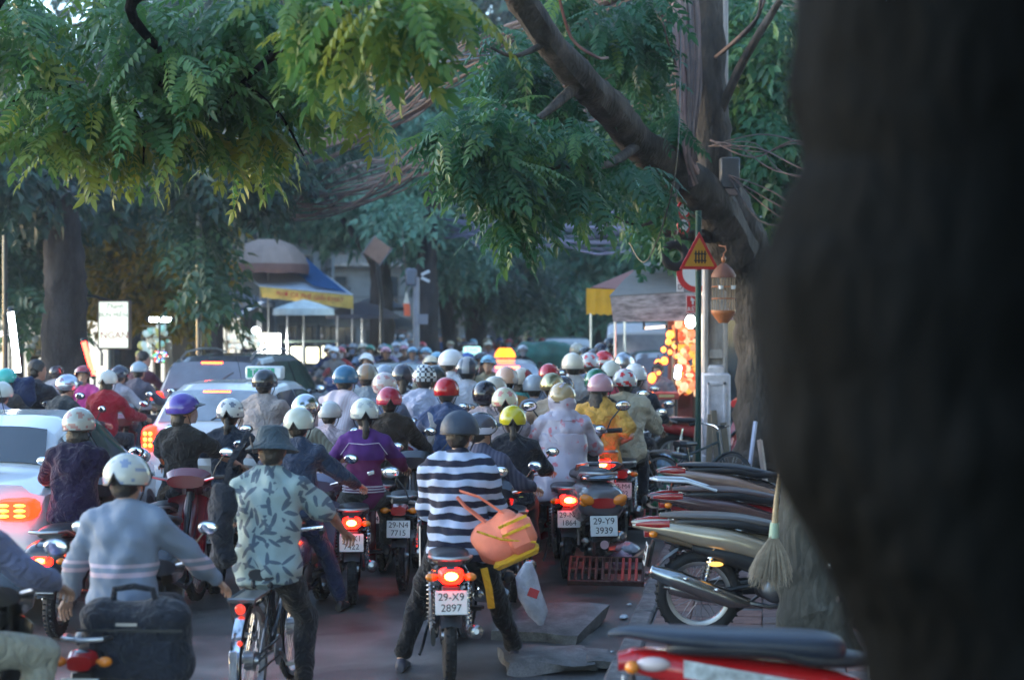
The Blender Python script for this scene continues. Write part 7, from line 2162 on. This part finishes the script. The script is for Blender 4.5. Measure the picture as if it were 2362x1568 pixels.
rider(338, 812, 25, 'bareheaded man in dark red', rz=-30, pose='rider_right', shirt=(.06, .02, .035), helmet=None, hair='bare', bike='o', bcol=(.04, .04, .04), top=1.62, label='bareheaded man in dark red left of the dark people carrier')
rider(322, 833, 23, 'rider in shiny grey cap helmet', rz=-20, shirt=(.10, .09, .12), helmet=(.30, .36, .42), style='cap', bike='o', bcol=(.04, .04, .04), label='rider in a shiny grey peaked helmet behind the red sweater')
rider(128, 842, 26, 'rider in black far behind', rz=-10, shirt=(.3, .3, .34), helmet=(.03, .025, .03), bike='o', bcol=(.04, .04, .04), label='rider in a black helmet between the backpack and the pink top')
for (px, py, d, hc, sc, lab) in ((1330, 790, 30, (.45, .43, .36), (.2, .2, .2), 'rider in a cream helmet under the white van'), (1352, 796, 27, (.02, .02, .02), (.12, .03, .03), 'rider in a black helmet and maroon shirt under the dirty banner'), (1372, 800, 26, (.06, .05, .05), (.5, .1, .05), 'rider in a brown helmet and orange shirt'),
                                (1388, 790, 27, (.03, .03, .05), (.5, .35, .03), 'rider in a dark blue helmet and mustard shirt'), (1408, 778, 30, (.02, .02, .025), (.02, .02, .025), 'rider all in black right of the mustard shirt'), (1345, 820, 22, (.03, .03, .035), (.06, .07, .1), 'rider in dark clothes right of the cream round helmet'),
                                (1232, 858, 16.9, (.3, .34, .4), (.3, .32, .4), 'rider in a grey blue helmet and grey coat'), (1300, 862, 17.4, (.05, .06, .09), (.18, .2, .25), 'rider in a dark blue helmet in front of the cream round helmet'), (1140, 862, 16.0, (.5, .48, .42), (.4, .3, .3), 'rider in a cream helmet behind the black glossy one')):
    rider(px, py, d, lab, rz=rnd.uniform(-14, 4), pose=rnd.choice(['rider', 'rider_up', 'rider_lean']), shirt=sc, helmet=hc, bike='o', bcol=(rnd.uniform(.02, .25), .02, .03), label=lab, blabel='motorbike under the ' + lab)

# man in grey at the stall
t = P(1527, 842, 23.7)
person((t.x, 23.75, .125), R(150), (t.z - .125) / 1.60, ('stand', dict(lean=10, handl=(-.22, .34, .98), handr=(.16, .36, .98), headp=-18)), shirt=(.16, .16, .18), trousers=(.12, .11, .09), sleeve='short', helmet=None, hair='bare', face=True, label='bareheaded man in a grey T-shirt selling at the glowing right-hand stall', loose=.014)

# ---------------------------------------------------------------- parked bikes on the pavement
PV = .135
def parked(px_tail, d, s, o, rz=-90, label='', z=PV):
    t = P(px_tail, 1200, d)
    a = R(rz); fx, fy = -math.sin(a), math.cos(a)
    o.location = (t.x + fx * .76 * s, d + fy * .76 * s, z); o.rotation_euler = (0, 0, a); o.scale = (s, s, s)
    return tag(o, label, 'motorbike', 'parked motorbikes on the pavement')
pr_ = moto(body=(.50, .012, .014), tail='off', text=('29-T2', '6408'), lit=0, rail=False)
parked(1425, 6.5, 1.0, pr_, -93, 'bright red parked motorbike with a long dark blue seat, nearest on the pavement')
m = MB(); m.ring(eggs(((-.80, .80, .02, .010), (-.72, .812, .06, .022), (-.55, .80, .112, .034), (-.35, .785, .126, .044), (-.1, .775, .128, .050), (.06, .765, .122, .052), (.13, .755, .10, .045), (.155, .75, .05, .03)), 0, 18, .75))
m.build('long_seat', mat('seat_blue_black', (.020, .028, .045), .42, bump=.1, bscale=120), pr_)
for s_ in (-1, 1):
    m = MB(); g = [[(s_ * (.128 + .004), y, z0 + dz) for dz in (0, .035, .07)] for y, z0 in ((-.50, .655), (-.30, .62), (-.05, .58), (.10, .56))]
    m.sheet(g if s_ > 0 else [list(reversed(r_)) for r_ in g], .006); m.build('white_decal', mat('decal_white', (.45, .50, .52), .35, vary=.5, vscale=16), pr_)
    m = MB(); m.ell((s_ * .10, -.62, .70), (.03, .07, .03), 12, 8); m.build('clear_lens', mat('clear_lens', (.6, .5, .5), .1, vary=0, coat=.8), pr_)

def side_bike(px, d, s, body, low, label, rz=-92, seatc=(.03, .03, .035), railw=False):
    b = moto(body=body, tail='off', text=('29-S8', '5520'), lit=0, rail=False)
    parked(px, d, s, b, rz, label)
    for s_ in (-1, 1):
        m = MB()
        m.ring(eggs(((-.84, .742, .012, .010), (-.76, .735, .045, .028), (-.6, .715, .068, .050), (-.4, .675, .078, .072), (-.2, .64, .08, .078), (.0, .585, .076, .072), (.18, .535, .06, .06), (.30, .50, .03, .03)), s_ * .085, 16, .85))
        m.build('side_panel', mat('pearl_paint', low, .26, metal=.55, coat=.8, vary=.08), b)
        m = MB(); m.ring([egg((s_ * .10, y, z), .045, hh, 10, .8) for y, z, hh in ((-.45, .60, .02), (-.2, .54, .06), (.05, .47, .08), (.2, .42, .05))]); m.build('lower_panel', DARKPL, b)
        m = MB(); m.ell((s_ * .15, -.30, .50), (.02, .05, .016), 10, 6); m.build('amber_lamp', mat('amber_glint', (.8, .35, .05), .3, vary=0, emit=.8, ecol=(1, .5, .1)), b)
        m = MB(); m.ring([egg((s_ * .10, -.82, .75), .012, .01, 8), egg((s_ * .12, -.72, .755), .03, .025, 8), egg((s_ * .13, -.6, .75), .02, .03, 8)]); m.build('red_lens', REDLENS, b)
    m = MB(); m.ring(eggs(((-.66, .80, .05, .012), (-.5, .802, .12, .022), (-.2, .79, .125, .026), (.0, .755, .11, .03), (.18, .72, .06, .02)), 0, 16, .75))
    m.build('seat_cover', mat('seat_vinyl', seatc, .4, bump=.1, bscale=120), b)
    if railw: m = MB(); m.tube([(-.13, -.34, .80), (-.14, -.56, .87), (-.10, -.78, .88), (0, -.82, .88), (.10, -.78, .88), (.14, -.56, .87), (.13, -.34, .80)], .018, 8, flat=.7)
    if railw: m.build('grab_rail', mat('rail_white', (.65, .72, .80), .2, coat=.8), b)
    m = MB(); e_ = [(.165, -.10, .25), (.17, -.2, .27), (.175, -.55, .40), (.175, -.72, .46), (.175, -.73, .464)]
    m.tube(e_, [.028, .055, .062, .042, .03], 16); m.build('muffler_shield', metal((.38, .39, .39), .22, 'brushed_steel'), b)
    for y, z in ((-.3, .345), (-.5, .415)): m = MB(); m.ell((.23, y, z), (.012, .02, .014), 8, 6); m.build('bolt', CHROME, b)
    return b
side_bike(1485, 10.55, 1.0, (.17, .13, .085), (.52, .43, .31), 'beige gold parked motorbike with a big chrome exhaust, second on the pavement', seatc=(.11, .095, .085))
side_bike(1520, 12.2, 1.0, (.28, .015, .02), (.13, .075, .075), 'brown black parked motorbike with a white grab rail, third on the pavement', -88, seatc=(.09, .06, .055), railw=True)
side_bike(1535, 14.3, 1.0, (.05, .04, .04), (.36, .24, .19), 'parked motorbike with brownish beige panels and a long black seat, fourth on the pavement', -90)
sb2 = moto(body=(.12, .13, .14), tail='off', text=('29-S2', '1147'), lit=0); sb2.scale = (.8,) * 3; sb2.location = (P(1925, 1327, 7.2).x + .28, 6.87, PV); sb2.rotation_euler = (0, 0, R(-3))
tag(sb2, 'parked motorbike half hidden by the dark foreground trunk, its round mirror catching the sky', 'motorbike', 'parked motorbikes on the pavement')
rb = moto(body=(.40, .02, .02), tail='off', text=('29-R7', '3301'), lit=0); rb.location = (P(1600, 950, 21.5).x + .1, 21.6, PV); rb.rotation_euler = (0, 0, R(-75))
tag(rb, 'red and yellow parked motorbike in front of the right-hand stall', 'motorbike', 'parked motorbikes on the pavement')

# patterns themselves are used as riders' machines too
for k, (pp, (px, d, rz, lab)) in enumerate(zip((proto_a, proto_b, proto_off), ((380, 11.9, -6, 'riderless maroon motorbike between the grey-blue top and the bucket hat'), (455, 14.6, -4, 'grey scooter beside the woman in the black T-shirt'), (940, 13.6, -2, 'dark motorbike with a chrome rail left of the striped pullover')))):
    pp.location = (P(px, 1200, d).x, d, 0); pp.rotation_euler = (0, 0, R(rz)); tag(pp, lab, 'motorbike')

# ---------------------------------------------------------------- cars
SKYG = mat('sky_reflection_glass', (.26, .30, .36), .10, vary=.35, vscale=1.5, coat=.5)  # reflected sky put into the glass colour
WHT = (.58, .60, .64)
c1, at1 = car('sedan', WHT, 'white sedan cut by the left edge with its tail light burning', 'car', (-4.27, 11.6, 0), R(1), lights=5)
c2, at2 = car('hatch', WHT, 'white hatchback taxi with a green roof sign and high brake light', 'taxi', (P(479, 900, 18.5).x, 18.4, 0), R(-7), rear_glass_m=SKYG, lights=5)
so = MB(); so.box((.0, 0, 0), (.46, .16, .16), bev=.02); ts = so.build('roof_sign', mat('taxi_sign_white', (.6, .65, .66), .4, vary=.05), c2, loc=(.36, 1.2, 1.60))
m = MB(); m.box((-.03, -.082, 0), (.34, .006, .115), bev=.003); tg = m.build('green_plate', mat('taxi_green', (.02, .30, .16), .5), ts)
text_obj('lettering', 'TAXI', .12, WHITEP, tg, (-.03, -.089, 0), (PI / 2, 0, 0), .001)
c3, at3 = car('suv', (.06, .06, .072), 'dark silver people carrier with roof rails and a long high brake light', 'car', (P(468, 900, 24).x, 24.2, 0), R(-8), rear_glass_m=mat('faint_sky_glass', (.13, .14, .18), .12, vary=.3, vscale=1.5, coat=.5), lights=5, roofrail=True)  # rear glass has a weaker sky reflection put into its colour
c4, at4 = car('sedan', (.55, .58, .62), 'pale car with a bright rear window behind the row of dark helmets', 'car', (P(872, 850, 28.5).x, 28.4, 0), R(-4), rear_glass_m=SKYG)
c5, at5 = car('sedan', (.35, .37, .42), 'grey taxi with a glowing yellow roof lamp in the middle of the jam', 'taxi', (P(1175, 850, 32).x, 31.8, 0), R(3), rear_glass_m=SKYG, lights=3)
m = MB(); m.ring([egg((-.24, 0, 0), .01, .05, 10, .6)] if False else [[Vector((x_ * w_, y_ * .09, z_)) for x_, y_ in ((-1, -1), (1, -1), (1, 1), (-1, 1))] for z_, w_ in ((-.07, .22), (.02, .20), (.12, .12))])
m.build('roof_lamp', glow((1, .21, .010), 1.8, 'taxi_lamp'), c5, loc=(0, 1.9, 1.56))
m = MB(); m.box((0, .92, 1.30), (.50, .04, .05), bev=.01); m.build('high_brake_light', glow((1, .08, .04), 6, 'brake_glow'), c5)
c6, at6 = car('hatch', WHT, 'white taxi with a small green roof sign behind the dark helmet', 'taxi', (P(1040, 850, 33).x, 35.5, 0), R(-2), rear_glass_m=SKYG)
so = MB(); so.box((.3, 0, 0), (.40, .14, .16), bev=.03); ts = so.build('roof_sign', mat('taxi_sign_lit', (.5, .85, .7), .4, vary=0, emit=.6, ecol=(.45, 1, .8)), c6, loc=(0, 1.2, 1.59))
text_obj('lettering', 'TAXI', .12, mat('taxi_green', (.02, .30, .16), .5), ts, (.3, -.074, 0), (PI / 2, 0, 0), .001)
car('van', (.62, .65, .70), 'white van under the dirty banner of the right-hand stall', 'van', (P(1480, 800, 36).x, 36, 0), R(-3), rear_glass_m=SKYG)
car('van', (.5, .53, .58), 'pale van behind the green covered truck', 'van', (P(1308, 800, 46).x, 46, 0), R(-1), rear_glass_m=SKYG)[0].scale = (.85, .85, .80)
car('suv', (.20, .20, .22), 'grey car with a dark side window in front of the white van', 'car', (P(1550, 830, 27.5).x, 27.0, 0), R(-2), rear_glass_m=mat('faint_sky_glass', (.20, .22, .28), .12, vary=.3, vscale=1.5, coat=.5), lights=2)  # sky reflection put into the rear glass colour here too
tk = empty('cargo_truck', (P(1252, 830, 40).x, 40, 0), R(-3), 'small truck covered with a green tarpaulin', 'truck')
m = MB(); m.box((0, 1.2, .75), (1.7, 2.6, .5), bev=.03); m.build('cargo_bed', paint((.12, .07, .05), 'truck_paint', .6), tk)
m = MB(); m.box((0, 1.2, 1.3), (1.64, 2.5, .8), bev=.25); me_ = remeshed(m, .07, 5, (.03, 4, 1.0), 'tarpaulin'); me_.materials.clear(); me_.materials.append(mat('green_tarp', (.03, .14, .11), .6, vary=.4, vscale=3, bump=.6, bscale=8)); link('tarpaulin', me_, tk)
m = MB(); m.box((0, 3.3, 1.05), (1.6, 1.3, 1.3), bev=.12); m.build('cab', paint((.3, .32, .36), 'truck_paint', .4), tk)
for y in (.5, 3.4):
    for s_ in (-1, 1):
        m = MB(); m.lathe([(0, -.1), (.33, -.1), (.35, 0), (.33, .1), (0, .1)], 24, rotm(ry=90)); m.build('wheel', RUBBER, tk, loc=(s_ * .75, y, .35))
for i, (x, z, w_) in enumerate(((.95, 1.35, .3), (.98, 1.02, .34), (.9, .68, .3))):
    m = MB(); m.box((0, 0, 0), (w_, .4, .3), bev=.01); bx_ = m.build('cardboard_box', mat('cardboard', (.24, .17, .14), .8, vary=.15), loc=(tk.location.x + x, 39.2, z)); tag(bx_, ('topmost', 'middle', 'lowest')[i] + ' brown carton strapped at the right side of the green covered truck', 'carton', 'cartons on the truck')

# ---------------------------------------------------------------- distant crowd, facing the camera
rr_ = random.Random(21)
HC = [('white', (.80, .82, .84)), ('silver', (.50, .54, .60)), ('black', (.03, .03, .04)), ('red', (.38, .03, .04)), ('sky blue', (.20, .42, .60)), ('cream', (.55, .50, .38)), ('blue', (.05, .10, .35)), ('pink', (.55, .26, .32)), ('grey', (.20, .21, .23)), ('green', (.03, .2, .12))]
TC = [('pale pink', (.48, .36, .40)), ('navy', (.03, .04, .10)), ('white', (.60, .60, .62)), ('grey', (.20, .20, .22)), ('light blue', (.26, .36, .52)), ('red', (.34, .04, .04)), ('black', (.02, .02, .025)), ('brown', (.13, .08, .06)), ('lilac', (.36, .30, .44)), ('khaki', (.22, .20, .14)), ('blue', (.06, .13, .38))]
combos = [(a, b) for a in HC for b in TC]
wts = [9, 6, 2, 2, 2, 3, 1.5, 1.2, 3, .5]
spots = []
for row, (y0, n, xa, xb) in enumerate(((767, 14, 900, 1270), (772, 15, 860, 1260), (779, 14, 840, 1260), (789, 14, 790, 1240), (800, 14, 748, 1130), (811, 12, 745, 1120), (821, 5, 985, 1150))):
    for k in range(n):
        x = xa + (xb - xa) * (k + .5) / n + rr_.uniform(-11, 11)
        y = y0 + rr_.uniform(-3, 3)
        d = .50 * FPX / (y - HZ + 3)
        spots.append((x, y, d))
fb = {}
taken = set()
def clear(x, d):
    for (px, dr, w) in ((872, 28.4, 1.3), (1175, 31.8, 1.2), (1040, 35.5, 1.2), (1252, 40, 1.3), (1308, 46, 1.1), (1480, 36, 1.3)):
        cx = P(px, 800, dr).x
        if abs(x - cx) < w and dr - 1.2 < d < dr + 5.6: return False
    return True
for (x, y, d) in spots:
    t = P(x, y, d)
    if not clear(t.x, d):
        d += 6.3; t = P(x, HZ + .50 * FPX / d, d)
        if not clear(t.x, d): continue
    for _ in range(200):
        a = rr_.choices(HC, wts)[0]; b = rr_.choice(TC)
        if (a[0], b[0]) not in taken: break
    else:
        a, b = rr_.choice([c for c in combos if (c[0][0], c[1][0]) not in taken])
    taken.add((a[0], b[0]))
    s = t.z / 1.648
    rz = R(180 + rr_.uniform(-16, 16))
    lab = 'far-off oncoming rider in a %s helmet and %s top' % (a[0], b[0])
    person((t.x, d + .22, 0), rz, s, rr_.choice(['rider', 'rider_up', 'rider_lean', 'rider_both']), shirt=b[1], helmet=a[1], style=rr_.choice(['half', 'half', 'deep', 'cap']), hair=None, face=d < 48, skin=rr_.choice(SK),
           mask=rr_.choice([None, None, (.5, .45, .48), (.3, .35, .5)]), label=lab, group='oncoming riders in the distance', vox=.022)
    bc = rr_.choice([(.25, .02, .03), (.03, .03, .04), (.05, .07, .2), (.2, .2, .22)])
    if bc not in fb: fb[bc] = far_moto(bc)
    tag(link('motorbike', fb[bc], None, (t.x, d + .22, 0), (0, 0, rz), s), 'motorbike of the far-off rider in a %s helmet and %s top' % (a[0], b[0]), 'motorbike', 'motorbikes in the distance')

# ---------------------------------------------------------------- evening haze
hm_ = bpy.data.materials.new('haze'); hn = nt_of(hm_); hn.nodes.remove(hn.nodes['Principled BSDF'])
pv = hn.nodes.new('ShaderNodeVolumePrincipled'); pv.inputs['Color'].default_value = (.84, .92, 1.0, 1); pv.inputs['Density'].default_value = .0009; pv.inputs['Anisotropy'].default_value = .2
hn.links.new(pv.outputs[0], hn.nodes['Material Output'].inputs['Volume'])
m = MB(); m.box((0, 55, 6.0), (110, 150, 16)); hz = m.build('haze', hm_, smooth=False); tag(hz, kind='stuff')
